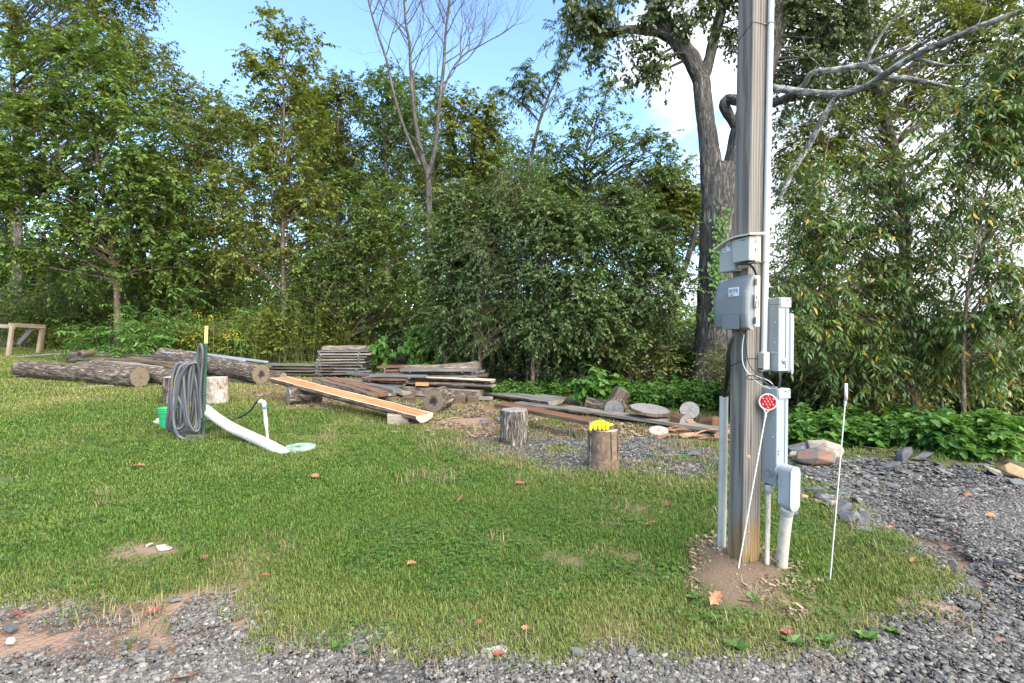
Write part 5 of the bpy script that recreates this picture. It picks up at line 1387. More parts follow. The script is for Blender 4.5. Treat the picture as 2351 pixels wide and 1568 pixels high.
g3 = G(1656, 1262)
tp3 = root('cable_pipe', g3, 'white pipe standing left of the post with black cables entering its top', 'pipe')
t3 = D(1662, 911, g3[1])
m = MB(); m.tube([g3 - np.array([0, 0, .1]), (g3 + t3) / 2 + np.array([.002, 0, 0]), t3], .0285, 22, caps=False)
m.tube([t3 - np.array([0, 0, .5]), t3], .0255, 22, caps=False)
th = np.arange(22) / 22 * 6.283
V = [t3 + np.array([.0285 * math.cos(a), .0285 * math.sin(a), .0004]) for a in th] + [t3 + np.array([.0255 * math.cos(a), .0255 * math.sin(a), .0004]) for a in th]
m.faces(V, [(i, (i + 1) % 22, 22 + (i + 1) % 22, 22 + i) for i in range(22)])
rel(m, 'pipe', M_PVCD if False else M_PVCW, tp3, True)
# black cables
cb = root('cable_bundle', Q(-.03, .03, zpix(760)), 'black cables running from the grey utility box down into the white pipe', 'cable')
for k, (u0, s) in enumerate(((1668, 0), (1688, 1), (1697, 2))):
    a = D(u0, 757, C0[1] - .02); 
    pts = [a, D(1672 + 6 * k, 790 - 8 * k, C0[1] - .03), D(1670 + 3 * k, 815, C0[1] + .03), D(1668 + 4 * k, 845, C0[1] + .10), D(1664 + 3 * k, 885, C0[1] + .22), D(1660 + 2.5 * k, 912, g3[1] - .004 + .008 * (k - 1)), D(1659 + 2.5 * k, 935, g3[1] + .006 * (k - 1))]
    m = MB(); m.tube(spline(pts, 30), .0052, 7); rel(m, 'cable', M_BLACK, cb, True)
tw_ = root('cable_tangle', Q(.09, -.02, zpix(870)), 'tangle of thin black cable hanging across the post above the lower box', 'cable')
d0 = C0[1] - .02
m = MB(); m.tube(spline([D(1700, 765, d0 - .03), D(1712, 790, d0 - .02), D(1716, 820, d0 - .02), D(1722, 840, d0 - .03), D(1735, 856, d0 - .05), D(1755, 868, d0 - .09), D(1770, 880, d0 - .12), D(1778, 888, d0 - .13), D(1770, 888, d0 - .13), D(1752, 876, d0 - .10), D(1735, 864, d0 - .06), D(1718, 862, d0 - .03), D(1716, 870, d0 - .03), D(1730, 872, d0 - .05), D(1750, 873, d0 - .09), D(1768, 886, d0 - .13)], 80), .0030, 6); rel(m, 'cable', M_BLACK, tw_, True)
m = MB(); m.tube(spline([D(1708, 768, d0 - .03), D(1704, 800, d0 - .02), D(1706, 835, d0 - .02), D(1720, 858, d0 - .03), D(1745, 866, d0 - .07), D(1764, 874, d0 - .11), D(1775, 885, d0 - .12), D(1768, 892, d0 - .12), D(1748, 884, d0 - .09), D(1732, 872, d0 - .055)], 60), .0028, 6); rel(m, 'cable', M_COND, tw_, True)
for k in range(2):
    m = MB(); m.tube(spline([Q(.16 + .008 * k, -.10, uz0 + .005), Q(.162 + .008 * k, -.105, (uz0 + lz1) / 2), Q(.158 + .01 * k, -.10, lz1 - .004)], 10), .0045, 7); rel(m, 'cable', M_BLACK, tw_, True)
m = MB(); m.tube(spline([Q(-.05, -.06, z0b + .030), Q(-.03, -.075, z0b + .0), Q(-.012, -.08, z1g - .005), Q(-.010, -.08, z1g - .02)], 12), .0062, 7)
m.tube(spline([Q(-.065, -.06, z0b + .030), Q(-.04, -.085, z0b + .01), Q(-.018, -.09, z1g - .005), Q(-.014, -.09, z1g - .02)], 12), .0045, 7)
j_ = root('cable_jumper', Q(-.03, -.08, z1g), 'short black cables linking the beige box and the grey box', 'cable'); rel(m, 'cable', M_BLACK, j_, True)

# driveway markers
t = NT('red_reflector')
t.color((0.42, 0.008, 0.012)); t.rough(0.12, 0.6)
M_RED = t.m
M_RED2 = m_plain('red_facet', (0.50, 0.035, 0.04), 0.15, 0.7, 0, 0.1)
b1 = G(1693, 1318); c1 = D(1763, 923, b1[1] + .03)
mk = root('driveway_marker', b1, 'driveway marker with a round red reflector leaning against the lower box', 'reflector stake')
ax_ = nrm(c1 - b1); rad = P(18.5, c1[1])
m = MB(); m.tube([b1 - ax_ * .06, c1 - ax_ * (rad + .028)], .0042, 10); rel(m, 'rod', M_WHITE, mk, True)
nd = nrm(np.array([-c1[0] - .25, -c1[1], 0.05])); xr = nrm(np.cross([0, 0, 1.], nd)); yr = np.cross(nd, xr)
RD = np.stack([xr, yr, nd], 1)
m = MB(); m.lathe(c1, [(rad * .98, -.006), (rad * 1.06, -.004), (rad * 1.06, .006), (rad * .97, .009), (rad * .90, .006), (rad * .88, .002)], 36, RD, cap0=True); rel(m, 'rim', M_WHITE, mk, True)
m = MB(); m.lathe(c1, [(rad * .90, .0025), (.0001, .0035)], 36, RD); lens = rel(m, 'lens', M_RED, mk)
for i_ in range(-2, 3):
    for k_ in range(-2, 3):
        x_, y_ = (i_ + .5 * (k_ % 2)) * rad * .38, k_ * rad * .36
        if math.hypot(x_, y_) > rad * .72: continue
        s_ = rad * .17
        V = [c1 + RD @ np.array(q) for q in ((x_ - s_, y_, .0037), (x_, y_ - s_ * 1.5, .0037), (x_ + s_, y_, .0037), (x_, y_ + s_ * 1.5, .0037), (x_, y_, .0075))]
        m = MB(); m.faces(V, [(0, 1, 4), (1, 2, 4), (2, 3, 4), (3, 0, 4)]); rel(m, 'facet', M_RED2, lens)
m = MB(); m.tube([c1 - ax_ * (rad + .05), c1 - ax_ * (rad + .02)], [.0065, .0075], 10); m.tube([c1 - ax_ * (rad + .022), c1 - ax_ * (rad * 1.0) + xr * rad * .35 - ax_ * -.004], .0035, 6); m.tube([c1 - ax_ * (rad + .022), c1 - ax_ * (rad * 1.0) - xr * rad * .35 + ax_ * .004], .0035, 6); rel(m, 'socket', M_WHITE, mk, True)
b2 = G(1905, 1340); c2 = D(1942.5, 900, b2[1] - .01)
mk2 = root('driveway_marker', b2, 'driveway marker seen edge-on, a thin white rod with a flat white head', 'reflector stake')
ax2 = nrm(c2 - b2)
m = MB(); m.tube([b2 - ax2 * .06, c2 - ax2 * .075], .0038, 10); rel(m, 'rod', M_WHITE, mk2, True)
vd = nrm(np.array([c2[0], c2[1], 0]))
m = MB(); nd = nrm(np.cross(vd, [0, 0, 1.])); RD2 = np.stack([vd, np.array([0, 0, 1.]), nd], 1)
m.lathe(c2, [(rad * .98, -.008), (rad * 1.04, -.005), (rad * 1.04, .005), (rad * .96, .008), (.0001, .009)], 32, RD2, cap0=True); rel(m, 'rim', M_WHITE, mk2, True)
m = MB(); m.tube([c2 - ax2 * .085, c2 - ax2 * .05], [.0065, .008], 10); rel(m, 'socket', M_WHITE, mk2, True)

# ------------------------------------------------------------------ logs, boards, stumps
def wood_mat(name, a, b, c, sx=0.06, s=22, rough=0.8, bump=0.4, fine=None, crack=True):
    t = NT(name)
    v = t.coords('Object', (sx, 1, 1))
    f = t.noise(v, s, 5, 0.65, 0.4)
    col = t.ramp(f, [(0.3, a), (0.5, b), (0.7, c)])
    f2 = t.noise(t.coords('Object', (0.5, 1, 1)), 4, 5, 0.6)
    col = t.mix(0.5, col, t.ramp(f2, [(0.3, (0.28,)*3), (0.7, (0.72,)*3)]), 'OVERLAY')
    oi = t.node('ShaderNodeObjectInfo')
    col = t.mix(0.35, col, t.ramp(oi.outputs['Random'], [(0, (0.3, 0.3, 0.32)), (0.5, (0.5, 0.48, 0.46)), (1, (0.68, 0.64, 0.58))]), 'OVERLAY')
    if crack:
        f3 = t.noise(t.coords('Object', (0.03, 1, 1)), 30, 2, 0.5)
        col = t.mix(t.ramp(f3, [(0.66, (0, 0, 0)), (0.70, (1, 1, 1))]), col, tuple(q * 0.25 for q in a))
    t.color(col); t.rough(rough, 0.2); t.bump(f, bump, 0.004)
    return t.m
M_GREYW = wood_mat('grey_weathered_wood', (0.060, 0.057, 0.055), (0.119, 0.115, 0.108), (0.184, 0.177, 0.165))
M_PALEW = wood_mat('pale_sawn_wood', (0.138, 0.115, 0.087), (0.211, 0.184, 0.147), (0.266, 0.243, 0.206))
M_ORANGE = wood_mat('orange_sawn_wood', (0.223, 0.093, 0.037), (0.310, 0.143, 0.065), (0.372, 0.198, 0.105), s=16, bump=.15, crack=False)
M_SAP = wood_mat('sapwood', (0.360, 0.291, 0.211), (0.422, 0.360, 0.273), (0.465, 0.409, 0.329), s=14, bump=.1, crack=False)
M_REDW = wood_mat('red_brown_wood', (0.073, 0.034, 0.021), (0.124, 0.064, 0.039), (0.175, 0.101, 0.064))
M_BROWNW = wood_mat('brown_wood', (0.046, 0.032, 0.023), (0.092, 0.067, 0.048), (0.147, 0.115, 0.087))
M_NEWW = wood_mat('new_lumber', (0.192, 0.147, 0.096), (0.252, 0.202, 0.142), (0.294, 0.248, 0.184), crack=False)
M_LOGBARK = m_bark('log_bark', (0.028, 0.022, 0.018), (0.13, 0.10, 0.078), (0.32, 0.275, 0.225), 13, 0.20, 1.0, 0.03)
M_SLABBARK = m_noise('slab_bark', [(0.32, (0.035, 0.026, 0.020)), (0.5, (0.14, 0.105, 0.08)), (0.68, (0.30, 0.25, 0.20))], 20, (0.25, 1, 1), rough=0.9, spec=0.15, bump=0.9, bd=0.012)
def end_mat(name, a, b, dark, heart=0.0):
    t = NT(name)
    v = t.coords('Object', (1, 1, 1), False)
    n = t.noise(v, 9, 4, 0.6)
    ln = t.node('ShaderNodeVectorMath', operation='LENGTH'); t.link(v, ln.inputs[0])
    r = t.math('ADD', ln.outputs['Value'], t.math('MULTIPLY', n, 0.03))
    ring = t.math('SINE', t.math('MULTIPLY', r, 330))
    c = t.mix(t.ramp(ring, [(0.0, (0, 0, 0)), (1.0, (1, 1, 1))]), a, b)
    c = t.mix(0.55, c, t.ramp(t.noise(v, 26, 5, 0.7), [(0.3, (0.25,)*3), (0.7, (0.75,)*3)]), 'OVERLAY')
    hd = t.ramp(t.math('ADD', r, t.math('MULTIPLY', t.noise(v, 14, 5, 0.7), 0.10)), [(0.06 + heart, (1, 1, 1)), (0.12 + heart, (0, 0, 0))])
    c = t.mix(hd, c, dark)
    t.color(c); t.rough(0.85, 0.15); t.bump(t.noise(v, 40, 5, 0.7), 0.5, 0.006)
    return t.m
M_END = end_mat('log_end', (0.132, 0.102, 0.069), (0.198, 0.158, 0.112), (0.066, 0.056, 0.050))
M_ENDD = end_mat('log_end_rotten', (0.125, 0.096, 0.066), (0.198, 0.155, 0.109), (0.023, 0.021, 0.021), 0.055)
M_ENDP = end_mat('log_end_pale', (0.277, 0.244, 0.205), (0.356, 0.323, 0.277), (0.198, 0.172, 0.145))
M_ENDG = end_mat('log_end_grey', (0.158, 0.149, 0.135), (0.238, 0.224, 0.205), (0.106, 0.099, 0.092))

def log(name, label, A, B, ra, rb, seed, bark=M_LOGBARK, enda=None, endb=None, cat='log', group=None, amp=0.06, n=44, dens=16, freq=12, bulge=0.0):
    """Round log from A to B (axis points): furrowed bark and two cut ends as parts."""
    A, B = np.asarray(A, float), np.asarray(B, float)
    L = np.linalg.norm(B - A); R = frame(A, B) if abs((B - A)[2]) < .95 * L else np.stack([nrm(B - A), np.array([1., 0, 0]), nrm(np.cross(nrm(B - A), [1., 0, 0]))], 1)
    r = root(name, A, label, cat, group, R)
    m_ = max(8, int(L * dens))
    def disp(th, s, rr):
        x, y = np.cos(th) * rr, np.sin(th) * rr
        f = fbm(x * freq + seed, y * freq, s * freq * .22, 3)
        big = fbm(x * 3 + seed, y * 3 + 7, s * 1.3, 2) - .5
        return 1 - amp * np.clip(1 - np.abs(f - .5) * 6, 0, 1) + .14 * big
    x = np.linspace(0, L, m_)
    path = np.stack([x, 0 * x, bulge * np.sin(x / L * 3.1416)], 1)
    MB().tube(path, np.linspace(ra, rb, m_), n, caps=True, disp=disp).build('bark', bark, r, smooth=True, local=True)
    for xx, rr, em, sg in ((0, ra, enda, -1), (L, rb, endb, 1)):
        if em is None: continue
        th = np.arange(28) / 28 * 6.283; rg = np.random.default_rng(seed + int(sg))
        V = [(sg * .006, 0, 0)]
        for q in (.5, .92):
            V += [(sg * (.005 + rg.uniform(-.003, .003)), q * rr * math.cos(a) * (1 + .03 * math.sin(3 * a + seed)), q * rr * math.sin(a) * (1 + .03 * math.sin(3 * a + seed))) for a in th]
        V += [(-sg * .01, .95 * rr * math.cos(a), .95 * rr * math.sin(a)) for a in th]
        fs = [(0, 1 + i, 1 + (i + 1) % 28) for i in range(28)] + [(1 + k*28 + i, 1 + (k+1)*28 + i, 1 + (k+1)*28 + (i + 1) % 28, 1 + k*28 + (i + 1) % 28) for k in (0, 1) for i in range(28)]
        if sg < 0: fs = [f[::-1] for f in fs]
        o = MB().faces(np.array(V), fs).build('cut_end', em, r, local=True); o.location = (xx, 0, 0)
    return r

def stump(name, label, p, r, h, seed, bark, top, **kw):
    p = np.asarray(p, float)
    return log(name, label, p - np.array([0, 0, .04]), p + np.array([0, 0, h]), r * 1.06, r, seed, bark, None, top, cat=kw.pop('cat', 'stump'), dens=kw.pop('dens', 44), **kw)

def board(name, label, A, B, w, th, mats, seed, group=None, cat='board', wav=0.012, slab=False, roll=0.0, bend=0.0, border=None, nx=9, taper=1.0):
    """Board with its top centre line from A to B. slab: round bark-covered underside; border: pale sapwood strips on top."""
    A, B = np.asarray(A, float), np.asarray(B, float)
    R = frame(A, B)
    if roll:
        c, s = math.cos(roll), math.sin(roll)
        R = R @ np.array([[1, 0, 0], [0, c, -s], [0, s, c]])
    r = root(name, A, label, cat, group, R)
    L = np.linalg.norm(B - A); rg = np.random.default_rng(seed)
    xs = np.linspace(0, L, nx)
    bw = border if border else 0
    top = [-w/2, -w/2 * (1 - bw), w/2 * (1 - bw), w/2] if border else [-w/2, w/2]
    if slab:
        k = 7
        und = [(w/2 * math.cos(a) , -th * math.sin(a) ** .8) for a in np.linspace(0, math.pi, k + 2)[1:-1]]
    else:
        und = [(w/2 * .99, -th), (-w/2 * .99, -th)]
    sec = [(y, 0.0) for y in top] + und
    n = len(sec); V = []
    ph = rg.uniform(0, 6, 4)
    for x in xs:
        e1 = wav * (math.sin(x * 2.1 + ph[0]) + .6 * math.sin(x * 5.3 + ph[1])) + rg.normal(0, wav * .3)
        e2 = wav * (math.sin(x * 1.7 + ph[2]) + .6 * math.sin(x * 4.7 + ph[3])) + rg.normal(0, wav * .3)
        dz = bend * math.sin(x / L * math.pi) + rg.normal(0, .0012)
        kk = 1 + (taper - 1) * x / L
        xo = rg.uniform(-.012, .012) if x in (xs[0], xs[-1]) else 0
        for q, (y, z) in enumerate(sec):
            yy = y * kk + (e1 if y > 0 else e2)
            zz = z + (rg.normal(0, .006) if (slab and z < 0) else 0)
            V.append((x + xo, yy, zz + dz))
    fs, mi = [], []
    nt = len(top)
    for i in range(nx - 1):
        for j in range(n):
            fs.append((i*n+j, (i+1)*n+j, (i+1)*n+(j+1) % n, i*n+(j+1) % n))
            mi.append(0 if j < nt - 1 else 1)
            if border and j in (0, nt - 2): mi[-1] = 2
    mb = MB()
    V = np.array(V)
    for mm in sorted(set(mi)):
        ff = [f for f, q in zip(fs, mi) if q == mm]
        mb.faces(V, ff, mm)
    mb.faces(V, [tuple(range(n)), tuple(range((nx-1)*n, nx*n))[::-1]], len(mats) - 1)
    mb.build('plank' if not slab else 'slab', mats, r, local=True)
    return r
GREYS = [M_GREYW, M_GREYW, M_GREYW]
def up(p, z): return np.asarray(p, float) + np.array([0, 0, z])
def Gd(u, d, z=0.0):
    """Point at picture column u and depth d, z above the ground."""
    p = D(u, 784, d); return np.array([p[0], p[1], float(hgt(p[0], p[1])) + z])

# big logs on the left
A, B = G(48, 866), G(322, 890)
log('big_log', 'large furrowed grey-brown log at the front left of the log pile', up(A, .20), up(B, .235), .20, .235, 3, M_LOGBARK, M_END, M_END, group='logs of the left log pile', freq=11, amp=.085, n=72, dens=26)
dL = B[1]
log('second_log', 'thinner furrowed log behind the big one, ending at the hose coil', up(Gd(215, dL + 1.5), .22), up(Gd(404, dL + .35), .19), .17, .19, 4, M_LOGBARK, None, M_ENDD, group='logs of the left log pile', n=56, dens=20)
e3 = G(600, 884)
log('dark_ended_log', 'furrowed log with a dark round cut end right of the steel fence post', up(Gd(375, e3[1] + 2.3), .36), up(e3, .26), .25, .245, 5, M_LOGBARK, None, M_ENDD, group='logs of the left log pile', n=64, dens=20)
log('low_log', 'short furrowed log lying beside the dark-ended log', up(Gd(560, e3[1] + 1.0), .13), up(Gd(650, e3[1] + .6), .12), .13, .12, 6, M_LOGBARK, None, M_ENDG, group='logs of the left log pile')
log('grey_log_chunk', 'short grey log chunk with knots on the left log pile', up(G(185, 822), .12), up(Gd(168, 15.6), .16), .16, .15, 7, M_LOGBARK, M_ENDG, M_ENDG, group='logs of the left log pile')
log('hollow_log', 'hollow pale-rimmed log piece lying on the left log pile', up(Gd(182, 13.9), .42), up(Gd(212, 14.3), .44), .10, .10, 8, M_BROWNW, M_ENDD, M_ENDG, group='logs of the left log pile')
log('barkless_branch', 'peeled brown branch lying across the big log', D(148, 849, 12.9), D(238, 826, 13.3), .06, .065, 9, M_BROWNW, M_END, M_END, group='logs of the left log pile', amp=.01, n=16)
for q, (u0, v0, u1, v1, d0_, d1_, w, th, ms, lb) in enumerate((
        (165, 842, 210, 852, 13.0, 12.6, .14, .05, M_BROWNW, 'dark short board on the back of the big log'), (212, 822, 400, 832, 14.0, 12.9, .34, .06, M_BROWNW, 'wide brown board across the left log pile'),
        (235, 828, 372, 842, 13.5, 12.6, .12, .03, M_PALEW, 'pale narrow board lying above the big log'), (300, 819, 410, 846, 13.8, 12.5, .22, .05, M_BROWNW, 'brown board ending behind the hose coil'),
        (225, 812, 420, 818, 15.0, 14.6, .16, .05, M_GREYW, 'long thin grey board at the back of the left log pile'), (470, 842, 570, 858, 13.3, 12.2, .2, .06, M_BROWNW, 'dark brown board under the silver strips right of the fence post'),
        (490, 862, 596, 882, 13.0, 12.2, .16, .05, M_BROWNW, 'brown board below the dark-ended log'), (250, 838, 360, 850, 13.2, 12.6, .2, .07, M_BROWNW, 'dark board wedged between the two front logs'))):
    board('loose_board', lb, D(u0, v0, d0_), D(u1, v1, d1_), w, th, [ms, ms, ms], 30 + q, 'boards lying on the left log pile', bend=.02)
M_ALU = m_plain('silver_metal', (0.36, 0.39, 0.42), 0.35, 0.5, 0.4, 0.08)
for q, (u0, v0, u1, v1, dd) in enumerate(((378, 809, 560, 829, 0), (425, 808, 612, 832, -.15))):
    A, B = D(u0, v0, 14.2 + dd), D(u1, v1, 12.9 + dd); R = frame(A, B); L = np.linalg.norm(B - A)
    o = root('silver_strip', A, ['longer-left silver metal strip on top of the left log pile', 'silver metal strip nearest the dark-ended log, on top of the pile'][q], 'metal strip', 'silver strips on the log pile', R)
    m = MB(); m.box((L / 2, 0, 0), (L, .11, .022), None, 0, .003); m.box((L / 2, .05, .018), (L, .012, .030)); m.box((L / 2, -.05, .018), (L, .012, .030)); m.build('strip', M_ALU, o, local=True)
A, B = D(20, 822, 16.0), D(240, 809, 15.6)
o = root('thin_pole', A, 'long thin grey pole lying between the wooden frame and the log pile', 'pole'); MB().tube(spline([A, (A + B) / 2 + np.array([0, 0, .03]), B], 14), np.linspace(.025, .035, 14), 8).build('pole', M_GREYW, o, smooth=True)
for q, (u0, u1, v, w, lb) in enumerate(((165, 218, 893, .06, 'narrow pale board in the grass before the big log'), (205, 262, 889, .16, 'pale board in the grass under the right end of the big log'), (-30, 92, 866, .06, 'thin pale strip in the grass at the far left edge'), (40, 85, 826, .1, 'brown board scrap near the foot of the wooden frame'))):
    A, B = up(G(u0, v), .03), up(G(u1, v - 2), .035)
    board('grass_board', lb, A, B, w, .025, [M_PALEW if q < 3 else M_BROWNW] * 3, 60 + q, 'scraps of board in the grass', nx=5, wav=.004)
# wooden frame at far left
fr = root('wooden_stand', G(15, 818), 'open wooden frame of bare lumber at the far left edge', 'wooden frame')
f0, f1 = G(18, 818), G(86, 811)
hf = CAM_H + ray(20, 748)[2] / ray(20, 748)[1] * f0[1] - f0[2]
t0, t1 = D(28, 748, f0[1]), D(97, 752, f1[1])
def beam(parent, name, A, B, w, mat=M_NEWW):
    A, B = np.asarray(A, float), np.asarray(B, float); R = frame(A, B, (0, 1, 0.01) if abs((B - A)[2]) > .5 * np.linalg.norm(B - A) else (0, 0, 1))
    L = np.linalg.norm(B - A); o = MB().box((L / 2, 0, 0), (L, w[0], w[1]), None, 0, .004).build(name, mat, None)
    o.matrix_world = Matrix.Translation(Vector(A - np.array(parent.location))) @ Matrix(R.tolist()).to_4x4()
    o.parent = parent; return o
beam(fr, 'leg', f0 - [0, 0, .05], t0, (.10, .09)); beam(fr, 'leg', f1 - [0, 0, .05], t1, (.10, .09))
bk = np.array([-.35, 1.5, .05]); beam(fr, 'leg', f0 + bk, t0 + bk, (.09, .09)); beam(fr, 'rail', t0 + [-.1, 0, .03], t1 + [.06, 0, .03], (.07, .13))
beam(fr, 'rail', t0 + [-2.2, 0.5, .08], t0 + [.05, .02, -.03], (.06, .12), M_PALEW); beam(fr, 'brace', D(42, 790, f0[1] + .8), D(76, 752, f0[1] + .8), (.13, .05), M_GREYW)
# stumps behind the hose
g = G(497, 925); stump('pale_stump', 'pale peeled stump with dark cracks right of the steel fence post', g, .20, .50, 11, wood_mat('peeled_wood', (.09, .07, .06), (.25, .21, .18), (.36, .32, .28), 1.0, 14), M_ENDP, amp=.03)
g = G(402, 925); stump('grey_stump', 'grey stump half hidden by the hose coil', g, .20, .50, 12, M_LOGBARK, M_ENDP, amp=.04)

# the orange slab on its supports
pa, pb_ = D(640, 866, 10.6), D(976, 952, 8.35)
board('orange_plank', 'long orange-topped plank with pale edges and bark below, propped on a log and a block', pa, pb_, .42, .13, [M_ORANGE, M_SLABBARK, M_SAP], 70, cat='plank', slab=True, border=.16, nx=22, wav=.010)
g = G(662, 930); g2_ = Gd(735, g[1] + .35)
log('support_log', 'short round log under the upper end of the orange plank', up(g, .175), up(g2_, .17), .19, .175, 13, M_LOGBARK, M_ENDG, M_ENDG, n=56, dens=30, amp=.06)
g = G(905, 976); A = D(883, 955, g[1] + .05); B = D(940, 955, g[1] + .1)
o = root('support_block', g, 'short square wood block under the lower end of the orange plank', 'wood block')
zb_ = float(D(905, 952, g[1])[2]); R = frame(np.array([0, 0, 0.]), np.array([1, .25, 0]))
MB().box(g + np.array([.03, .12, (zb_ - g[2]) / 2 - .03]), (.34, .24, zb_ - g[2] + .05), R, 0, .008).build('block', M_PALEW, o)

# square grey stack, low board stack, orange stack
def stack(name, lbl, grp, c, layers, n, L, W, th, gap, mats, seed, yaw, jitter=.10, wide=None):
    """Boards laid side by side, layer over layer, with sticks between; every board a thing of its own."""
    rg = np.random.default_rng(seed)
    ca, sa = math.cos(yaw), math.sin(yaw)
    ex, ey = np.array([ca, sa, 0]), np.array([-sa, ca, 0])
    NM = ['bottom', 'second lowest', 'third lowest', 'fourth lowest', 'fifth lowest', 'sixth lowest', 'seventh lowest', 'eighth lowest', 'ninth lowest']
    side = ['front', 'second from the front', 'third from the front', 'rear']
    for k in range(layers):
        z = .10 + k * (th + gap) + th
        for q in range(n):
            if rg.random() < .12 and k > 0: continue
            w = W / n * rg.uniform(.72, 1.02); l = L * rg.uniform(.85, 1.05); off = rg.uniform(-jitter, jitter)
            y = (q + .5) / n * W - W / 2
            m = c + ex * off + ey * y
            lay = 'top' if k == layers - 1 else NM[k]
            board(name, f'{lay} layer {lbl}, {side[min(q, 3)]} one', up(m - ex * l / 2, z), up(m + ex * l / 2, z + rg.normal(0, .006)), w, th * rg.uniform(.8, 1.05), [mats[rg.integers(len(mats))]] * 3, seed * 100 + k * 10 + q, grp, nx=6, wav=.010)
        if gap > .012 and k < layers - 1:
            for sx in (-.38, .36):
                m = c + ex * (sx * L + rg.normal(0, .03))
                board('spacer_stick', f'spacer stick under the {"left" if sx < 0 else "right"} side of the {"top" if k == layers - 2 else NM[k + 1]} layer, {lbl.split(" the ")[-1]}', up(m - ey * W * .52, z + gap * .98), up(m + ey * W * .52, z + gap * .98), .04, gap * .96, [M_GREYW] * 3, seed * 77 + k, grp + ', spacer sticks', nx=3, wav=.002, cat='stick')
c = G(778, 868)
stack('grey_board', 'board of the square grey stack', 'boards of the square grey stack', up(c + np.array([0, .5, 0]), -.02), 9, 3, 1.38, .95, .045, .032, [M_GREYW, M_GREYW, M_GREYW, M_PALEW], 5, .06, .14)
board('bark_slab', 'bark-covered slab on top of the square grey stack', up(c + np.array([-.50, .3, 0]), .765), up(c + np.array([.64, .36, 0]), .772), .34, .10, [M_SLABBARK, M_SLABBARK, M_PALEW], 81, cat='slab', slab=True, roll=3.14)
c = G(668, 868)
stack('low_grey_board', 'board of the low long stack', 'boards of the low long stack', up(c + np.array([0, .5, 0]), -.04), 4, 2, 1.9, .6, .04, .04, [M_GREYW, M_BROWNW, M_GREYW], 6, -.12, .25)
c = G(880, 902)
stack('orange_board', 'board of the small orange stack', 'boards of the small orange stack', up(c + np.array([0.1, .6, 0]), .12), 5, 2, .66, .5, .045, .035, [M_REDW, M_REDW, M_BROWNW, M_ORANGE], 7, .30, .10)

rgb = np.random.default_rng(91)
for q in range(12):
    u0 = 150 + q * 19 + rgb.uniform(-10, 10); ln = rgb.uniform(70, 150); v0 = 812 + (q % 4) * 8 + rgb.uniform(-2, 3); d0_ = 15.2 - (q % 4) * .6
    A = D(u0, v0, d0_); B = D(min(u0 + ln, 412), v0 + rgb.uniform(2, 12), d0_ - rgb.uniform(.2, .7))
    A[2] = max(A[2], hgt(A[0], A[1]) + .06); B[2] = max(B[2], hgt(B[0], B[1]) + .06)
    hue = ['brown', 'grey', 'pale', 'dark'][q % 4]
    board('loose_board', f'{hue} board heaped {["at the far left", "left of the middle", "just right of the middle", "near the hose coil"][q // 3]} between the front log and the dark-ended log', A, B, rgb.uniform(.16, .34), rgb.uniform(.04, .09), [[M_BROWNW, M_GREYW, M_PALEW, M_BROWNW][q % 4]] * 3, 130 + q, 'boards lying on the left log pile', bend=.02, wav=.016)
c = Gd(905, G(905, 918)[1] + .9); stack('hidden_board', 'board under the orange stack', 'boards under the orange stack', up(c, 0), 5, 3, 1.25, .9, .05, .022, [M_BROWNW, M_GREYW, M_REDW], 8, -.16, .22)
c = Gd(1015, G(1010, 918)[1] + 1.0); stack('core_board', 'board inside the main pile', 'boards inside the main pile', up(c, 0), 7, 3, 1.75, 1.0, .05, .02, [M_BROWNW, M_GREYW, M_BROWNW], 9, -.10, .25)
# main slab pile: long boards seen edge on, running to the right
def px_board(lb, u0, v0, u1, v1, d0_, d1_, w, th, mats, seed, slab=False, grp='slabs and boards of the main lumber pile', **kw):
    return board(kw.pop('name', 'pile_slab' if slab else 'pile_board'), lb, D(u0, v0, d0_), D(u1, v1, d1_), w, th, mats, seed, grp, slab=slab, **kw)
SL = [M_PALEW, M_SLABBARK, M_PALEW]; SLG = [M_GREYW, M_SLABBARK, M_PALEW]; SB = [M_SLABBARK, M_SLABBARK, M_PALEW]
pz = G(1010, 925)[1]
px_board('thick bark slab lowest at the front of the main lumber pile', 905, 908, 1105, 914, pz + .75, pz + .35, .42, .10, SLG, 90, True, nx=14)
px_board('bottom board sticking out at the right end of the main lumber pile', 1000, 907, 1128, 912, pz + .55, pz + .2, .26, .05, [M_PALEW] * 3, 91)
px_board('thick squared timber with a split end in the middle of the main lumber pile', 935, 886, 1105, 895, pz + .8, pz + .4, .5, .17, [M_PALEW, M_SLABBARK, M_PALEW], 92, nx=14, wav=.02)
px_board('grey slab above the thick timber in the main lumber pile', 900, 874, 1135, 884, pz + 1.0, pz + .45, .46, .055, SLG, 93, True, nx=14)
px_board('bark slab under the pale topmost board of the main lumber pile', 880, 873, 1092, 878, pz + 1.2, pz + .7, .5, .07, SB, 94, True, nx=14)
px_board('pale-topped slab whose right end juts out furthest on the main lumber pile', 925, 862, 1132, 872, pz + 1.1, pz + .6, .42, .06, [M_SAP, M_SLABBARK, M_PALEW], 95, True, nx=14)
px_board('thin pale board under the pale-topped slab', 1010, 882, 1070, 886, pz + .8, pz + .6, .2, .035, [M_PALEW] * 3, 96)
px_board('short orange block between the slabs of the main lumber pile', 955, 878, 985, 879, pz + .5, pz + .55, .2, .06, [M_ORANGE] * 3, 97, nx=4)
px_board('long half log lying at the back on top of the main lumber pile', 900, 855, 1092, 852, pz + 1.9, pz + 1.4, .42, .16, SB, 98, True, nx=16, roll=3.14)
px_board('upper half log with a pale right end, topmost on the main lumber pile', 925, 850, 1096, 843, pz + 2.1, pz + 1.6, .40, .14, SB, 99, True, nx=16, roll=3.0, bend=.03)
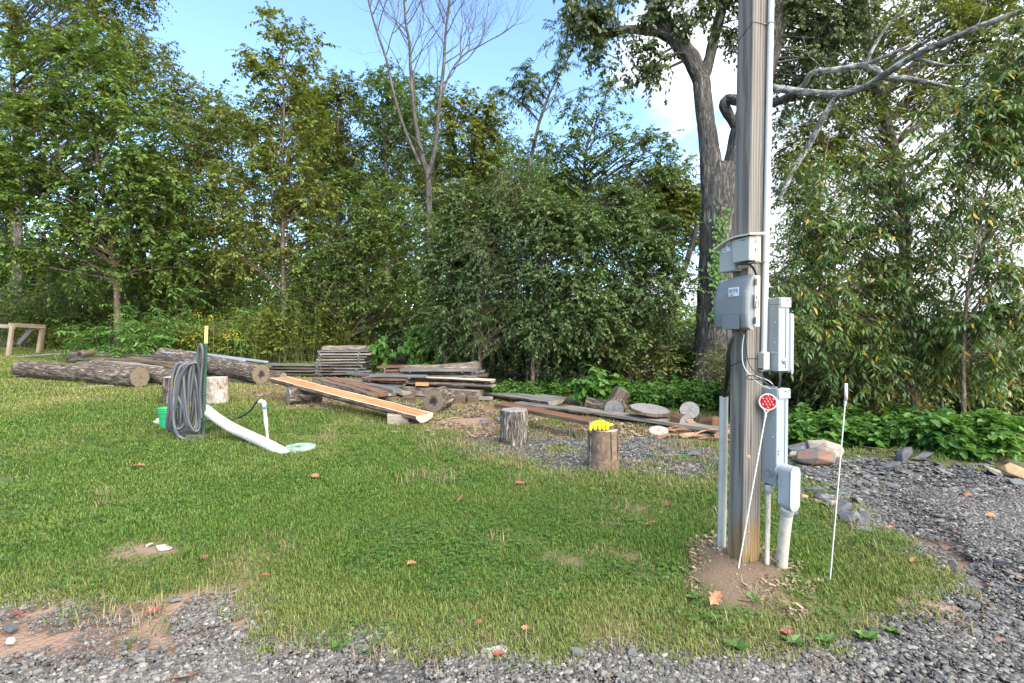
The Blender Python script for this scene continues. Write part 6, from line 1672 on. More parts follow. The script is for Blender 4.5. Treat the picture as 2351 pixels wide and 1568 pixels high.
px_board('grey squared beam between the orange plank and the pile', 788, 868, 912, 893, pz + 1.3, pz + .2, .20, .10, [M_GREYW] * 3, 100, nx=8)
px_board('brown waney board below the grey squared beam', 760, 866, 882, 900, pz + 1.2, pz - .1, .24, .09, [M_REDW, M_SLABBARK, M_REDW], 101, nx=10, wav=.02)
px_board('second brown waney board nearest the orange plank', 728, 866, 862, 905, pz + 1.2, pz - .2, .20, .08, [M_BROWNW, M_SLABBARK, M_REDW], 102, nx=10, wav=.02)
px_board('short pale board end left of the round rotten log', 880, 893, 935, 900, pz + .7, pz + .35, .3, .06, [M_PALEW] * 3, 103, nx=5)
px_board('brown board end stacked left of the round rotten log', 850, 905, 905, 912, pz + .5, pz + .1, .26, .05, [M_BROWNW] * 3, 104, nx=5)
px_board('second brown board end stacked left of the round rotten log', 860, 896, 900, 903, pz + .5, pz + .15, .24, .05, [M_PALEW] * 3, 105, nx=5)
px_board('grey board reaching left from the small orange stack', 800, 855, 860, 860, pz + 2.0, pz + 1.6, .22, .05, [M_GREYW] * 3, 106, nx=5)
px_board('rough grey slab at the foot of the small orange stack', 835, 882, 925, 884, pz + 1.4, pz + 1.2, .5, .09, SB, 107, True, nx=10)
px_board('brown slab below the small orange stack', 850, 873, 930, 876, pz + 1.6, pz + 1.4, .5, .07, [M_BROWNW, M_SLABBARK, M_BROWNW], 108, True, nx=10)
for q, (u, v0, v1, dd) in enumerate(((935, 915, 926, .5), (1085, 916, 926, .35), (1055, 916, 926, .8))):
    g = G(u, v1 + 2); o = root('prop_block', g, f'wood block under the {["left end", "right end", "middle"][q]} of the main lumber pile', 'wood block', 'prop blocks under the main lumber pile')
    MB().box(g + np.array([0, .2, .07]), (.22, .3, .16), None, 0, .006).build('block', M_BROWNW, o)
px_board('dark slab deep in the middle of the main lumber pile', 895, 892, 1100, 902, pz + 1.1, pz + .6, .5, .10, [M_BROWNW, M_SLABBARK, M_BROWNW], 117, True, nx=12)
px_board('second dark slab low in the main lumber pile', 890, 900, 1095, 908, pz + 1.0, pz + .6, .5, .09, [M_GREYW, M_SLABBARK, M_BROWNW], 118, True, nx=12)
px_board('rough slab between the grey one and the bark slab of the main pile', 880, 868, 1110, 878, pz + 1.5, pz + .8, .5, .08, SLG, 119, True, nx=12)
px_board('lower half log under the topmost one of the main pile', 915, 860, 1090, 860, pz + 1.8, pz + 1.3, .46, .14, SB, 120, True, nx=14, roll=3.14)
g = G(995, 948)
log('rotten_log', 'round upright-faced log section with a dark rotten heart before the lumber pile', up(g + np.array([-.0, .0, 0]), .225), up(g + np.array([.14, .36, 0]), .225), .225, .235, 15, M_LOGBARK, M_ENDD, None, n=64, dens=60, amp=.08)
# long boards to the right
px_board('broad grey slab running right from the main lumber pile', 1118, 897, 1278, 919, pz + .9, pz - .25, .62, .09, [M_GREYW, M_SLABBARK, M_PALEW], 110, True, nx=14, name='long_slab', grp='long boards right of the lumber pile')
px_board('second grey board behind the broad grey slab', 1150, 895, 1300, 914, pz + 1.2, pz + .3, .3, .05, [M_GREYW] * 3, 111, name='long_board', grp='long boards right of the lumber pile')
px_board('reddish plank reaching over the first chopping stump', 1150, 925, 1365, 966, 8.7, 7.4, .30, .055, [M_REDW, M_BROWNW, M_PALEW], 112, nx=14, name='long_board', grp='long boards right of the lumber pile')
px_board('long pale-topped bark slab ending near the round grey disc', 1185, 924, 1490, 958, pz - .4, 8.9, .34, .07, [M_GREYW, M_SLABBARK, M_PALEW], 113, True, nx=18, name='long_slab', grp='long boards right of the lumber pile')
px_board('long silvery board lying on the ground towards the post', 1300, 932, 1665, 985, pz - .5, 7.5, .30, .05, [M_PALEW] * 3, 114, nx=18, name='long_board', grp='long boards right of the lumber pile')
px_board('weathered board beside the woodpile left of the post', 1560, 962, 1690, 985, 8.9, 7.7, .3, .05, [M_GREYW] * 3, 115, nx=8, name='long_board', grp='long boards right of the lumber pile')
px_board('short grey board between the weeds behind the slabs', 1270, 912, 1345, 920, 11.4, 10.6, .3, .05, [M_GREYW] * 3, 116, nx=6, name='long_board', grp='long boards right of the lumber pile')
# chopping stumps with glove and axe head
g1 = G(1180, 1017)
stump('bark_stump', 'chopping stump covered in furrowed grey bark', g1, .195, (1017 - 940) / F * g1[1], 21, m_bark('stump_bark', (.02, .016, .013), (.15, .125, .10), (.36, .32, .27), 30, .12, 1.0, .02), M_ENDG, group='chopping stumps', amp=.10, freq=22, n=80)
g2 = G(1386, 1072); hs = (1072 - 985) / F * g2[1]
st2 = stump('split_stump', 'brown barkless chopping stump with deep cracks, a yellow glove on top', g2, .165, hs, 22, wood_mat('barkless_wood', (.085, .055, .037), (.15, .105, .073), (.22, .165, .12), 1.0, 16), M_ENDP, group='chopping stumps', amp=.035, freq=9)
for a_ in (-1.95, -1.25, -.6):
    m = MB(); p0 = np.array([math.cos(a_), math.sin(a_), 0]) * .163
    m.tube([g2 + p0 + [0, 0, .02], g2 + p0 * 1.0 + [.004, 0, hs * .5], g2 + p0 * .97 + [0, 0, hs - .002]], [.006, .010, .008], 6)
    o = bpy.data.objects.new('crack', m.mesh('crack', M_BLACK, False)); COL.objects.link(o); o.parent = st2
    o.matrix_parent_inverse = (Matrix.Translation(st2.location) @ st2.rotation_euler.to_matrix().to_4x4()).inverted()
bk_ = MB(); th = np.linspace(2.4, 3.6, 9)
V = [g2 + np.array([math.cos(a) * r_, math.sin(a) * r_, z]) for z in (.0, hs * .97) for r_ in (.170, .186) for a in th]
fs = []
for i in range(8):
    fs += [(9+i, 9+i+1, 27+i+1, 27+i), (i, 18+i, 18+i+1, i+1), (18+i, 27+i, 27+i+1, 18+i+1)]
fs += [(0, 9, 27, 18), (8, 26, 35, 17)]
o = bpy.data.objects.new('bark_strip', bk_.faces(V, fs).mesh('bark_strip', M_SLABBARK, False)); COL.objects.link(o); o.parent = st2
o.matrix_parent_inverse = (Matrix.Translation(st2.location) @ st2.rotation_euler.to_matrix().to_4x4()).inverted()
# glove: one surface, four fingers hanging over the edge, thumb tucked to the right, cuff behind
M_YELLOW = m_plain('yellow_knit', (0.62, 0.46, 0.012), 0.75, 0.2, 0, 0.08, 40)
zt = g2[2] + hs
gl = root('work_glove', g2 + np.array([-.06, -.06, hs + .006]), 'yellow work glove lying palm down on the split stump, fingers to the front', 'glove')
m = MB()
o_ = g2 + np.array([-.045, -.055, hs])
palm = spline([o_ + np.array(q) for q in ((.115, .05, .035), (.06, .03, .060), (.0, .015, .072), (-.055, .0, .066), (-.085, -.015, .05))], 14)
m.tube(palm, np.interp(np.linspace(0, 1, 14), [0, .2, .5, .8, 1], [.026, .036, .044, .040, .024]), 16)
for k, (x0, x1, ln, dz) in enumerate(((-.082, -.128, .070, -.012), (-.050, -.075, .092, -.002), (-.014, -.026, .098, -.004), (.020, .018, .088, -.004))):
    p = spline([o_ + np.array(q) for q in ((x0, .0, .066), ((x0 * .5 + x1 * .5), -.045, .070), (x1, -.078, .044), (x1 - .004, -.088, .016 + dz))], 12)
    m.tube(p, np.interp(np.linspace(0, 1, 12), [0, .75, .93, 1], [.019, .0175, .0145, .006]), 12)
p = spline([o_ + np.array(q) for q in ((.045, .0, .060), (.070, -.040, .050), (.058, -.070, .032), (.048, -.080, .022))], 10)
m.tube(p, np.interp(np.linspace(0, 1, 10), [0, .7, .92, 1], [.020, .018, .014, .006]), 12)
gm = bpy.data.objects.new('glove_body', m.mesh('glove_body', M_YELLOW, True, gl.location)); COL.objects.link(gm)
md = gm.modifiers.new('r', 'REMESH'); md.mode = 'VOXEL'; md.voxel_size = .0045
md2 = gm.modifiers.new('s', 'SMOOTH'); md2.iterations = 3; md2.factor = .5
dg = bpy.context.evaluated_depsgraph_get(); dg.update()
me2 = bpy.data.meshes.new_from_object(gm.evaluated_get(dg)); gm.modifiers.clear(); gm.data = me2
me2.materials.clear(); me2.materials.append(M_YELLOW)
me2.polygons.foreach_set('use_smooth', [True] * len(me2.polygons)); gm.parent = gl
m = MB(); m.tube([o_ + np.array(q) for q in ((.105, .046, .040), (.120, .052, .036), (.140, .060, .030))], [.0285, .031, .033], 16); rel(m, 'cuff', M_YELLOW, gl, True)
m = MB(); m.box(o_ + np.array([.055, -.004, .092]), (.022, .012, .016), RB, 0, .003); rel(m, 'red_tag', m_plain('red_cloth', (.65, .06, .05), .8, .2), gl)
M_RUST = m_noise('rusty_steel', [(.35, (.05, .03, .022)), (.55, (.13, .075, .05)), (.7, (.22, .13, .085))], 25, rough=.7, bump=.3)
ah = root('axe_head', g2 + np.array([.05, -.02, hs]), 'rusty brown axe head lying under the glove on the split stump', 'axe head')
R = frame(np.array([0, 0, 0.]), np.array([1, -.10, .05]))
m = MB(); ao = g2 + np.array([.0, -.045, hs + .024])
pts = [(-.02, .02), (.05, .018), (.10, .030), (.138, .034), (.140, -.020), (.10, -.014), (.05, -.016), (-.02, -.018)]
V = [ao + R @ np.array([x, y_, z]) for y_ in (-1, 1) for (x, z), w in zip(pts, (.016, .014, .009, .002, .002, .009, .014, .016)) for y_ in (y_ * w,)]
m.faces(V, [tuple(range(8)), tuple(range(8, 16))[::-1]] + [(i, i + 8, (i + 1) % 8 + 8, (i + 1) % 8) for i in range(8)]); rel(m, 'blade', M_RUST, ah)
# firewood left of the post
g = G(1510, 1002)
stump('disc_block', 'low ribbed block carrying a round grey slab', up(Gd(1508, 8.7), 0), .17, .20, 24, M_REDW, M_ENDG, group='firewood left of the post', n=24, amp=.16, freq=16)
ct = up(Gd(1492, 8.75), .23)
log('grey_disc', 'large flat round grey wood slab lying tilted on the low ribbed block', ct - np.array([0, 0, .025]), ct + np.array([.004, -.006, .025]), .36, .35, 25, M_BROWNW, None, M_ENDG, cat='wood slab', dens=80)
g = G(1512, 999); log('white_disc', 'thin pale round wood disc leaning in the grass before the ribbed block', up(g, .035), up(g, .035) + np.array([-.004, -.012, .035]), .155, .15, 26, M_PALEW, None, M_ENDP, cat='wood slab', dens=120)
wd = [('upright grey log chunk standing at the back of the firewood', 1412, 942, 9.9, (.16, .0, .30), .17, 27, M_BROWNW), ('round log lying end-on below the upright grey chunk', 1415, 948, 9.6, (-.10, -.30, -.01), .20, 28, M_LOGBARK),
      ('dark gnarled root piece left of the upright grey chunk', 1345, 925, 10.2, (.42, -.1, -.08), .15, 29, M_LOGBARK), ('round tilted log with a cracked end amid the firewood', 1583, 968, 8.6, (-.06, -.20, .14), .17, 30, M_LOGBARK),
      ('half log with a brown bark edge at the left of the bark heap', 1552, 985, 8.25, (.10, -.18, .0), .15, 31, M_REDW), ('split red-brown chunk beside the white pipe', 1618, 985, 8.1, (.12, -.2, .06), .12, 32, M_REDW)]
for lb, u, v, d, off, r_, sd, mt in wd:
    a = Gd(u, d, r_ * .8); log('firewood_log', lb, a, a + np.array(off), r_, r_ * .95, sd, mt, M_END, M_ENDG if sd != 32 else M_REDW, group='firewood left of the post', n=40, dens=50)
M_BARKP = m_noise('bark_piece', [(.3, (.10, .05, .03)), (.5, (.26, .145, .09)), (.7, (.42, .28, .19))], 14, (.3, 1, 1), rough=.9, spec=.1, bump=.7)
rg = np.random.default_rng(61)
for q in range(16):
    a = up(G(1535 + q * 7.4 + rg.uniform(-4, 4), 985 + (q % 5) * 6 + rg.uniform(-2, 3)), .02 + .05 * rg.random())
    dv = np.array([rg.uniform(.25, .45) * (1 if rg.random() < .8 else -1), rg.uniform(-.25, .1), rg.uniform(-.05, .09)])
    wh = ['at the left end of the heap', 'in the left half of the heap', 'in the right half of the heap', 'at the right end of the heap by the post'][q // 4]
    hw = ['lowest', 'curled', 'broad', 'uppermost'][q % 4]
    board('bark_piece', f'{hw} red-brown piece of loose bark {wh}', a, a + dv, rg.uniform(.07, .16), .018, [M_BARKP] * 3, 700 + q, 'loose bark pieces left of the post', cat='bark piece', nx=6, wav=.016, bend=.03, roll=rg.uniform(-.6, .6))
# pieces right of the post
board('thin_pole_board', 'long brown split pole lying behind the gravel bank', up(G(1925, 1026), .05), up(G(2085, 1049), .06), .10, .06, [M_BROWNW] * 3, 750, cat='pole', nx=8, wav=.01)
board('thin_pole_board', 'second weathered pole lying in front of the split one', up(G(1940, 1040), .03), up(G(2070, 1053), .03), .08, .04, [M_GREYW] * 3, 751, cat='pole', nx=8, wav=.01)
board('post_board', 'grey board end showing just right of the lower grey box', up(G(1805, 1012), .12), up(G(1822, 1005), .14), .12, .10, [M_GREYW] * 3, 752, nx=4)
board('post_board', 'pale board piece lying on the rocks right of the lower grey box', up(G(1808, 1025), .06), up(G(1858, 1022), .08), .10, .05, [M_PALEW] * 3, 753, nx=4)
# wood scraps in the yard
for q in range(34):
    u, v = rg.uniform(860, 1400), rg.uniform(935, 1010)
    if 1140 < u < 1215 and v > 985: continue
    a = up(G(u, v), .018); an = rg.uniform(0, 6.28); l = rg.uniform(.08, .26)
    board('wood_scrap', f'{["grey", "pale", "reddish"][q % 3]} wood scrap on the bare ground {"below the round rotten log" if u < 1040 else ("left of the first chopping stump" if u < 1180 else "behind the split stump")}', a, a + np.array([math.cos(an) * l, math.sin(an) * l, .01]), rg.uniform(.03, .08), .014, [[M_GREYW, M_PALEW, M_REDW][q % 3]] * 3, 800 + q, 'wood scraps in the yard', cat='wood scrap', nx=3, wav=.004)

# ------------------------------------------------------------------ fence post with the hose coil, bucket, pipes
M_TGREEN = m_plain('dark_green_paint', (0.03, 0.075, 0.05), 0.45, 0.4, 0, 0.15, 20)
M_TYEL = m_plain('cream_yellow_paint', (0.58, 0.43, 0.15), 0.45, 0.4, 0, 0.06, 20)
gp_ = G(467, 1002); dT_ = gp_[1]
tt_ = D(474, 748, dT_)
hT = tt_[2] - gp_[2]
axT = nrm(tt_ - gp_)
tpst = root('steel_fence_post', gp_, 'dark green studded steel fence post with a cream-yellow top', 'fence post')
def tbar(m, z0, z1):
    """T-section bar between two heights along the post."""
    x, y = np.array([1., 0, 0]), np.array([0, 1., 0])
    for (cx, cy, sx, sy) in ((0, 0, .046, .007), (0, .0195, .007, .0315)):
        V = [gp_ + axT * z + x * (cx + a * sx / 2) + y * (cy + b * sy / 2) for z in (z0, z1) for a, b in ((-1, -1), (1, -1), (1, 1), (-1, 1))]
        m.faces(V, [(3, 2, 1, 0), (4, 5, 6, 7), (0, 1, 5, 4), (1, 2, 6, 5), (2, 3, 7, 6), (3, 0, 4, 7)])
    return m
zy = hT * (1 - 40 / 254)
rel(tbar(MB(), -.08, zy - .001), 'shaft', M_TGREEN, tpst)
yt = rel(tbar(MB(), zy + .001, hT), 'painted_top', M_TYEL, tpst)
for k in range(26):
    z = hT - .04 - k * .062
    if z < .1: break
    m = MB(); m.box(gp_ + axT * z + np.array([-.002 + .004 * (k % 2), -.0065, 0]), (.011, .006, .013), None, 0, .002); rel(m, 'stud', M_TGREEN if z < zy else M_BROWNW, yt if z >= zy else tpst)
gs = G(452, 1003); ws = root('wooden_stake', gs, 'grey-brown wooden stake tied to the left of the steel fence post', 'stake')
m = MB(); a_, b_ = np.array([gs[0] + .005, dT_ + .01, gs[2] - .05]), D(464, 790, dT_ + .01); R = frame(a_, b_, (0, 1, 0)); m.box((a_ + b_) / 2, (np.linalg.norm(b_ - a_), .04, .05), R, 0, .004); rel(m, 'timber', M_BROWNW, ws)
for k, z in enumerate((.62, 1.07, .30 * 0 + 1.32)):
    m = MB(); c = gp_ + axT * z * hT / 1.64
    m.tube([c + np.array(q) for q in ((-.115, -.028, .004), (-.02, -.032, 0), (.028, -.012, 0), (.030, .025, 0), (-.02, .046, 0), (-.11, .045, .003), (-.122, .01, .004), (-.115, -.028, .004))], .0045, 6); rel(m, 'tie', M_BLACK, tpst)
t = NT('hose_rubber')
f = t.noise(t.coords('tc', (1, 1, .08), False), 20, 4, .6)
t.color(t.ramp(f, [(.3, (.028, .03, .035)), (.6, (.075, .078, .085)), (.8, (.14, .135, .12))])); t.rough(.45, .5); M_HOSE = t.m
t = NT('hose_stripe'); t.color((.26, .20, .07)); t.rough(.5, .4); M_HSTRIPE = t.m
hs_ = root('hose_coil', G(430, 1000), 'thick coil of dark grey hose hung on the wooden stake', 'hose')
rg = np.random.default_rng(17)
top_c, bot_c = D(437, 832, dT_ - .02), D(427, 985, dT_ - .05)
H_ = (top_c[2] - bot_c[2]); cz = (top_c[2] + bot_c[2]) / 2
pts = []
NL = 13
for k in range(NL):
    ph = k / (NL - 1)
    x_top = -.10 + .20 * ph + rg.normal(0, .012); x_bot = (-.20 + .36 * ((k * 5) % NL) / (NL - 1)) + rg.normal(0, .015)
    y_t, y_b = rg.uniform(-.05, .06), rg.uniform(-.07, .06); dz_t, dz_b = rg.uniform(-.03, .035), rg.uniform(-.02, .06)
    w_ = rg.uniform(.05, .085)
    for a in np.linspace(0, 2 * math.pi, 20, endpoint=False):
        s = math.cos(a); f = (s + 1) / 2
        x = (x_bot + (x_top - x_bot) * f) + top_c[0] * f + bot_c[0] * (1 - f) + w_ * math.sin(a) * (.7 + .3 * (1 - f))
        z = cz + math.copysign(abs(s) ** .62, s) * (H_ / 2 + (dz_t if s > 0 else dz_b)) 
        y = dT_ - .08 + (y_b + (y_t - y_b) * f) + .055 * math.sin(a) + .02 * f
        pts.append((x, y, max(z, bot_c[2] - .03)))
        if k == NL - 1 and a > 4.2: break
start = [D(462, 960, dT_ - .03), D(459, 900, dT_ - .035), D(466, 820, dT_ - .035), D(463, 795, dT_ - .035), D(460, 790, dT_ - .03), D(456, 800, dT_ - .02), D(452, 830, dT_ - .02), D(446, 836, dT_ - .03)]
tail = [D(401, 900, dT_ - .17), D(398, 950, dT_ - .19), D(402, 985, dT_ - .24), D(412, 1003, dT_ - .33), up(G(428, 1013), .025), up(G(444, 1019), .022)]
full = spline(np.vstack([start, np.array(pts), tail]), 560)
m = MB(); m.tube(full, .0205, 10); rel(m, 'hose', M_HOSE, hs_, True)
for k in (3, 7):
    seg = full[60 + k * 34: 60 + k * 34 + 15] + np.array([0, -.0195, 0]); m = MB(); m.tube(seg, .004, 5); rel(m, 'stripe', M_HSTRIPE, hs_)
o = root('slate_slab', G(425, 1000), 'thin flat slate slab lying on the grass under the hose coil', 'slate slab')
m = MB(); V = []; rgq = np.random.default_rng(4)
ol = [G(u, v) for u, v in ((385, 990), (410, 984), (455, 992), (472, 1008), (440, 1006), (400, 998))]
V = [p + np.array([0, 0, z]) for z in (.0, .035) for p in ol]
m.faces(V, [tuple(range(6))[::-1], tuple(range(6, 12))] + [(i, (i+1) % 6, 6 + (i+1) % 6, 6 + i) for i in range(6)]); rel(m, 'slab', M_SLATE, o)
# bucket
M_GRN = m_plain('green_plastic', (0.02, 0.30, 0.105), .4, .45, 0, .06, 6)
gb_ = G(386, 984); bk = root('green_bucket', gb_, 'bright green plastic bucket half hidden behind the hose coil', 'bucket')
hB = (984 - 936) / F * gb_[1]; rB = hB * .40
m = MB(); m.lathe(gb_, [(rB * .78, 0), (rB * .80, .01), (rB * .97, hB * .78), (rB * 1.0, hB), (rB * .95, hB), (rB * .92, hB * .7), (rB * .74, .02), (.001, .02)], 32, None, cap0=True); rel(m, 'body', M_GRN, bk, True)
for z, r_ in ((.99, 1.03), (.90, 1.02), (.80, 1.0)):
    m = MB(); th = np.linspace(0, 2 * math.pi, 33); m.tube([gb_ + np.array([rB * r_ * math.cos(a), rB * r_ * math.sin(a), hB * z]) for a in th], .009, 6, caps=False); rel(m, 'rim_ring', M_GRN, bk, True)
m = MB(); m.tube([gb_ + np.array([rB * 1.0 * math.cos(a), -rB * .95 * abs(math.sin(a)) - .01, hB * .9 - .10 * abs(math.sin(a))]) for a in np.linspace(0, math.pi, 17)], .003, 6); rel(m, 'handle', M_METAL, bk)
g = G(364, 975); o = root('pipe_fitting', g, 'small white pipe fitting lying left of the green bucket', 'pipe fitting')
m = MB(); m.tube([g + np.array(q) for q in ((-.07, .02, .04), (-.02, 0, .04), (.03, -.01, .04))], [.026, .03, .034], 14); m.tube([g + np.array(q) for q in ((-.01, 0, .04), (.0, -.01, .09))], [.03, .03], 14); rel(m, 'tee', M_PVCW, o, True)
# big white pipe leaning down to the right
a = D(470, 940, dT_ + .12); b = up(G(662, 1041), .0)
mid_ = up(G(560, 1013), .11)
bp = root('drain_pipe', b, 'thick white plastic pipe sloping from the fence post down into the lawn', 'pipe')
pth = spline([a, D(520, 975, dT_ - .15), mid_, up(G(620, 1033), .055), b - np.array([0, 0, .035])], 24)
m = MB(); m.tube(pth, .072, 26); rel(m, 'pipe', M_PVCW, bp, True)
m = MB(); m.tube([pth[0], pth[1]], .079, 26); rel(m, 'socket', M_PVCW, bp, True)
for k in (13, 17, 20):
    m = MB(); d_ = nrm(pth[k+1] - pth[k]); s_ = nrm(np.cross(d_, [0, 0, 1.])); u_ = np.cross(s_, d_)
    m.tube([pth[k] + (s_ * math.cos(q) + u_ * math.sin(q)) * .0718 for q in np.linspace(.9, 2.0, 7)], .0016, 4); rel(m, 'slot', M_BLACK, bp)
# standpipe with hose
g = G(615, 1012); sp = root('standpipe', g, 'slim white standpipe with an elbow and valve on the lawn', 'standpipe')
tp_ = D(606, 925, g[1]); axs = nrm(tp_ - g); L = np.linalg.norm(tp_ - g)
m = MB(); m.tube([g - axs * .05, g + axs * L * .86], .019, 14); rel(m, 'pipe', M_PVCW, sp, True)
for f0_, f1_, r_ in ((.36, .48, .024), (.46, .60, .0275), (.60, .74, .025), (.78, .84, .027)):
    m = MB(); m.tube([g + axs * L * f0_, g + axs * L * f1_], r_, 14); rel(m, 'coupling', M_PVCW, sp, True)
m = MB(); m.tube([g + axs * L * .84, g + axs * L * .92], .030, 14); m.box(g + axs * L * .88 + np.array([.02, -.035, 0]), (.06, .02, .03), None, 0, .004); rel(m, 'valve', m_plain('blue_grey_valve', (.10, .16, .22), .4, .4), sp)
m = MB(); m.tube(spline([g + axs * L * .92, g + axs * L * 1.01, g + axs * L * 1.03 + np.array([-.035, 0, .005]), g + axs * L * 1.03 + np.array([-.07, .01, .0])], 10), .028, 14); rel(m, 'elbow', M_PVCW, sp, True)
e_ = g + axs * L * 1.03 + np.array([-.07, .01, .0])
for k, lb in ((0, 'black supply hose arching from the fence post to the standpipe elbow'), (1, 'second black line running beside the supply hose near the fence post')):
    o = root('supply_hose', gp_, lb, 'hose', 'black lines at the standpipe')
    d1 = dT_ + .05
    if k == 0: p = [D(462, 968, dT_ - .06), D(480, 966, d1 - .1), D(510, 965, d1 - .12), D(545, 960, d1), D(572, 945, (d1 + g[1]) / 2), D(588, 924, g[1]), D(596, 916, g[1]), e_ + np.array([-.02, 0, .012]), e_]
    else: p = [D(476, 975, dT_ - .02), D(500, 960, d1), D(520, 952, d1), D(545, 950, d1 + .05), D(575, 955, d1 + .1)]
    m = MB(); m.tube(spline(p, 40), .013 if k == 0 else .004, 8); rel(m, 'hose', M_BLACK, o, True)
g = G(690, 1033); o = root('valve_box_lid', g, 'pale green round lid lying flat in the lawn at the foot of the white pipe', 'lid')
t = NT('faded_green_lid'); f = t.noise(t.coords('Object'), 9, 5, .6); t.color(t.ramp(f, [(.35, (.12, .19, .13)), (.6, (.26, .34, .27))])); t.rough(.6, .3)
m = MB(); m.lathe(g, [(.19, 0), (.19, .052), (.175, .058), (.165, .054), (.001, .056)], 30); rel(m, 'lid', t.m, o)
m = MB(); m.box(g + np.array([0, -.06, .058]), (.05, .02, .004)); rel(m, 'finger_slot', M_BLACK, o)

# ------------------------------------------------------------------ rocks
def rock_mesh(seed, sx, sy, sz, mat, cut=.55):
    """Broken angular stone: a ball of points cut flat by several planes."""
    rg = np.random.default_rng(seed)
    V = nrm(rg.normal(0, 1, (22, 3))) * rg.uniform(.82, 1.12, (22, 1))
    V = np.clip(V, -.86, .86) * np.array([sx, sy, sz])
    bm = bmesh.new()
    for q in V: bm.verts.new(q)
    r = bmesh.ops.convex_hull(bm, input=bm.verts)
    bmesh.ops.delete(bm, geom=[v for v in bm.verts if not v.link_faces], context='VERTS')
    bmesh.ops.dissolve_limit(bm, angle_limit=.22, verts=bm.verts, edges=bm.edges)
    bmesh.ops.bevel(bm, geom=list(bm.edges), offset=min(sx, sy, sz) * .07, segments=1, affect='EDGES')
    me = bpy.data.meshes.new('stone'); bm.to_mesh(me); bm.free(); me.materials.append(mat)
    return me
def rock_mat(name, base, rust, amount):
    t = NT(name); v = t.coords('Object')
    f = t.noise(v, 9, 6, .65); c = t.ramp(f, [(.3, tuple(q * .55 for q in base)), (.5, base), (.7, tuple(min(1, q * 1.6) for q in base))])
    f2 = t.noise(v, 9, 6, .75)
    c = t.mix(t.ramp(f2, [(.62 - amount, (0, 0, 0)), (.70 - amount, (1, 1, 1))]), c, t.mix(f, tuple(q * .5 for q in rust), rust))
    t.color(c); t.rough(.8, .25); t.bump(f, .7, .01); return t.m
M_RSLATE = rock_mat('slate_rock', (.085, .086, .09), (.14, .105, .08), .02)
M_RRUST = rock_mat('rust_rock', (.11, .108, .106), (.24, .095, .045), .14)
M_RPALE = rock_mat('pale_rock', (.25, .225, .19), (.30, .155, .085), .10)
M_RTAN = rock_mat('tan_rock', (.27, .20, .12), (.32, .22, .12), .2)
M_RWHITE = rock_mat('white_rock', (.38, .36, .32), (.28, .20, .12), .02)
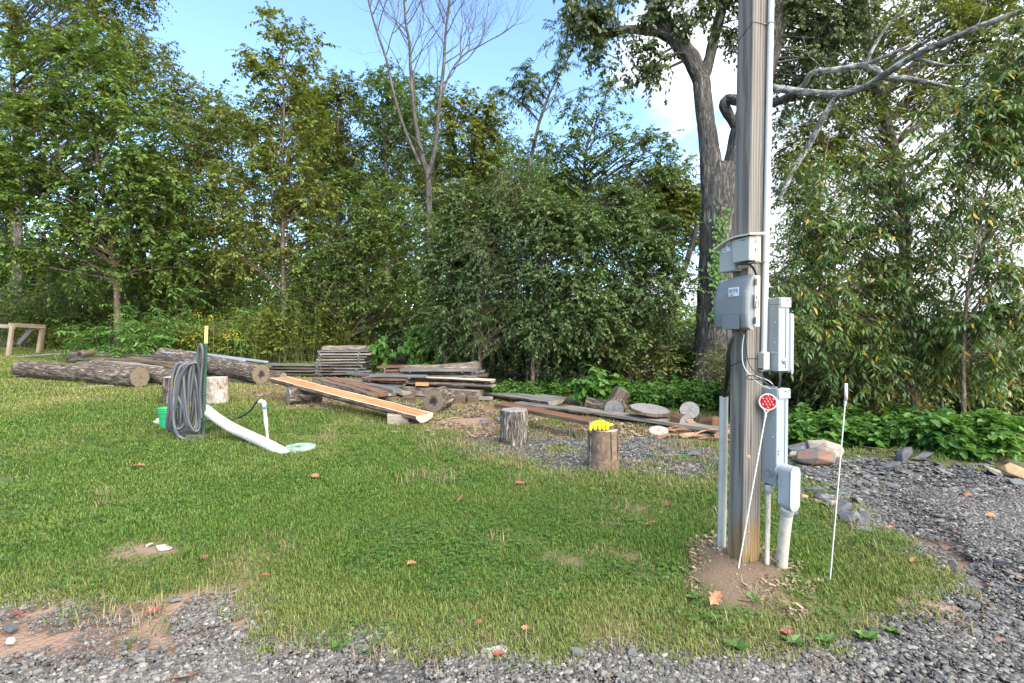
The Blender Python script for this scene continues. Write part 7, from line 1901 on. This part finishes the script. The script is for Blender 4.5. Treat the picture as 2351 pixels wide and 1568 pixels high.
rk = [(1882, 1072, 48, 34, 24, M_RRUST, 'grey and rust-red angular rock in front, right of the lower grey box', .04), (1908, 1050, 44, 34, 22, M_RPALE, 'pale rust-stained rock behind the grey and rust-red one', .03), (1848, 1046, 40, 26, 16, M_RSLATE, 'dark slate rock left of the pale stained rock', .02),
      (1825, 1055, 14, 12, 10, M_RPALE, 'small pale stone beside the lower grey box', .02), (1935, 1180, 33, 18, 10, M_RSLATE, 'flat bluish slate rock tilted at the end of the stone row', .06), (1958, 1200, 27, 20, 14, M_RSLATE, 'blocky dark slate rock lowest of the stone row', .02),
      (1990, 1192, 16, 16, 14, M_RSLATE, 'small slate rock right of the blocky one', .02), (1900, 1150, 30, 14, 9, M_RSLATE, 'long slate rock in the middle of the stone row', .02), (1868, 1132, 26, 14, 9, M_RSLATE, 'flat slate rock at the upper end of the stone row', .02),
      (1848, 1150, 13, 11, 10, M_RTAN, 'small tan stone at the upper end of the stone row', .01), (1915, 1165, 18, 12, 8, M_RPALE, 'pale slate piece in the middle of the stone row', .03), (1880, 1160, 14, 10, 8, M_RRUST, 'small reddish stone in the stone row', .01), (1835, 1140, 16, 10, 8, M_RSLATE, 'dark chunk nearest the grey elbow in the stone row', .01),
      (1826, 1187, 14, 14, 12, M_RSLATE, 'lone dark stone in the grass right of the thick pipe', .01), (2080, 1062, 26, 12, 20, M_RSLATE, 'pale grey slate tilted up on top of the gravel bank', .10), (2120, 1058, 34, 14, 6, M_RSLATE, 'flat slate on the crest of the gravel bank', .10),
      (2045, 1078, 30, 14, 6, M_RSLATE, 'broken slate left of the tilted one on the gravel bank', .05), (2340, 1098, 32, 26, 18, M_RTAN, 'tan-orange rock at the right edge of the picture', .05), (2318, 1096, 14, 10, 9, M_RRUST, 'small rust-orange stone beside the tan rock', .03), (2345, 1120, 22, 14, 11, M_RSLATE, 'dark slate rock below the tan rock', .03),
      (2290, 1090, 24, 14, 8, M_RPALE, 'pale slate left of the tan rock', .04), (2240, 1358, 34, 13, 12, M_RSLATE, 'grey wedge-shaped slate on the gravel beside the lawn edge', .02), (2258, 1318, 12, 10, 8, M_RSLATE, 'small grey stone above the wedge-shaped slate', .01),
      (1535, 915, 0, 0, 0, None, '', 0), (1145, 1502, 34, 10, 5, M_RWHITE, 'white-grey flat stone at the gravel edge in the foreground', .0), (370, 1264, 26, 10, 5, M_RWHITE, 'white flaking limestone showing in the lawn', .0), (338, 1257, 14, 8, 5, M_RWHITE, 'second white limestone lump in the lawn', .0),
      (20, 1450, 22, 12, 9, M_RSLATE, 'dark stone at the left edge of the foreground gravel', .0), (398, 1383, 18, 8, 6, M_RSLATE, 'flat grey stone at the lawn edge left of the middle', .0), (395, 1432, 14, 10, 8, M_RRUST, 'brick-red stone on the foreground gravel', .0), (20, 1478, 11, 8, 7, M_RWHITE, 'pale pebble at the lower left corner', .0),
      (1530, 1330, 12, 6, 5, M_RWHITE, 'small pale stone in the grass left of the post', .0), (1325, 1505, 20, 12, 8, M_RSLATE, 'dark flat slate in the foreground gravel right of the white stone', .0), (1450, 1505, 16, 10, 7, M_RSLATE, 'second dark slate in the foreground gravel', .0), (1700, 1318, 13, 9, 6, M_RPALE, 'pale stone at the foot of the round reflector stake', .0),
      (1620, 1005, 20, 10, 7, M_RSLATE, 'slate piece before the loose bark heap', .0), (1595, 1048, 22, 10, 7, M_RSLATE, 'flat slate at the back of the burnt patch', .0), (1640, 1060, 18, 10, 7, M_RSLATE, 'slate piece beside the white pipe', .0), (1110, 975, 14, 9, 9, M_RSLATE, 'grey stone on the bare soil behind the first stump', .0), (1145, 967, 10, 7, 7, M_RPALE, 'pale stone on the bare soil behind the first stump', .0)]
for q, (u, v, rx, ry, rz, mt, lb, lift) in enumerate(rk):
    if mt is None: continue
    p = G(u, v); sc_ = p[1] / F
    me = rock_mesh(900 + q, rx * sc_, max(ry, rx * .5) * sc_ * 1.1, rz * sc_, mt)
    o = bpy.data.objects.new('slate_rock' if mt is M_RSLATE else 'rock', me); COL.objects.link(o)
    o.location = (p[0], p[1] + ry * sc_ * .6, p[2] + rz * sc_ * .55 + lift * .3)
    rgq = np.random.default_rng(q); o.rotation_euler = (rgq.normal(0, .12) + (.55 if 'tilted up' in lb else .15), rgq.normal(0, .2) - (.5 if 'tilted' in lb else 0), rgq.uniform(-.5, .5))
    tag(o, lb, 'rock')
# slate plates strewn on the gravel bank (the larger ones singly)
rg = np.random.default_rng(70)
shared = [rock_mesh(960 + k, .075, .05, .014, M_RSLATE, .5) for k in range(5)] + [rock_mesh(970, .07, .05, .02, M_RRUST, .5)]
zone = [('along the crest of the gravel bank', 1960, 2330, 1062, 1098, 46), ('on the left slope of the gravel bank', 1850, 2100, 1085, 1150, 34), ('along the edge of the drive beside the lawn', 2010, 2200, 1195, 1330, 16), ('at the right side of the drive', 2220, 2345, 1300, 1470, 34), ('in the stone row beside the lawn', 1820, 2000, 1128, 1205, 30)]
for zn, u0, u1, v0, v1, n in zone:
    for q in range(n):
        f = rg.random()
        u = u0 + (u1 - u0) * f; v = v0 + (v1 - v0) * (f if 'row' in zn or 'edge' in zn else rg.random()) + rg.normal(0, 8)
        p = G(u, max(v, 1056)); k = rg.integers(6) if rg.random() < .6 else rg.integers(5)
        o = bpy.data.objects.new('slate_plate', shared[k]); COL.objects.link(o)
        o.location = (p[0], p[1], p[2] + .012); s = rg.uniform(.35, 1.25) * (1 if p[1] > 4 else .8); o.scale = (s * rg.uniform(.8, 1.4), s, s * rg.uniform(.7, 1.5))
        o.rotation_euler = (rg.normal(0, .22), rg.normal(0, .22), rg.uniform(0, 6.28))
        tag(o, f'broken {"rusty" if k == 5 else "grey"} slate plate {zn}', 'slate plate', f'{"rusty" if k == 5 else "grey"} slate plates {zn}')

# ------------------------------------------------------------------ fallen leaves
M_DL = m_noise('dry_leaf', [(.3, (.15, .062, .030)), (.5, (.25, .115, .055)), (.7, (.34, .185, .10))], 16, rough=.7, bump=.2)
M_DLR = m_noise('dark_red_leaf', [(.3, (.12, .035, .025)), (.6, (.24, .075, .05))], 16, rough=.7, bump=.2)
def dry_leaf(seed, s, mat):
    """Curled lobed leaf with thickness from its curl."""
    rg = np.random.default_rng(seed); V, fs = [], []
    ol = [(0, 0), (.18, .14), (.30, .34), (.42, .20), (.55, .42), (.66, .22), (.82, .26), (1, 0)]
    for x, y in ol: V.append((x, y * rg.uniform(.8, 1.2), .22 * y + .12 * math.sin(x * 3 + seed)))
    for x, y in ol[1:-1]: V.append((x, -y * rg.uniform(.8, 1.2), .25 * y + .12 * math.sin(x * 3.3 + seed)))
    mid = []
    for x, y in ol[1:-1]: mid.append(len(V)); V.append((x, 0, .12 * math.sin(x * 3 + seed) - .01))
    n = len(ol)
    up_ = [0] + list(range(1, n)); dn_ = [0] + list(range(n, n + n - 2)) + [n - 1]; md_ = [0] + mid + [n - 1]
    for i in range(n - 1):
        for a, b in ((up_, md_), (md_, dn_)):
            q = [b[i], b[i+1], a[i+1], a[i]]; q = [x for k, x in enumerate(q) if x not in q[:k]]
            if len(q) > 2: fs.append(tuple(q))
    V = np.array(V) * s
    m = MB().faces(V, fs)
    m.tube([(0, 0, .012 * s), (-.14 * s, .01 * s, .03 * s), (-.26 * s, .03 * s, .05 * s)], .012 * s, 4)
    return m.mesh('leaf_blade', mat)
lv = [(297, 1081, .15, 0, 'large orange-brown dry leaf in the lawn below the green bucket', .1), (713, 1102, .10, 0, 'curled brown leaf in the lawn right of the pale green lid', .4), (1182, 1119, .12, 1, 'brown lobed leaf in the lawn below the first stump', .2), (1048, 1160, .09, 0, 'small tan leaf standing in the middle of the lawn', 1.4),
      (1524, 1166, .08, 1, 'small brown leaf in the lawn below the split stump', .5), (1476, 1212, .10, 0, 'orange-tan leaf in the lawn left of the post', .3), (453, 1300, .08, 1, 'reddish leaf in the lawn right of the white limestone', .7), (933, 1310, .07, 0, 'small orange leaf in the lower middle of the lawn', .2),
      (1632, 1405, .10, 0, 'upright orange leaf in the weeds before the mulch patch', 1.5), (335, 1407, .09, 1, 'dark red lobed leaf at the lawn edge', .4), (405, 1545, .13, 0, 'bright orange lobed leaf on the gravel at the bottom', .2), (110, 1178, .06, 0, 'tiny tan leaf in the lawn at the far left', .2), (1086, 1450, .06, 0, 'orange leaf bit at the gravel edge left of the white stone', .9), (1130, 1512, .06, 1, 'red leaf bit beside the white flat stone', .3),
      (600, 1335, .05, 1, 'small brown leaf in the lower lawn left of the middle', .2), (1790, 1465, .07, 1, 'brown leaf on the lawn edge under the markers', .3), (2030, 1215, .08, 0, 'tan leaf on the gravel near the stone row', .2), (2155, 1160, .06, 0, 'orange leaf on the drive left of the middle', .1), (2215, 1142, .08, 0, 'orange leaf in the middle of the drive', .2), (2260, 1188, .09, 0, 'tan leaf at the right of the drive', .2), (2185, 1225, .06, 1, 'dark leaf in the middle of the drive', .2),
      (30, 1410, .07, 1, 'dark red leaf at the left end of the lawn edge', .2), (1195, 1455, .05, 0, 'tan leaf bit at the gravel edge', .2), (2090, 1300, .06, 0, 'tan leaf on the lawn edge beside the red soil', .2), (620, 1090, .05, 0, 'small tan leaf left of the curled brown one', .2)]
for q, (u, v, s, r_, lb, tl) in enumerate(lv):
    p = G(u, v); o = bpy.data.objects.new('fallen_leaf', dry_leaf(q, s, M_DLR if r_ else M_DL)); COL.objects.link(o)
    o.location = (p[0], p[1], p[2] + (.035 if poly_sd(np.array([p[0]]), np.array([p[1]]), ROAD)[0] > 0 else .012)); rgq = np.random.default_rng(q + 5)
    o.rotation_euler = (rgq.normal(0, .2) + .15, -tl * .5, rgq.uniform(-.6, .6)); tag(o, lb, 'leaf')
# plantain rosettes in the lawn near the gravel
for q, (u, v, s) in enumerate(((1590, 1378, .10), (1720, 1385, .11), (1690, 1492, .11), (1820, 1480, .10), (1895, 1478, .09), (820, 1250, .06), (1085, 1215, .06), (1300, 1170, .06), (770, 1490, .08), (1290, 1025, .12), (1990, 1470, .10), (2050, 1455, .09), (1640, 1430, .08))):
    p = G(u, v); rgq = np.random.default_rng(q); n = 13; a = np.arange(n) * 2.4
    o = root('lawn_weed', p, f'broad-leaved weed rosette {["left of the mulch patch", "at the lower edge of the mulch patch", "at the gravel edge below the post", "at the gravel edge right of the post", "at the gravel edge under the edge-on marker", "in the lower left lawn", "in the middle of the lawn", "in the lawn below the split stump", "on the gravel edge left of the middle", "left of the split stump", "at the right part of the gravel edge", "nearest the drive at the gravel edge", "between the mulch patch and the gravel"][q]}', 'weed')
    X = np.stack([np.cos(a), np.sin(a), .25 + .5 * rgq.random(n)], 1)
    MB().leaves(np.zeros((n, 3)) + p + [0, 0, .01], X, np.array([0, 0, 1.]) + rgq.normal(0, .15, (n, 3)), s * .62 * rgq.uniform(.5, 1.2, n), LEAF_H).build('foliage', M_CLOVER, o)
# grass clump round the fence post
for q, (u, v, h) in enumerate(((510, 985, .34), (492, 992, .28), (535, 990, .25), (455, 998, .14), (1735, 1296, .16), (1680, 1250, .14), (175, 1418, .15), (340, 1462, .09), (650, 1480, .08))):
    p = G(u, v); me = blades(600 + q, 60 if h > .2 else 30, .10, h * .55, h, .006, .95, M_GRASS)
    o = bpy.data.objects.new('grass_clump', me); COL.objects.link(o); o.location = p.tolist()
    tag(o, f'taller clump of grass {["under the black supply hose", "right at the foot of the steel fence post", "beside the thick white pipe", "between stake and hose coil", "at the right foot of the utility post", "between the white pipe and the utility post", "on the bare soil at the lower left", "on the gravel left of the middle", "on the gravel edge below the lawn"][q]}', 'grass clump')
